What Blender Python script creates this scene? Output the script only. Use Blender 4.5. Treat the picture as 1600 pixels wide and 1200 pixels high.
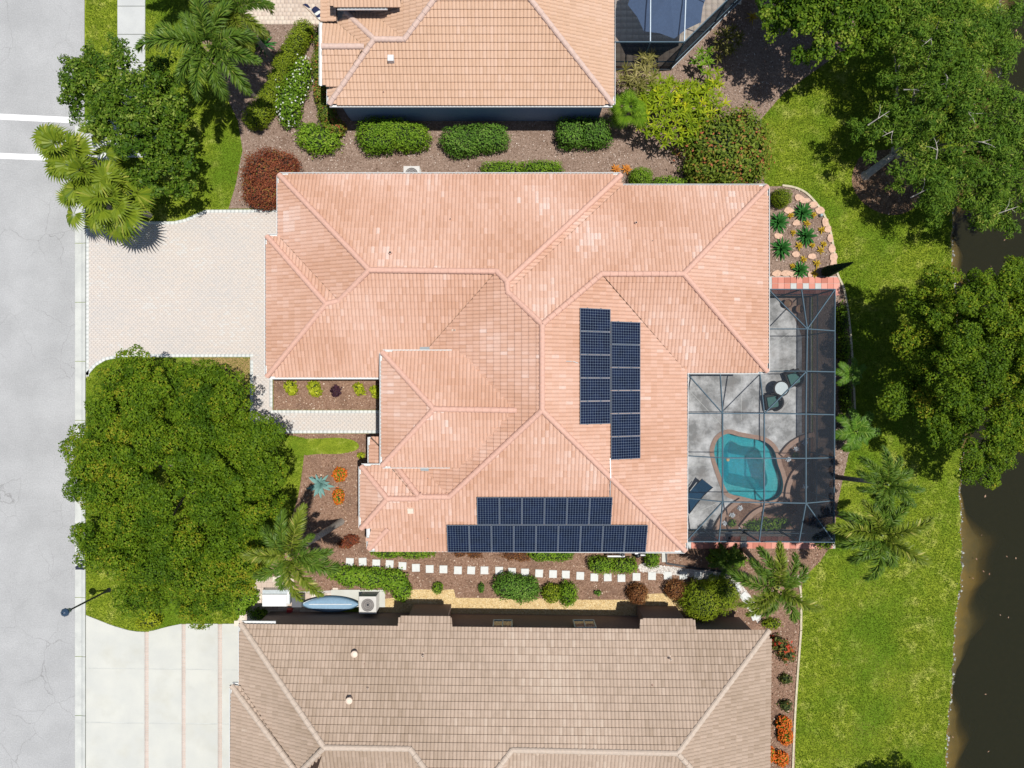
import bpy, bmesh, math, random
import numpy as np
from mathutils import Vector, Matrix
from mathutils.geometry import tessellate_polygon

for _o in list(bpy.data.objects):
    bpy.data.objects.remove(_o, do_unlink=True)
scene = bpy.context.scene
COL = scene.collection
R = math.radians
rnd = random.Random(7)
rng = np.random.default_rng(11)

# ------------------------------------------------------------------ camera: a drone looking straight down
H, F = 37.0, 1130.0            # height in metres, focal length in photo pixels (photo 1600 wide)
cam = bpy.data.cameras.new('camera')
cam.sensor_width = 36.0
cam.lens = F / 1600.0 * 36.0
cam.clip_start = 0.5
cam.clip_end = 2000.0
camo = bpy.data.objects.new('camera', cam)
camo.location = (0, 0, H)
COL.objects.link(camo)
scene.camera = camo

# ------------------------------------------------------------------ sky, sun, exposure
SUN_ELEV, SUN_AZ = R(77.0), R(85.0)        # azimuth clockwise from +Y (north): almost due east
world = bpy.data.worlds.new('World')
scene.world = world
world.use_nodes = True
wn = world.node_tree
sky = wn.nodes.new('ShaderNodeTexSky')
sky.sky_type = 'NISHITA'
sky.sun_disc = False
sky.sun_elevation = SUN_ELEV
sky.sun_rotation = SUN_AZ
sky.air_density = 1.0
sky.dust_density = 0.8
bg = wn.nodes['Background']
bg.inputs['Strength'].default_value = 0.085
wn.links.new(sky.outputs[0], bg.inputs['Color'])
sun = bpy.data.lights.new('sun', 'SUN')
sun.energy = 4.9
sun.angle = R(0.55)
sun.color = (1.0, 0.965, 0.90)
suno = bpy.data.objects.new('sun', sun)
sdir = Vector((math.sin(SUN_AZ) * math.cos(SUN_ELEV), math.cos(SUN_AZ) * math.cos(SUN_ELEV), math.sin(SUN_ELEV)))
suno.rotation_euler = sdir.to_track_quat('Z', 'Y').to_euler()
suno.location = sdir * 60
COL.objects.link(suno)
scene.view_settings.view_transform = 'Standard'
scene.view_settings.look = 'None'
scene.view_settings.exposure = 0.0
scene.view_settings.gamma = 1.0
scene.view_settings.use_curve_mapping = False
scene.render.engine = 'CYCLES'
try:
    scene.cycles.max_bounces = 8
    scene.cycles.transparent_max_bounces = 24
    scene.cycles.diffuse_bounces = 3
    scene.cycles.caustics_reflective = False
    scene.cycles.caustics_refractive = False
except Exception:
    pass

# ------------------------------------------------------------------ measuring helpers
def P(px, py, z=0.0):
    """the point at height z that the photograph shows at (px, py)"""
    k = (H - z) / F
    return Vector(((px - 800) * k, (600 - py) * k, z))
def XY(pts, z=0.0):
    return [tuple(P(a, b, z)[:2]) for a, b in pts]
M0 = H / F                     # metres per photo pixel on the ground

# ------------------------------------------------------------------ scene graph helpers
WL = {}
def tag(o, label=None, cat=None, group=None, kind=None):
    if label: o['label'] = label
    if cat: o['category'] = cat
    if group: o['group'] = group
    if kind: o['kind'] = kind
    return o
def empty(name, loc, label=None, cat=None, group=None, kind=None):
    o = bpy.data.objects.new(name, None)
    o.empty_display_size = 0.3
    o.location = loc
    COL.objects.link(o)
    WL[o] = Vector(loc)
    return tag(o, label, cat, group, kind)
def link(name, me, parent=None, loc=(0, 0, 0), rot=None, scale=None, kind=None):
    """loc in world space; parents are never rotated unless they are leaves"""
    o = bpy.data.objects.new(name, me)
    COL.objects.link(o)
    w = Vector(loc)
    WL[o] = w
    if parent is not None:
        o.parent = parent
        o.location = w - WL[parent]
    else:
        o.location = w
    if rot is not None:
        if isinstance(rot, Matrix):
            o.rotation_euler = rot.to_euler()
        else:
            o.rotation_euler = rot
    if scale is not None:
        o.scale = scale if hasattr(scale, '__len__') else (scale,) * 3
    if kind: o['kind'] = kind
    return o

class MB:
    """collects shapes for ONE mesh"""
    def __init__(self):
        self.v, self.f, self.mi = [], [], []
    def add(self, vs, fs, m=0):
        b = len(self.v)
        self.v += [tuple(x) for x in vs]
        self.f += [tuple(b + i for i in f) for f in fs]
        self.mi += [m] * len(fs)
    def box(self, c, s, rz=0.0, m=0, taper=1.0, mat=None):
        x, y, z = s[0] / 2, s[1] / 2, s[2] / 2
        t = taper
        vs = [(-x, -y, -z), (x, -y, -z), (x, y, -z), (-x, y, -z), (-x * t, -y * t, z), (x * t, -y * t, z), (x * t, y * t, z), (-x * t, y * t, z)]
        Mx = mat if mat is not None else Matrix.Rotation(rz, 3, 'Z')
        vs = [Mx @ Vector(q) + Vector(c) for q in vs]
        self.add(vs, [(3, 2, 1, 0), (4, 5, 6, 7), (0, 1, 5, 4), (1, 2, 6, 5), (2, 3, 7, 6), (3, 0, 4, 7)], m)
    def bar(self, a, b, w, h, m=0):
        a, b = Vector(a), Vector(b)
        d = b - a
        L = d.length
        if L < 1e-6: return
        q = d.to_track_quat('Y', 'Z').to_matrix()
        self.box((a + b) / 2, (w, L, h), m=m, mat=q)
    def cyl(self, c, r, h, n=16, r2=None, m=0, cap=True):
        r2 = r if r2 is None else r2
        c = Vector(c)
        vs = []
        for k in range(n):
            a = 2 * math.pi * k / n
            vs.append(c + Vector((r * math.cos(a), r * math.sin(a), 0)))
        for k in range(n):
            a = 2 * math.pi * k / n
            vs.append(c + Vector((r2 * math.cos(a), r2 * math.sin(a), h)))
        fs = [(k, (k + 1) % n, n + (k + 1) % n, n + k) for k in range(n)]
        if cap:
            fs.append(tuple(range(n, 2 * n)))
            fs.append(tuple(reversed(range(n))))
        self.add(vs, fs, m)
    def tube(self, pts, rad, n=8, m=0, cap=True):
        pts = [Vector(p) for p in pts]
        if not hasattr(rad, '__len__'): rad = [rad] * len(pts)
        vs = []
        for i, p in enumerate(pts):
            d = (pts[min(i + 1, len(pts) - 1)] - pts[max(i - 1, 0)]).normalized()
            q = d.to_track_quat('Z', 'Y').to_matrix()
            for k in range(n):
                a = 2 * math.pi * k / n
                vs.append(p + q @ Vector((rad[i] * math.cos(a), rad[i] * math.sin(a), 0)))
        fs = []
        for i in range(len(pts) - 1):
            for k in range(n):
                fs.append((i * n + k, i * n + (k + 1) % n, (i + 1) * n + (k + 1) % n, (i + 1) * n + k))
        if cap:
            fs.append(tuple(reversed(range(n))))
            fs.append(tuple(range((len(pts) - 1) * n, len(pts) * n)))
        self.add(vs, fs, m)
    def lathe(self, prof, c=(0, 0, 0), n=20, m=0):
        c = Vector(c)
        vs = []
        for r, z in prof:
            for k in range(n):
                a = 2 * math.pi * k / n
                vs.append(c + Vector((r * math.cos(a), r * math.sin(a), z)))
        fs = []
        for i in range(len(prof) - 1):
            for k in range(n):
                fs.append((i * n + k, i * n + (k + 1) % n, (i + 1) * n + (k + 1) % n, (i + 1) * n + k))
        self.add(vs, fs, m)
    def prism(self, poly, z0, z1, m=0, holes=()):
        """poly: xy list (any winding), filled top, side walls"""
        loops = [list(poly)] + [list(h) for h in holes]
        def area(l): return sum(l[i][0] * l[(i + 1) % len(l)][1] - l[(i + 1) % len(l)][0] * l[i][1] for i in range(len(l)))
        loops[0] = loops[0] if area(loops[0]) > 0 else loops[0][::-1]
        for i in range(1, len(loops)):
            loops[i] = loops[i] if area(loops[i]) < 0 else loops[i][::-1]
        flat = [p for l in loops for p in l]
        tris = tessellate_polygon([[Vector((p[0], p[1], 0)) for p in l] for l in loops])
        vs = [(p[0], p[1], z1) for p in flat]
        fs = []
        for t in tris:
            a, b, c = (flat[i] for i in t)
            s = (b[0] - a[0]) * (c[1] - a[1]) - (b[1] - a[1]) * (c[0] - a[0])
            fs.append(tuple(t) if s > 0 else tuple(reversed(t)))
        if z0 is not None:
            nb = len(flat)
            vs += [(p[0], p[1], z0) for p in flat]
            o = 0
            for l in loops:
                n = len(l)
                for i in range(n):
                    j = (i + 1) % n
                    fs.append((nb + o + i, nb + o + j, o + j, o + i))
                o += n
        self.add(vs, fs, m)
    def mesh(self, name, mats, smooth=False):
        me = bpy.data.meshes.new(name)
        me.from_pydata(self.v, [], self.f)
        for mm in (mats if isinstance(mats, (list, tuple)) else [mats]):
            me.materials.append(mm)
        if any(self.mi):
            me.polygons.foreach_set('material_index', self.mi)
        if smooth:
            me.polygons.foreach_set('use_smooth', [True] * len(self.f))
        me.update()
        return me
    def build(self, name, mats, parent=None, kind=None, smooth=False, loc=(0, 0, 0)):
        return link(name, self.mesh(name, mats, smooth), parent, loc, kind=kind)

def np_mesh(name, V, Fq, mat, tint=None, mi=None):
    """fast mesh from arrays: V (n,3), Fq (m,k) all faces with k corners"""
    V = np.asarray(V, np.float32); Fq = np.asarray(Fq, np.int32)
    me = bpy.data.meshes.new(name)
    n, (m, k) = len(V), Fq.shape
    me.vertices.add(n); me.vertices.foreach_set('co', V.ravel())
    me.loops.add(m * k); me.loops.foreach_set('vertex_index', Fq.ravel())
    me.polygons.add(m)
    me.polygons.foreach_set('loop_start', np.arange(0, m * k, k, dtype=np.int32))
    me.polygons.foreach_set('loop_total', np.full(m, k, np.int32))
    for mm in (mat if isinstance(mat, (list, tuple)) else [mat]):
        me.materials.append(mm)
    if mi is not None:
        me.polygons.foreach_set('material_index', np.asarray(mi, np.int32))
    me.update(calc_edges=True)
    if tint is not None:
        a = me.attributes.new('tint', 'FLOAT', 'POINT')
        a.data.foreach_set('value', np.asarray(tint, np.float32))
    return me
def set_tint(me, vals):
    a = me.attributes.new('tint', 'FLOAT', 'POINT')
    a.data.foreach_set('value', np.asarray(vals, np.float32))

def inside(poly, pts):
    """vectorised point in polygon"""
    x, y = pts[:, 0], pts[:, 1]
    c = np.zeros(len(pts), bool)
    n = len(poly)
    j = n - 1
    for i in range(n):
        xi, yi = poly[i]; xj, yj = poly[j]
        if yi != yj:
            c ^= ((yi > y) != (yj > y)) & (x < (xj - xi) * (y - yi) / (yj - yi) + xi)
        j = i
    return c
def scatter(poly, n, holes=()):
    p = np.array(poly)
    lo, hi = p.min(0), p.max(0)
    out = []
    area = 0.5 * abs(np.sum(p[:, 0] * np.roll(p[:, 1], -1) - np.roll(p[:, 0], -1) * p[:, 1]))
    tot = int(n * np.prod(hi - lo) / max(area, 1e-6))
    q = lo + rng.random((tot, 2)) * (hi - lo)
    k = inside(poly, q)
    for h in holes: k &= ~inside(h, q)
    return q[k]
def smooth_poly(pts, n=6):
    """closed Catmull-Rom through pts"""
    out = []
    L = len(pts)
    for i in range(L):
        p0, p1, p2, p3 = (np.array(pts[(i + k) % L], float) for k in (-1, 0, 1, 2))
        for s in range(n):
            t = s / n
            out.append(tuple(0.5 * ((2 * p1) + (-p0 + p2) * t + (2 * p0 - 5 * p1 + 4 * p2 - p3) * t * t + (-p0 + 3 * p1 - 3 * p2 + p3) * t ** 3)))
    return out
def smooth_line(pts, n=6):
    pts = [np.array(p, float) for p in pts]
    out = []
    for i in range(len(pts) - 1):
        p0, p1, p2, p3 = pts[max(i - 1, 0)], pts[i], pts[i + 1], pts[min(i + 2, len(pts) - 1)]
        for s in range(n):
            t = s / n
            out.append(tuple(0.5 * ((2 * p1) + (-p0 + p2) * t + (2 * p0 - 5 * p1 + 4 * p2 - p3) * t * t + (-p0 + 3 * p1 - 3 * p2 + p3) * t ** 3)))
    out.append(tuple(pts[-1]))
    return out
def band(line, w0, w1):
    """polygon of a strip beside a polyline: offsets w0 and w1 to the left of travel"""
    L = [Vector((p[0], p[1])) for p in line]
    A, B = [], []
    for i, p in enumerate(L):
        d = (L[min(i + 1, len(L) - 1)] - L[max(i - 1, 0)]).normalized()
        nrm = Vector((-d.y, d.x))
        A.append(tuple(p + nrm * w0)); B.append(tuple(p + nrm * w1))
    return A + B[::-1]
ORD = ('first second third fourth fifth sixth seventh eighth ninth tenth eleventh twelfth thirteenth fourteenth fifteenth sixteenth seventeenth '
       'eighteenth nineteenth twentieth twenty-first twenty-second twenty-third twenty-fourth twenty-fifth twenty-sixth twenty-seventh twenty-eighth').split()

# ------------------------------------------------------------------ materials
MT = {}
def nodes(name):
    m = bpy.data.materials.new(name)
    m.use_nodes = True
    MT[name] = m
    nt = m.node_tree
    return m, nt, nt.nodes['Principled BSDF'], nt.nodes['Material Output']
def N(nt, t, **kw):
    n = nt.nodes.new(t)
    for k, v in kw.items():
        if k in n.inputs: n.inputs[k].default_value = v
        else: setattr(n, k, v)
    return n
def mixc(nt, a, b, fac):
    n = nt.nodes.new('ShaderNodeMix'); n.data_type = 'RGBA'
    for sock, v in ((n.inputs[6], a), (n.inputs[7], b)):
        if isinstance(v, (tuple, list)): sock.default_value = (*v[:3], 1)
        else: nt.links.new(v, sock)
    if isinstance(fac, (int, float)): n.inputs[0].default_value = fac
    else: nt.links.new(fac, n.inputs[0])
    return n.outputs[2]
def ramp(nt, src, p0, p1, c0=(0, 0, 0), c1=(1, 1, 1)):
    n = nt.nodes.new('ShaderNodeValToRGB')
    e = n.color_ramp.elements
    e[0].position, e[1].position = p0, p1
    e[0].color, e[1].color = (*c0, 1), (*c1, 1)
    nt.links.new(src, n.inputs[0])
    return n.outputs[0]
def pos(nt, sc=(1, 1, 1)):
    g = nt.nodes.new('ShaderNodeNewGeometry')
    if sc == (1, 1, 1): return g.outputs['Position']
    mp = nt.nodes.new('ShaderNodeMapping'); mp.inputs['Scale'].default_value = sc
    nt.links.new(g.outputs['Position'], mp.inputs[0])
    return mp.outputs[0]
def noise(nt, vec, scale, detail=4, rough=0.55):
    n = N(nt, 'ShaderNodeTexNoise'); n.inputs['Scale'].default_value = scale
    n.inputs['Detail'].default_value = detail; n.inputs['Roughness'].default_value = rough
    nt.links.new(vec, n.inputs['Vector'])
    return n.outputs[0]
def bump(nt, bs, h, strength, dist):
    b = N(nt, 'ShaderNodeBump'); b.inputs['Strength'].default_value = strength; b.inputs['Distance'].default_value = dist
    nt.links.new(h, b.inputs['Height']); nt.links.new(b.outputs[0], bs.inputs['Normal'])
def surf(name, c1, c2, scale=3.0, rough=0.85, c3=None, scale3=0.6, p3=(0.5, 0.7), fine=0.12, fscale=60.0, bstr=0.3, bscale=40.0, bdist=0.02, spec=0.3, lo=0.35, hi=0.65):
    """two-tone mottled surface with an optional third large patchy tone and fine grain"""
    m, nt, bs, out = nodes(name)
    v = pos(nt)
    c = mixc(nt, c1, c2, ramp(nt, noise(nt, v, scale), lo, hi))
    if c3: c = mixc(nt, c, c3, ramp(nt, noise(nt, v, scale3, 5), *p3))
    if fine:
        g = noise(nt, v, fscale, 2)
        f = ramp(nt, g, 0.3, 0.7, (1 - fine,) * 3, (1 + fine,) * 3)
        mm = nt.nodes.new('ShaderNodeMix'); mm.data_type = 'RGBA'; mm.blend_type = 'MULTIPLY'; mm.inputs[0].default_value = 1
        nt.links.new(c, mm.inputs[6]); nt.links.new(f, mm.inputs[7]); c = mm.outputs[2]
    nt.links.new(c, bs.inputs['Base Color'])
    bs.inputs['Roughness'].default_value = rough
    bs.inputs['Specular IOR Level'].default_value = spec
    if bstr: bump(nt, bs, noise(nt, v, bscale, 3), bstr, bdist)
    return m
def plain(name, c, rough=0.6, metal=0.0, spec=0.4, var=0.08):
    m, nt, bs, out = nodes(name)
    v = pos(nt)
    k = ramp(nt, noise(nt, v, 9.0, 4), 0.3, 0.7, tuple(x * (1 - var) for x in c), tuple(min(1, x * (1 + var)) for x in c))
    nt.links.new(k, bs.inputs['Base Color'])
    bs.inputs['Roughness'].default_value = rough; bs.inputs['Metallic'].default_value = metal
    bs.inputs['Specular IOR Level'].default_value = spec
    return m
def foliage(name, dark, light, third=None, trans=0.3, rough=0.55, spec=0.12):
    """leaf colour from each leaf's own tint, some light passing through"""
    m, nt, bs, out = nodes(name)
    at = N(nt, 'ShaderNodeAttribute'); at.attribute_name = 'tint'
    if third is None:
        c = mixc(nt, dark, light, at.outputs['Fac'])
    else:
        r = nt.nodes.new('ShaderNodeValToRGB')
        e = r.color_ramp.elements
        e[0].position, e[0].color = 0.0, (*dark, 1)
        e[1].position, e[1].color = 0.72, (*light, 1)
        k = e.new(1.0); k.color = (*third, 1)
        nt.links.new(at.outputs['Fac'], r.inputs[0]); c = r.outputs[0]
    nt.links.new(c, bs.inputs['Base Color'])
    bs.inputs['Roughness'].default_value = rough; bs.inputs['Specular IOR Level'].default_value = spec
    tr = N(nt, 'ShaderNodeBsdfTranslucent'); nt.links.new(c, tr.inputs[0])
    mx = N(nt, 'ShaderNodeMixShader'); mx.inputs[0].default_value = trans
    nt.links.new(bs.outputs[0], mx.inputs[1]); nt.links.new(tr.outputs[0], mx.inputs[2]); nt.links.new(mx.outputs[0], out.inputs[0])
    return m
def tilemat(name, stops, grime, rough=0.75):
    m, nt, bs, out = nodes(name)
    at = N(nt, 'ShaderNodeAttribute'); at.attribute_name = 'tint'
    r = nt.nodes.new('ShaderNodeValToRGB')
    e = r.color_ramp.elements
    e[0].position, e[0].color = stops[0][0], (*stops[0][1], 1)
    e[1].position, e[1].color = stops[-1][0], (*stops[-1][1], 1)
    for p, c in stops[1:-1]:
        k = e.new(p); k.color = (*c, 1)
    nt.links.new(at.outputs['Fac'], r.inputs[0])
    v = pos(nt)
    c = mixc(nt, r.outputs[0], grime, ramp(nt, noise(nt, v, 5.0, 8, 0.65), 0.50, 0.85, (0, 0, 0), (0.4, 0.4, 0.4)))
    f = ramp(nt, noise(nt, v, 45.0, 2), 0.3, 0.7, (0.9,) * 3, (1.1,) * 3)
    mm = nt.nodes.new('ShaderNodeMix'); mm.data_type = 'RGBA'; mm.blend_type = 'MULTIPLY'; mm.inputs[0].default_value = 1
    nt.links.new(c, mm.inputs[6]); nt.links.new(f, mm.inputs[7])
    nt.links.new(mm.outputs[2], bs.inputs['Base Color'])
    bs.inputs['Roughness'].default_value = rough; bs.inputs['Specular IOR Level'].default_value = 0.25
    return m

# ground and paving
def grass_mat():
    m, nt, bs, out = nodes('lawn')
    v = pos(nt)
    c = mixc(nt, (0.132, 0.182, 0.012), (0.225, 0.275, 0.023), ramp(nt, noise(nt, v, 2.2, 6, 0.65), 0.36, 0.64))
    c = mixc(nt, c, (0.44, 0.43, 0.12), ramp(nt, noise(nt, v, 1.1, 8, 0.72), 0.52, 0.74))
    c = mixc(nt, c, (0.105, 0.180, 0.011), ramp(nt, noise(nt, v, 0.30, 6), 0.46, 0.64))
    f = ramp(nt, noise(nt, v, 22.0, 3), 0.3, 0.7, (0.72,) * 3, (1.25,) * 3)
    mm = nt.nodes.new('ShaderNodeMix'); mm.data_type = 'RGBA'; mm.blend_type = 'MULTIPLY'; mm.inputs[0].default_value = 1
    nt.links.new(c, mm.inputs[6]); nt.links.new(f, mm.inputs[7])
    nt.links.new(mm.outputs[2], bs.inputs['Base Color'])
    bs.inputs['Roughness'].default_value = 0.9; bs.inputs['Specular IOR Level'].default_value = 0.1
    bump(nt, bs, noise(nt, v, 30.0, 3), 0.6, 0.03)
    return m
grass_mat()
def road_mat():
    m, nt, bs, out = nodes('asphalt')
    v = pos(nt)
    c = mixc(nt, (0.338, 0.340, 0.342), (0.398, 0.400, 0.402), ramp(nt, noise(nt, v, 0.5, 8, 0.6), 0.35, 0.65))
    g = ramp(nt, noise(nt, v, 16.0, 6, 0.75), 0.32, 0.68, (0.80,) * 3, (1.16,) * 3)
    mm = nt.nodes.new('ShaderNodeMix'); mm.data_type = 'RGBA'; mm.blend_type = 'MULTIPLY'; mm.inputs[0].default_value = 1
    nt.links.new(c, mm.inputs[6]); nt.links.new(g, mm.inputs[7]); c = mm.outputs[2]
    # a net of thin cracks, bent by noise
    wv = nt.nodes.new('ShaderNodeVectorMath'); wv.operation = 'ADD'
    nn = N(nt, 'ShaderNodeTexNoise'); nn.inputs['Scale'].default_value = 0.9; nn.inputs['Detail'].default_value = 5
    nt.links.new(v, nn.inputs['Vector'])
    sc = nt.nodes.new('ShaderNodeVectorMath'); sc.operation = 'SCALE'; sc.inputs['Scale'].default_value = 0.8
    nt.links.new(nn.outputs['Color'], sc.inputs[0]); nt.links.new(v, wv.inputs[0]); nt.links.new(sc.outputs[0], wv.inputs[1])
    vo = N(nt, 'ShaderNodeTexVoronoi'); vo.feature = 'DISTANCE_TO_EDGE'; vo.inputs['Scale'].default_value = 0.5
    nt.links.new(wv.outputs[0], vo.inputs['Vector'])
    ck = ramp(nt, vo.outputs['Distance'], 0.002, 0.0055, (1, 1, 1), (0, 0, 0))
    gate = ramp(nt, noise(nt, v, 0.22, 2), 0.42, 0.56)
    mu = nt.nodes.new('ShaderNodeMath'); mu.operation = 'MULTIPLY'
    nt.links.new(ck, mu.inputs[0]); nt.links.new(gate, mu.inputs[1])
    m2 = nt.nodes.new('ShaderNodeMath'); m2.operation = 'MULTIPLY'; m2.inputs[1].default_value = 0.6
    nt.links.new(mu.outputs[0], m2.inputs[0])
    c = mixc(nt, c, (0.16, 0.155, 0.15), m2.outputs[0])
    nt.links.new(c, bs.inputs['Base Color'])
    bs.inputs['Roughness'].default_value = 0.9; bs.inputs['Specular IOR Level'].default_value = 0.2
    bump(nt, bs, noise(nt, v, 60.0, 2), 0.3, 0.01)
    return m
road_mat()
surf('gutter', (0.52, 0.53, 0.50), (0.44, 0.45, 0.43), 1.6, c3=(0.30, 0.30, 0.29), scale3=1.2, p3=(0.62, 0.9))
surf('concrete', (0.535, 0.535, 0.49), (0.48, 0.485, 0.455), 0.7, c3=(0.44, 0.43, 0.37), scale3=0.6, p3=(0.52, 0.85), fine=0.05)
surf('sidewalk', (0.50, 0.51, 0.50), (0.45, 0.46, 0.455), 1.2, c3=(0.40, 0.39, 0.36), scale3=0.9, p3=(0.55, 0.85), fine=0.06)
surf('mulch', (0.19, 0.105, 0.068), (0.30, 0.19, 0.135), 9.0, c3=(0.13, 0.075, 0.05), scale3=0.8, p3=(0.5, 0.75), fine=0.35, fscale=26.0, bstr=0.9, bscale=24.0, bdist=0.04)
surf('grey_mulch', (0.20, 0.135, 0.10), (0.30, 0.215, 0.17), 9.0, c3=(0.16, 0.10, 0.07), scale3=0.9, p3=(0.5, 0.75), fine=0.35, fscale=26.0, bstr=0.9, bscale=24.0, bdist=0.04)
surf('litter', (0.20, 0.12, 0.065), (0.11, 0.07, 0.045), 5.0, c3=(0.36, 0.22, 0.13), scale3=2.5, fine=0.4, fscale=20.0, bstr=0.9, bscale=20.0)
surf('soil', (0.34, 0.235, 0.095), (0.25, 0.17, 0.07), 4.0, c3=(0.20, 0.19, 0.04), scale3=1.2, fine=0.3)
surf('tan_gravel', (0.52, 0.37, 0.17), (0.64, 0.50, 0.28), 8.0, c3=(0.40, 0.26, 0.10), scale3=2.0, p3=(0.5, 0.8), fine=0.3, fscale=24.0, bstr=0.8, bscale=24.0, bdist=0.03)
surf('white_gravel', (0.62, 0.58, 0.54), (0.40, 0.35, 0.31), 7.0, fine=0.35, fscale=24.0, bstr=0.8, bscale=24.0, bdist=0.03)
surf('joint_sand', (0.50, 0.455, 0.42), (0.45, 0.41, 0.38), 3.0)
def tinted(name, stops, rough=0.85, fine=0.08, fs=50.0):
    m, nt, bs, out = nodes(name)
    at = N(nt, 'ShaderNodeAttribute'); at.attribute_name = 'tint'
    r = nt.nodes.new('ShaderNodeValToRGB'); e = r.color_ramp.elements
    e[0].position, e[0].color = stops[0][0], (*stops[0][1], 1)
    e[1].position, e[1].color = stops[-1][0], (*stops[-1][1], 1)
    for p, c in stops[1:-1]:
        k = e.new(p); k.color = (*c, 1)
    nt.links.new(at.outputs['Fac'], r.inputs[0])
    f = ramp(nt, noise(nt, pos(nt), fs, 2), 0.3, 0.7, (1 - fine,) * 3, (1 + fine,) * 3)
    mm = nt.nodes.new('ShaderNodeMix'); mm.data_type = 'RGBA'; mm.blend_type = 'MULTIPLY'; mm.inputs[0].default_value = 1
    nt.links.new(r.outputs[0], mm.inputs[6]); nt.links.new(f, mm.inputs[7])
    nt.links.new(mm.outputs[2], bs.inputs['Base Color'])
    bs.inputs['Roughness'].default_value = rough; bs.inputs['Specular IOR Level'].default_value = 0.2
    return m
tinted('paver', [(0, (0.525, 0.495, 0.47)), (0.5, (0.56, 0.512, 0.472)), (0.8, (0.575, 0.515, 0.465)), (1, (0.57, 0.545, 0.515))])
tinted('paver_edge', [(0, (0.58, 0.60, 0.58)), (1, (0.66, 0.67, 0.64))])
tinted('patio_paver', [(0, (0.50, 0.40, 0.33)), (0.5, (0.60, 0.50, 0.42)), (1, (0.66, 0.58, 0.48))])
tinted('brick', [(0, (0.50, 0.41, 0.355)), (1, (0.58, 0.48, 0.42))])
tinted('wood_chip', [(0, (0.11, 0.06, 0.036)), (0.5, (0.25, 0.15, 0.10)), (0.8, (0.38, 0.25, 0.17)), (1, (0.56, 0.45, 0.36))])
tinted('grey_chip', [(0, (0.12, 0.075, 0.05)), (0.5, (0.28, 0.195, 0.15)), (0.8, (0.41, 0.31, 0.255)), (1, (0.58, 0.50, 0.44))])
tinted('pebble', [(0, (0.38, 0.24, 0.10)), (0.5, (0.58, 0.42, 0.20)), (1, (0.76, 0.64, 0.42))])
tinted('white_pebble', [(0, (0.32, 0.27, 0.23)), (0.5, (0.60, 0.56, 0.52)), (1, (0.80, 0.78, 0.74))])
tinted('shore_rock', [(0, (0.16, 0.16, 0.14)), (0.5, (0.30, 0.31, 0.29)), (1, (0.50, 0.51, 0.48))])
tinted('red_paver', [(0, (0.44, 0.165, 0.12)), (0.5, (0.56, 0.23, 0.175)), (1, (0.62, 0.30, 0.24))])
foliage('grass_blade', (0.085, 0.155, 0.010), (0.195, 0.270, 0.021), (0.42, 0.42, 0.10), trans=0.28)
plain('road_paint', (0.70, 0.70, 0.70), 0.6, var=0.06)
plain('number_paint', (0.012, 0.016, 0.035), 0.6)
plain('stepping_stone', (0.57, 0.58, 0.56), 0.8, var=0.06)
plain('edging', (0.48, 0.42, 0.30), 0.9, var=0.2)
plain('black_edging', (0.02, 0.02, 0.025), 0.6)
plain('flat_stone', (0.55, 0.36, 0.26), 0.85, var=0.2)
# houses
tilemat('tile_coral', [(0, (0.4929, 0.2826, 0.1929)), (0.35, (0.5487, 0.3327, 0.2427)), (0.7, (0.5906, 0.3783, 0.2916)), (1.0, (0.6417, 0.4740, 0.4045))], (0.4371, 0.2370, 0.1693))
tilemat('tile_sand', [(0, (0.4851, 0.3132, 0.2117)), (0.5, (0.5380, 0.3523, 0.2446)), (1.0, (0.5821, 0.4002, 0.3011))], (0.4145, 0.2697, 0.1882))
tilemat('tile_brown', [(0, (0.3218, 0.2398, 0.1766)), (0.4, (0.3843, 0.2921, 0.2239)), (0.75, (0.4290, 0.3270, 0.2541)), (1.0, (0.4737, 0.3750, 0.2971))], (0.2324, 0.1744, 0.1335))
plain('underlay', (0.10, 0.065, 0.05), 0.95)
plain('cap_coral', (0.5859, 0.3510, 0.2728), 0.75, var=0.08)
plain('cap_sand', (0.5468, 0.4002, 0.3387), 0.75, var=0.1)
plain('cap_brown', (0.4827, 0.3924, 0.3186), 0.75, var=0.1)
plain('white_metal', (0.62, 0.63, 0.63), 0.6)
plain('cream_wall', (0.60, 0.50, 0.41), 0.9)
plain('blue_wall', (0.20, 0.28, 0.42), 0.9)
plain('taupe_wall', (0.235, 0.175, 0.15), 0.9)
plain('soffit', (0.55, 0.52, 0.48), 0.9)
plain('flashing', (0.50, 0.55, 0.56), 0.4, 0.4)
plain('vent_paint', (0.62, 0.40, 0.31), 0.6)
plain('vent_cream', (0.72, 0.58, 0.47), 0.6)
plain('dark_hole', (0.01, 0.01, 0.012), 0.8)
m, nt, bs, out = nodes('window_glass'); bs.inputs['Base Color'].default_value = (0.02, 0.04, 0.06, 1); bs.inputs['Roughness'].default_value = 0.06
plain('window_frame', (0.50, 0.62, 0.60), 0.4)
# solar
m, nt, bs, out = nodes('solar_cell')
cc = mixc(nt, (0.003, 0.006, 0.020), (0.006, 0.012, 0.038), ramp(nt, noise(nt, pos(nt), 3.0, 2), 0.35, 0.65))
nt.links.new(cc, bs.inputs['Base Color']); bs.inputs['Roughness'].default_value = 0.25; bs.inputs['Specular IOR Level'].default_value = 0.25
plain('solar_back', (0.095, 0.13, 0.185), 0.5)
plain('solar_frame', (0.12, 0.145, 0.185), 0.6)
plain('rail', (0.03, 0.03, 0.035), 0.5)
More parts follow.
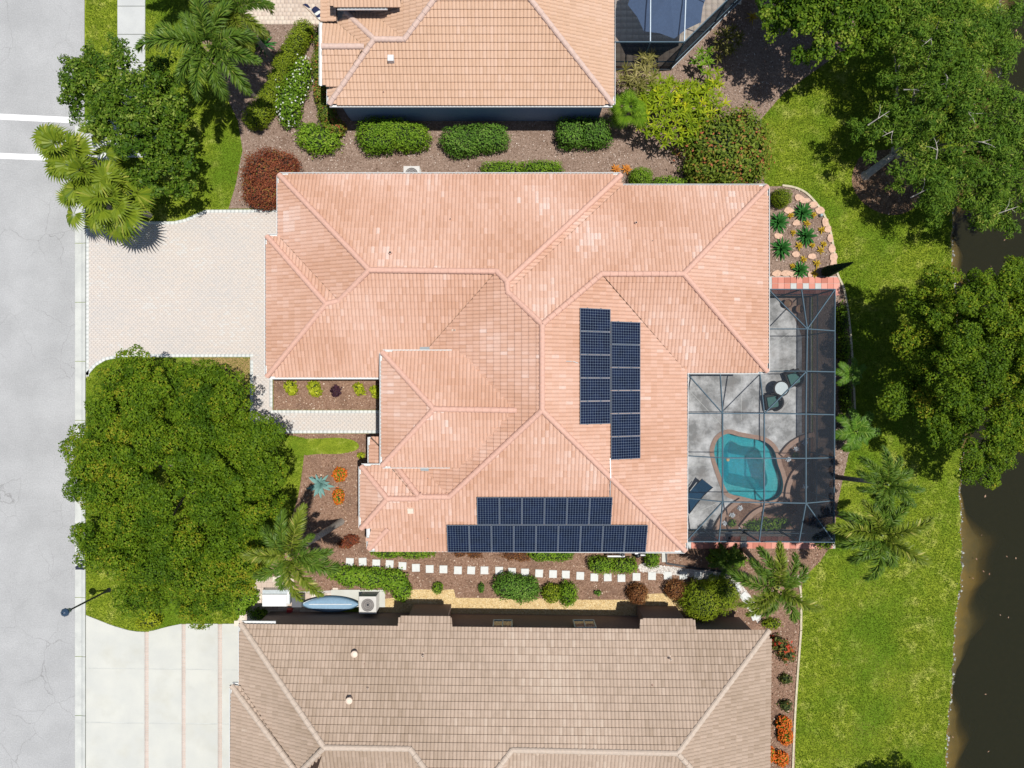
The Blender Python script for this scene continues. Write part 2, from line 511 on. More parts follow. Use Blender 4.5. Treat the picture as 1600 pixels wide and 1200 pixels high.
# pool, cage
def deck_mat():
    m, nt, bs, out = nodes('pool_deck')
    v = pos(nt)
    c = mixc(nt, (0.27, 0.27, 0.265), (0.74, 0.745, 0.75), ramp(nt, noise(nt, v, 0.95, 10, 0.68), 0.42, 0.64))
    c = mixc(nt, c, (0.27, 0.245, 0.225), ramp(nt, noise(nt, v, 0.5, 7, 0.62), 0.52, 0.74))
    nt.links.new(c, bs.inputs['Base Color']); bs.inputs['Roughness'].default_value = 0.7
    bump(nt, bs, noise(nt, v, 14.0, 5), 0.25, 0.02)
deck_mat()
plain('coping', (0.40, 0.265, 0.20), 0.8, var=0.14)
surf('plaster', (0.016, 0.33, 0.41), (0.024, 0.40, 0.48), 5.0, 0.7, fine=0.2, fscale=12.0, bstr=0)  # mottle in the plaster colour stands in for ripple light from the water
surf('plaster_step', (0.10, 0.43, 0.47), (0.14, 0.49, 0.53), 5.0, 0.7, fine=0.2, fscale=12.0, bstr=0)  # same ripple-light mottle painted into the shelf colour
m, nt, bs, out = nodes('pool_water')
tr = N(nt, 'ShaderNodeBsdfTransparent'); tr.inputs[0].default_value = (0.52, 0.90, 0.93, 1)
gl = N(nt, 'ShaderNodeBsdfGlossy'); gl.inputs['Roughness'].default_value = 0.04
fr = N(nt, 'ShaderNodeFresnel'); fr.inputs[0].default_value = 1.33
bp = N(nt, 'ShaderNodeBump'); bp.inputs['Strength'].default_value = 1.0; bp.inputs['Distance'].default_value = 0.08
nt.links.new(noise(nt, pos(nt), 6.0, 4), bp.inputs['Height']); nt.links.new(bp.outputs[0], gl.inputs['Normal']); nt.links.new(bp.outputs[0], fr.inputs['Normal'])
mx = N(nt, 'ShaderNodeMixShader'); nt.links.new(fr.outputs[0], mx.inputs[0]); nt.links.new(tr.outputs[0], mx.inputs[1]); nt.links.new(gl.outputs[0], mx.inputs[2])
nt.links.new(mx.outputs[0], out.inputs[0])
m, nt, bs, out = nodes('pond_water')
tr = N(nt, 'ShaderNodeBsdfTransparent')
gl = N(nt, 'ShaderNodeBsdfGlossy'); gl.inputs['Roughness'].default_value = 0.08
fr = N(nt, 'ShaderNodeFresnel'); fr.inputs[0].default_value = 1.33
bp = N(nt, 'ShaderNodeBump'); bp.inputs['Strength'].default_value = 0.12; bp.inputs['Distance'].default_value = 0.05
nt.links.new(noise(nt, pos(nt), 2.5, 4), bp.inputs['Height']); nt.links.new(bp.outputs[0], gl.inputs['Normal']); nt.links.new(bp.outputs[0], fr.inputs['Normal'])
mx = N(nt, 'ShaderNodeMixShader'); nt.links.new(fr.outputs[0], mx.inputs[0]); nt.links.new(tr.outputs[0], mx.inputs[1]); nt.links.new(gl.outputs[0], mx.inputs[2])
df = N(nt, 'ShaderNodeBsdfDiffuse'); df.inputs[0].default_value = (0.215, 0.215, 0.105, 1)
m2_ = N(nt, 'ShaderNodeMixShader'); m2_.inputs[0].default_value = 0.075
nt.links.new(mx.outputs[0], m2_.inputs[1]); nt.links.new(df.outputs[0], m2_.inputs[2])
nt.links.new(m2_.outputs[0], out.inputs[0])
va = N(nt, 'ShaderNodeVolumeAbsorption'); va.inputs['Color'].default_value = (0.40, 0.36, 0.20, 1); va.inputs['Density'].default_value = 2.0
nt.links.new(va.outputs[0], out.inputs['Volume'])
surf('pond_bed', (0.20, 0.125, 0.022), (0.13, 0.09, 0.025), 0.9, c3=(0.08, 0.065, 0.025), scale3=0.5)
def screen_mat(name, op, col):
    m, nt, bs, out = nodes(name)
    tr = N(nt, 'ShaderNodeBsdfTransparent'); df = N(nt, 'ShaderNodeBsdfDiffuse'); df.inputs[0].default_value = (*col, 1)
    mx = N(nt, 'ShaderNodeMixShader'); mx.inputs[0].default_value = op
    nt.links.new(tr.outputs[0], mx.inputs[1]); nt.links.new(df.outputs[0], mx.inputs[2]); nt.links.new(mx.outputs[0], out.inputs[0])
screen_mat('screen', 0.30, (0.05, 0.06, 0.075))
screen_mat('wall_screen', 0.84, (0.030, 0.042, 0.062))
plain('cage_beam', (0.085, 0.13, 0.165), 0.75, 0.0, 0.05)
plain('cage_white', (0.50, 0.58, 0.64), 0.75, 0.0, 0.05)
# things
plain('black_metal', (0.015, 0.018, 0.025), 0.45)
plain('lamp_blue', (0.03, 0.06, 0.11), 0.4)
plain('ac_case', (0.52, 0.50, 0.47), 0.5)
plain('ac_side', (0.22, 0.20, 0.19), 0.6)
plain('ac_dark', (0.03, 0.035, 0.04), 0.5)
plain('kayak_blue', (0.22, 0.34, 0.46), 0.25)
plain('kayak_navy', (0.05, 0.10, 0.15), 0.3)
plain('white_plastic', (0.74, 0.75, 0.75), 0.35)
plain('grey_plastic', (0.10, 0.105, 0.12), 0.5)
plain('red_plastic', (0.45, 0.04, 0.04), 0.5)
plain('pvc', (0.74, 0.74, 0.76), 0.4)
plain('wicker', (0.018, 0.014, 0.013), 0.7)
plain('teal_cushion', (0.07, 0.17, 0.155), 0.9)
plain('glass_top', (0.30, 0.40, 0.44), 0.3)
plain('lounger_cloth', (0.006, 0.055, 0.12), 0.9)
plain('terracotta', (0.16, 0.075, 0.05), 0.8)
plain('umbrella_cloth', (0.075, 0.125, 0.235), 0.9)
plain('flag_navy', (0.015, 0.022, 0.07), 0.9)
plain('flag_white', (0.65, 0.68, 0.66), 0.9)
plain('wood_post', (0.30, 0.22, 0.15), 0.8)
plain('bark', (0.21, 0.175, 0.14), 0.9, var=0.3)
plain('pale_bark', (0.40, 0.37, 0.33), 0.9, var=0.25)
plain('palm_bark', (0.30, 0.27, 0.235), 0.9, var=0.25)
plain('crown_shaft', (0.16, 0.22, 0.08), 0.6, var=0.15)
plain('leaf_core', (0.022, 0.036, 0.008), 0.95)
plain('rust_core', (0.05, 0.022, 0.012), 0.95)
# leaves
foliage('oak_leaf', (0.045, 0.100, 0.005), (0.150, 0.240, 0.011), (0.29, 0.275, 0.020), 0.28)
foliage('oak_leaf_right', (0.050, 0.108, 0.006), (0.165, 0.250, 0.013), (0.33, 0.30, 0.024), 0.28)
foliage('fine_leaf', (0.055, 0.125, 0.012), (0.160, 0.265, 0.024), (0.34, 0.36, 0.07), 0.28)
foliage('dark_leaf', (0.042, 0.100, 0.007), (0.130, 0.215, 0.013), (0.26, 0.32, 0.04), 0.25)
foliage('magnolia_leaf', (0.040, 0.095, 0.007), (0.125, 0.205, 0.014), (0.27, 0.33, 0.06), 0.22, 0.5, 0.15)
foliage('hedge_leaf', (0.080, 0.170, 0.010), (0.195, 0.325, 0.022), (0.32, 0.42, 0.05), 0.25)
foliage('hedge_leaf_dark', (0.052, 0.130, 0.016), (0.135, 0.265, 0.033), (0.24, 0.36, 0.07), 0.25)
foliage('hedge_leaf_yellow', (0.1148, 0.1688, 0.0081), (0.2228, 0.2903, 0.0162), (0.3645, 0.3915, 0.0405), 0.25)
foliage('maroon_leaf', (0.15, 0.035, 0.018), (0.30, 0.090, 0.040), (0.26, 0.20, 0.045), 0.2)
foliage('rust_leaf', (0.1500, 0.0562, 0.0225), (0.2750, 0.1187, 0.0438), (0.3500, 0.2125, 0.0750), 0.2)
foliage('purple_leaf', (0.0350, 0.0140, 0.0260), (0.0800, 0.0300, 0.0500), None, 0.2)
foliage('croton_leaf', (0.0798, 0.1377, 0.0145), (0.1885, 0.2392, 0.0261), (0.4060, 0.1232, 0.0580), 0.2)
foliage('red_croton_leaf', (0.0450, 0.0700, 0.0200), (0.1300, 0.1400, 0.0300), (0.5000, 0.0600, 0.0300), 0.2)
foliage('gold_leaf', (0.2200, 0.2750, 0.0132), (0.4620, 0.5060, 0.0275), (0.6820, 0.6600, 0.0880), 0.3)
foliage('yellow_star_leaf', (0.11, 0.185, 0.008), (0.29, 0.37, 0.014), (0.56, 0.54, 0.022), 0.3)
foliage('tan_leaf', (0.1200, 0.1200, 0.0250), (0.2600, 0.2400, 0.0700), (0.4400, 0.3800, 0.1600), 0.25)
foliage('white_flower_leaf', (0.0550, 0.1150, 0.0100), (0.1300, 0.2100, 0.0200), (0.7500, 0.7500, 0.6800), 0.25)
foliage('white_flower', (0.6, 0.62, 0.55), (0.82, 0.82, 0.78), None, 0.2)
foliage('orange_flower', (0.5000, 0.0850, 0.0150), (0.7200, 0.1400, 0.0200), (0.8000, 0.2400, 0.0500), 0.25)
foliage('palm_leaf', (0.0480, 0.1120, 0.0128), (0.1440, 0.2320, 0.0256), (0.3520, 0.3680, 0.0800), 0.3, 0.45, 0.2)
foliage('palm_leaf_yellow', (0.0900, 0.1425, 0.0150), (0.2250, 0.2775, 0.0270), (0.4350, 0.4050, 0.1050), 0.3, 0.45, 0.2)
foliage('fan_leaf', (0.085, 0.150, 0.010), (0.215, 0.280, 0.020), (0.40, 0.41, 0.07), 0.3, 0.45, 0.2)
foliage('bright_palm_leaf', (0.05, 0.13, 0.012), (0.13, 0.25, 0.025), (0.24, 0.34, 0.05), 0.25, 0.45, 0.2)
foliage('aloe_leaf', (0.016, 0.085, 0.018), (0.055, 0.200, 0.038), None, 0.1, 0.4, 0.3)
foliage('agave_leaf', (0.1300, 0.2700, 0.2500), (0.2200, 0.3800, 0.3500), None, 0.1, 0.5)
foliage('bromeliad_yellow', (0.3000, 0.1900, 0.0150), (0.5600, 0.4000, 0.0400), None, 0.2)
foliage('bromeliad_orange', (0.5000, 0.1400, 0.0150), (0.6800, 0.3300, 0.0800), None, 0.2)
foliage('pale_rosette', (0.5000, 0.5400, 0.5800), (0.7800, 0.8000, 0.8300), None, 0.1)
foliage('cypress_leaf', (0.0120, 0.0260, 0.0100), (0.0350, 0.0620, 0.0180), None, 0.1)

# =================================================================== the ground, pond, roads, paving
SHORE_PX = [(1660, -900), (1600, -400), (1580, -100), (1562, 0), (1532, 110), (1502, 250), (1488, 340), (1488, 420), (1500, 560), (1505, 680), (1499, 750), (1502, 850),
            (1501, 910), (1493, 960), (1490, 1010), (1487, 1070), (1481, 1130), (1478, 1200), (1475, 1300), (1470, 1700), (1465, 2200)]
SHORE = [(p[0] + 0.06 * math.sin(i * 2.3), p[1]) for i, p in enumerate(smooth_line(XY(SHORE_PX), 5))]
def zp(l, ox, oy, s):
    return [(ox + a / s, oy + b / s) for a, b in l]
POOL_WATER = smooth_poly(XY(zp([(385, 288), (470, 308), (560, 325), (660, 345), (720, 385), (755, 440), (772, 520), (800, 600), (816, 680), (802, 755), (755, 800), (680, 815),
                                (600, 805), (500, 780), (410, 760), (370, 720), (338, 640), (310, 560), (285, 480), (278, 410), (310, 330)], 1060, 620, 5), 0.0), 4)
def grow(poly, d):
    a = sum(poly[i][0] * poly[(i + 1) % len(poly)][1] - poly[(i + 1) % len(poly)][0] * poly[i][1] for i in range(len(poly)))
    P_ = poly if a > 0 else poly[::-1]
    out = []
    n = len(P_)
    for i in range(n):
        t = Vector(P_[(i + 1) % n]) - Vector(P_[i - 1])
        nrm = Vector((t.y, -t.x)).normalized()
        out.append(tuple(Vector(P_[i]) + nrm * d))
    return out
POOL_HOLE = grow(POOL_WATER, 0.06)

top_s, bot_s = SHORE[0], SHORE[-1]
g = MB()
g.prism([(-420, -420), (bot_s[0], -420)] + SHORE[::-1] + [(top_s[0], 420), (-420, 420)], None, -0.02, holes=[POOL_HOLE])
tag(g.build('ground', MT['lawn']), kind='structure')

# pond bank and bed, then the water as a closed body
_sy = np.array([p[1] for p in SHORE])[::-1]; _sx = np.array([p[0] for p in SHORE])[::-1]
_yy = np.concatenate([[420], np.arange(44, -52, -0.4), [-420]])
sh = [(float(np.interp(y_, _sy, _sx)), float(y_)) for y_ in _yy]
offs = [(-0.05, -0.02), (0.30, -0.34), (0.8, -0.55), (1.5, -1.2), (2.5, -2.5), (400, -2.95)]
vs, fs = [], []
for k, (dx, z) in enumerate(offs):
    for (x, y) in sh: vs.append((x + dx * (1 if k in (0, 1, 5) else 1.05 + .40 * math.sin(y * .55 + 1) + .25 * math.sin(y * 1.31) + .12 * math.sin(y * 2.9)), y, z))
n_ = len(sh)
for k in range(len(offs) - 1):
    for i in range(n_ - 1):
        a = k * n_ + i
        fs.append((a, a + 1, a + n_ + 1, a + n_))
b = MB(); b.add(vs, [f[::-1] for f in fs])
bed = b.build('pond_bed', MT['pond_bed']); tag(bed, kind='structure')
wl = [(x + 0.18, y) for x, y in sh]
w = MB(); w.prism(wl + [(390, -420), (390, 420)], -3.2, -0.27)
nb = len(wl) + 2
w.f.append(tuple(range(2 * nb - 1, nb - 1, -1))); w.mi.append(0)
tag(w.build('pond_water', MT['pond_water']), kind='structure')

def flat(name, px, mat, z, holes=(), sm=0, side=None):
    poly = XY(px)
    if sm: poly = smooth_poly(poly, sm)
    b = MB(); b.prism(poly, side, z, holes=holes)
    o = b.build(name, mat); tag(o, kind='structure')
    return o, poly

# road
XR = P(117, 0).x
road = MB(); road.prism([(P(-260, 0).x, -420), (XR, -420), (XR, P(0, 205).y), (P(132, 0).x, P(0, 190).y), (P(132, 0).x, 420), (P(-260, 0).x, 420)], None, 0.0)
tag(road.build('road', MT['asphalt']), kind='structure')
for i, (p, nm) in enumerate((([(-260, 165), (112, 183), (112, 192.5), (-260, 174)], 'crosswalk_line'), ([(-260, 228), (112, 243.5), (112, 252.5), (-260, 237.5)], 'crosswalk_line'))):
    b = MB(); b.prism(XY(p), None, 0.005)
    tag(b.build(nm, MT['road_paint']), kind='structure')
# valley gutter in cast segments
gut = empty('gutter', (P(125, 600).x, 0, 0), kind='structure')
y = P(0, 196).y
jj = 0
while y > -34:
    L = 3.02
    x0, x1 = P(117.3, 0).x, P(134, 0).x
    b = MB()
    ya, yb = y, y - L + 0.025
    xm = x0 + 0.30
    b.add([(x0, ya, 0.012), (xm, ya, -0.004), (x1 - 0.1, ya, 0.05), (x1, ya, 0.055), (x0, yb, 0.012), (xm, yb, -0.004), (x1 - 0.1, yb, 0.05), (x1, yb, 0.055), (x0, ya, -.03), (x0, yb, -.03), (x1, ya, -.03), (x1, yb, -.03)],
          [(0, 4, 5, 1), (1, 5, 6, 2), (2, 6, 7, 3), (8, 9, 4, 0), (3, 7, 11, 10), (0, 1, 2, 3, 10, 8), (9, 11, 7, 6, 5, 4)])
    b.build('gutter_segment', MT['gutter'], gut)
    y -= L; jj += 1
# dark letters painted on the gutter, half under the tree
def stroke(b, p, q, w, z):
    p, q = Vector(P(*p)[:2]), Vector(P(*q)[:2])
    d = (q - p).normalized(); n = Vector((-d.y, d.x)) * w / 2
    b.add([(*(p - n), z), (*(q - n), z), (*(q + n), z), (*(p + n), z)], [(0, 1, 2, 3)])
def gz(px):
    x0, xm, x1 = 117.3, 117.3 + 0.30 / M0, 134.0
    return (0.012 - 0.016 * (px - x0) / (xm - x0)) if px < xm else (-0.004 + 0.054 * (px - xm) / (x1 - 0.1 / M0 - xm))
for nm, strokes, lab in (('painted_letter', [((118, 888.3), (133.2, 888.3)), ((118, 887), (133.2, 879.5)), ((129.3, 881), (129.3, 888))], 'dark letter A painted on the pale gutter beside the street lamp'),
                         ('painted_letter', [((118, 876.3), (133.2, 876.3))], 'dark single-bar letter on the gutter, partly under oak leaves')):
    b = MB()
    for p, q in strokes:
        n = 10
        for i in range(n):
            a = [p[0] + (q[0] - p[0]) * i / n, p[1] + (q[1] - p[1]) * i / n]; c = [p[0] + (q[0] - p[0]) * (i + 1) / n, p[1] + (q[1] - p[1]) * (i + 1) / n]
            pa, pc = Vector(P(*a)[:2]), Vector(P(*c)[:2]); d = (pc - pa).normalized(); nr = Vector((-d.y, d.x)) * 0.055
            za, zc = gz(a[0]) + 0.004 + strokes.index((p, q)) * 0.002, gz(c[0]) + 0.004 + strokes.index((p, q)) * 0.002
            b.add([(*(pa - nr), za), (*(pc - nr), zc), (*(pc + nr), zc), (*(pa + nr), za)], [(0, 1, 2, 3)])
    tag(b.build(nm, MT['number_paint']), lab, 'lettering')
# sidewalk slabs
sw = empty('sidewalk', P(205, 50), kind='structure')
ys = [-430 + 44 * k for k in range(0, 16)]
ys = [y for y in ys if y < 190]
for k in range(len(ys) - 1):
    b = MB(); b.prism(XY([(184, ys[k] + .4), (227, ys[k] + .4), (227, ys[k + 1] - .4), (184, ys[k + 1] - .4)]), -0.03, 0.03)
    b.build('slab', MT['sidewalk'], sw)
for a, c in ((134.5, 183.6), (184.4, 227)):
    b = MB(); b.prism(XY([(a, 187), (c, 187), (c, 246), (a, 246)]), -0.03, 0.028)
    b.build('slab', MT['sidewalk'], sw)

def paver_field(name, poly, lx, ly, mat, parent, z0, z1, holes=(), gap=0.008, ang=0.0, tintsc=0.5, bond=True):
    pts = np.array(poly); lo, hi = pts.min(0), pts.max(0)
    rows = int((hi[1] - lo[1]) / ly) + 2; cols = int((hi[0] - lo[0]) / lx) + 3
    ii, jj = np.meshgrid(np.arange(cols), np.arange(rows))
    cx = lo[0] + (ii + (0.5 * (jj % 2) if bond else 0.5)) * lx; cy = lo[1] + (jj + 0.5) * ly
    C = np.stack([cx.ravel(), cy.ravel()], 1)
    k = inside(poly, C)
    for h in holes: k &= ~inside(h, C)
    C = C[k]; n = len(C)
    hx, hy = lx / 2 - gap / 2, ly / 2 - gap / 2
    c = 0.006
    base = np.array([(-hx, -hy, z0), (hx, -hy, z0), (hx, hy, z0), (-hx, hy, z0), (-hx + c, -hy + c, z1), (hx - c, -hy + c, z1), (hx - c, hy - c, z1), (-hx + c, hy - c, z1)])
    V = base[None] + np.concatenate([C, np.zeros((n, 1))], 1)[:, None, :]
    V[:, 4:, 2] += rng.normal(0, 0.0012, (n, 1))
    Fb = np.array([(4, 5, 6, 7), (0, 1, 5, 4), (1, 2, 6, 5), (2, 3, 7, 6), (3, 0, 4, 7)])
    Fq = (Fb[None] + 8 * np.arange(n)[:, None, None]).reshape(-1, 4)
    t = np.clip(0.5 + 0.18 * np.sin(C[:, 0] * 1.3 + 2 * np.sin(C[:, 1] * 0.8)) + 0.15 * np.sin(C[:, 1] * 1.9 + C[:, 0] * .7) + rng.normal(0, 0.2, n), 0, 1)
    me = np_mesh(name, V.reshape(-1, 3), Fq, mat, np.repeat(t, 8))
    return link(name, me, parent, kind='stuff')
def edge_course(name, line, w, step, mat, parent, z0, z1):
    """one joined course of border pavers along a polyline"""
    L = [Vector(p) for p in line]
    V, Fq, T = [], [], []
    for a, b_ in zip(L[:-1], L[1:]):
        d = b_ - a; n = max(1, round(d.length / step)); d2 = d / n
        u = d.normalized(); nr = Vector((-u.y, u.x)) * w
        for i in range(n):
            p, q = a + d2 * i + u * 0.0005, a + d2 * (i + 1) - u * 0.0005
            o = len(V)
            for z in (z0, z1):
                for s in (p, q, q + nr, p + nr): V.append((s.x, s.y, z))
            Fq += [(o + 4, o + 5, o + 6, o + 7), (o, o + 1, o + 5, o + 4), (o + 1, o + 2, o + 6, o + 5), (o + 2, o + 3, o + 7, o + 6), (o + 3, o, o + 4, o + 7)]
            T += [rnd.random()] * 8
    return link(name, np_mesh(name, V, Fq, mat, T), parent, kind='stuff')

DRIVE = [(134.5, 352), (212, 346), (272, 346), (290, 342), (305, 335), (322, 328), (455, 327), (455, 590), (426, 590), (426, 641), (612, 641), (612, 677), (391, 677), (391, 558), (190, 558), (165, 563), (150, 572), (137, 587), (134.5, 590)]
DRIVE_W = XY(DRIVE)
b = MB(); b.prism(DRIVE_W, -0.03, 0.012)
drv = b.build('driveway', MT['joint_sand']); tag(drv, kind='structure')
paver_field('pavers', XY([(139.5, 356), (212, 351), (272, 351), (292, 347), (307, 340), (324, 333), (455, 332), (455, 590), (421, 590), (421, 646), (612, 646), (612, 672), (396, 672), (396, 553), (190, 553), (163, 558), (148, 567), (139.5, 580)]),
            0.205, 0.105, MT['paver'], drv, 0.005, 0.030, tintsc=0.5)
e = 0.155
for ln in ([(455, 327), (322, 328), (305, 335), (290, 342), (272, 346), (212, 346), (134.5, 352)], [(134.5, 354), (134.5, 588)], [(137, 587), (150, 572), (165, 563), (190, 558), (396, 558)],
           [(391, 563), (391, 677)], [(396.5, 677), (612, 677)], [(612, 641), (421, 641)], [(426, 636), (426, 590)]):
    edge_course('border_pavers', XY(ln), e, 0.21, MT['paver_edge'], drv, 0.004, 0.034)

# neighbour's concrete driveway: slabs between brick bands
nd = empty('driveway', P(250, 1090), kind='structure')
b = MB(); b.prism(XY([(x, y + .6) for x, y in [(134.9, 961), (170, 975), (210, 986.5), (226, 987), (240, 985), (284, 974.5), (400, 974.5)]] + [(400, 1400), (134.9, 1400)]), -0.03, 0.02); b.build('sub_base', MT['gutter'], nd)
bands = [(226, 232.8), (284, 290.5), (340.5, 347.5)]
top_c = [(134.8, 961), (150, 967), (170, 975), (190, 982), (210, 986.5), (226, 987), (240, 985), (262, 979), (284, 974.5), (300, 974.5), (340, 974.5), (400, 974.5)]
def topy(x):
    for (a, b_), (c, d) in zip(top_c[:-1], top_c[1:]):
        if a <= x <= c: return b_ + (d - b_) * (x - a) / (c - a)
    return 974.5
cols = [(134.8, 225.5), (233.2, 283.6), (291, 340.2), (348, 400)]
rows = [(0, 1042.6), (1044, 1127), (1129, 1212), (1214, 1296), (1298, 1400)]
for (xa, xb) in cols:
    for r0, r1 in rows:
        sl = 0.025 * ((xa + xb) / 2 - 134) / 1.0 * 0.35
        if r0 == 0:
            xs_ = [xa + (xb - xa) * k / 8 for k in range(9)]
            pl = [(x, topy(x)) for x in xs_] + [(xb, r1 + (xb - 134) * .012), (xa, r1 + (xa - 134) * .012)]
        else:
            pl = [(xa, r0 + (xa - 134) * .012), (xb, r0 + (xb - 134) * .012), (xb, r1 + (xb - 134) * .012), (xa, r1 + (xa - 134) * .012)]
        b = MB(); b.prism(XY(pl), -0.03, 0.03); b.build('slab', MT['concrete'], nd)
for xa, xb in bands:
    b = MB(); b.prism(XY([(xa - .7, topy(xa) + 1), (xb + .7, topy(xb) + 1), (xb + .7, 1400), (xa - .7, 1400)]), -0.03, 0.012); b.build('band_bed', MT['joint_sand'], nd)
    paver_field('band_bricks', XY([(xa, topy(xa)), (xb, topy(xb)), (xb, 1400), (xa, 1400)]), (xb - xa) * M0 * .99, 0.098, MT['brick'], nd, 0.0, 0.029, bond=False)

# mulch beds
BED = {}
_, BED['north'] = flat('mulch_bed_north', [(300, -140), (312, 60), (340, 120), (372, 190), (379, 235), (368, 290), (357, 326), (455, 326), (455, 300), (1190, 300), (1196, 292), (1186, 245), (1190, 185), (1225, 145), (1330, 70), (1370, -140)], MT['grey_mulch'], 0.0)
_, BED['ne'] = flat('mulch_bed_east', [(1190, 291), (1226, 291), (1256, 300), (1284, 328), (1299, 375), (1306, 420), (1318, 450), (1326, 500), (1331, 560), (1335, 640), (1330, 690), (1320, 735), (1308, 790), (1302, 850), (1270, 860), (1270, 436), (1190, 436)], MT['grey_mulch'], 0.004)
_, BED['entry'] = flat('mulch_bed_entry', [(427, 575), (612, 575), (612, 640.5), (427, 640.5)], MT['mulch'], 0.0)
_, BED['south'] = flat('mulch_bed_south', [(437, 677.5), (612, 677.5), (612, 840), (1062, 840), (1062, 858), (1300, 850), (1282, 876), (1254, 905), (1250, 985), (1244, 1100), (1237, 1400), (1185, 1400), (1185, 1010), (585, 1000), (585, 930), (530, 925), (455, 922), (428, 905), (420, 890), (440, 850), (455, 812), (466, 775), (472, 740), (475, 712), (476, 684)], MT['mulch'], 0.0)
_, LAWN_STRIP = flat('lawn_strip', [(460, 688), (500, 685), (530, 684), (552, 688), (561, 696), (555, 704), (532, 709), (495, 709.5), (462, 711)], MT['lawn'], 0.005, sm=3)
_, BED['gold'] = flat('gravel_strip', [(588, 968), (597, 936), (640, 932), (643, 921), (709, 921), (712, 934), (840, 935), (905, 937), (985, 937), (1012, 928), (1058, 926), (1085, 945), (1095, 968)], MT['tan_gravel'], 0.006)
_, BED['white'] = flat('gravel_path', [(996, 884), (1005, 879), (1030, 883), (1085, 890), (1130, 894), (1152, 905), (1172, 930), (1192, 962), (1184, 974), (1168, 950), (1148, 922), (1128, 908), (1095, 903), (1030, 896), (1000, 893)], MT['white_gravel'], 0.006)
_, LITTER = flat('leaf_litter', [(1335, 262), (1352, 240), (1400, 235), (1440, 260), (1445, 300), (1420, 330), (1385, 335), (1350, 318), (1332, 290)], MT['litter'], -0.006, sm=4)
_, BARE = flat('bare_soil', [(300, 558.5), (390.5, 558.5), (390.5, 640), (330, 660), (290, 600)], MT['soil'], -0.012)
# bed edging kerbs
for ln, nm in (([(1222, 290), (1240, 293), (1258, 301), (1275, 318), (1287, 336), (1297, 362), (1303, 395), (1308, 428), (1318, 452), (1326, 500), (1331, 560), (1335, 640)], 'bed_edging'),
               ([(1251, 985), (1246, 1050), (1241, 1130), (1237, 1230)], 'bed_edging'), ([(1246, 898), (1251, 930), (1251, 984)], 'bed_edging')):
    q = smooth_line(XY(ln), 4)
    b = MB(); b.prism(band(q, -0.05, 0.05), -0.03, 0.07)
    tag(b.build(nm, MT['edging']), kind='structure')
b = MB(); b.prism(band(XY([(1040, 858), (1041, 880), (1085, 887), (1132, 893)]), -0.05, 0.05), -0.02, 0.06); b.build('bed_edging', MT['black_edging']); tag(bpy.data.objects[-1] if False else COL.objects[-1], kind='structure')

# patio of large tan pavers with a concrete pad
PATIO = [(366, 978), (380, 955), (396, 920), (402, 903), (455, 898), (458, 925), (530, 922), (530, 972), (366, 978)]
b = MB(); b.prism(XY(PATIO[:-1]), -0.03, 0.010)
patio = b.build('patio', MT['joint_sand']); tag(patio, kind='structure')
pw = XY(PATIO[:-1])
tilev = []
for v_ in range(4):
    b = MB(); b.prism([(-.135, -.135), (.135, -.135), (.135, .135), (-.135, .135)], 0, 0.028)
    me = b.mesh('paver', MT['patio_paver']); set_tint(me, [v_ / 3.] * len(me.vertices)); tilev.append(me)
lo, hi = np.array(pw).min(0), np.array(pw).max(0)
for i in range(int((hi[0] - lo[0]) / .28)):
    for j in range(int((hi[1] - lo[1]) / .28)):
        c = np.array([[lo[0] + (i + .5) * .28, lo[1] + (j + .5) * .28]])
        if inside(pw, c)[0]: link('paver', rnd.choice(tilev), patio, (c[0][0], c[0][1], 0.006))
b = MB(); b.prism(XY([(518, 921), (602, 921), (602, 948), (518, 948)]), -0.03, 0.07)
tag(b.build('concrete_pad', MT['concrete']), kind='structure')
# top-left neighbour path
b = MB(); b.prism(XY([(386, -140), (520, -140), (520, 38), (386, 38)]), -0.02, 0.010)
npth = b.build('neighbour_path', MT['joint_sand']); tag(npth, kind='structure')
paver_field('path_pavers', XY([(386, -140), (520, -140), (520, 38), (386, 38)]), 0.21, 0.21, MT['patio_paver'], npth, 0.004, 0.03)

# ------------------------------------------------------------------ loose ground cover: wood chips, pebbles, grass
HOUSE_BLOCKS = [XY([(440, 300), (1180, 300), (1180, 570), (1050, 590), (1050, 830), (590, 830), (590, 570), (440, 570)]), XY([(520, -140), (935, -140), (935, 183), (520, 183)]), XY([(390, 965), (1185, 975), (1185, 1400), (390, 1400)])]
def chips(name, polys, dens, mat, smin, smax, holes=(), z=0.012, clip=True):
    pts = np.concatenate([scatter(p, int(dens * 0.5 * abs(sum(p[i][0] * p[(i + 1) % len(p)][1] - p[(i + 1) % len(p)][0] * p[i][1] for i in range(len(p))))), list(HOUSE_BLOCKS) + list(holes)) for p in polys])
    if clip: pts = pts[(np.abs(pts[:, 0]) < 29) & (np.abs(pts[:, 1]) < 22)]
    n = len(pts)
    a = rng.random(n) * 6.283; L = smin + rng.random(n) ** 1.6 * (smax - smin); W = L * (0.3 + 0.45 * rng.random(n))
    tx, ty = rng.normal(0, .28, n), rng.normal(0, .28, n)
    u = np.stack([np.cos(a), np.sin(a), tx], 1); v = np.stack([-np.sin(a), np.cos(a), ty], 1)
    C = np.concatenate([pts, np.full((n, 1), z) + rng.random((n, 1)) * .025], 1)
    V = np.stack([C - u * L[:, None] / 2, C + v * W[:, None] / 2, C + u * L[:, None] / 2, C - v * W[:, None] / 2], 1)
    V[:, :, 2] = np.maximum(V[:, :, 2], 0.008)
    me = np_mesh(name, V.reshape(-1, 3), np.arange(4 * n).reshape(-1, 4)[:, [0, 3, 2, 1]], mat, np.repeat(np.clip(rng.normal(.48, .27, n), 0, 1), 4))
    return tag(link(name, me), kind='stuff')
DECK_BLOCK = XY([(1062, 460), (1270, 460), (1270, 832), (1062, 832)])
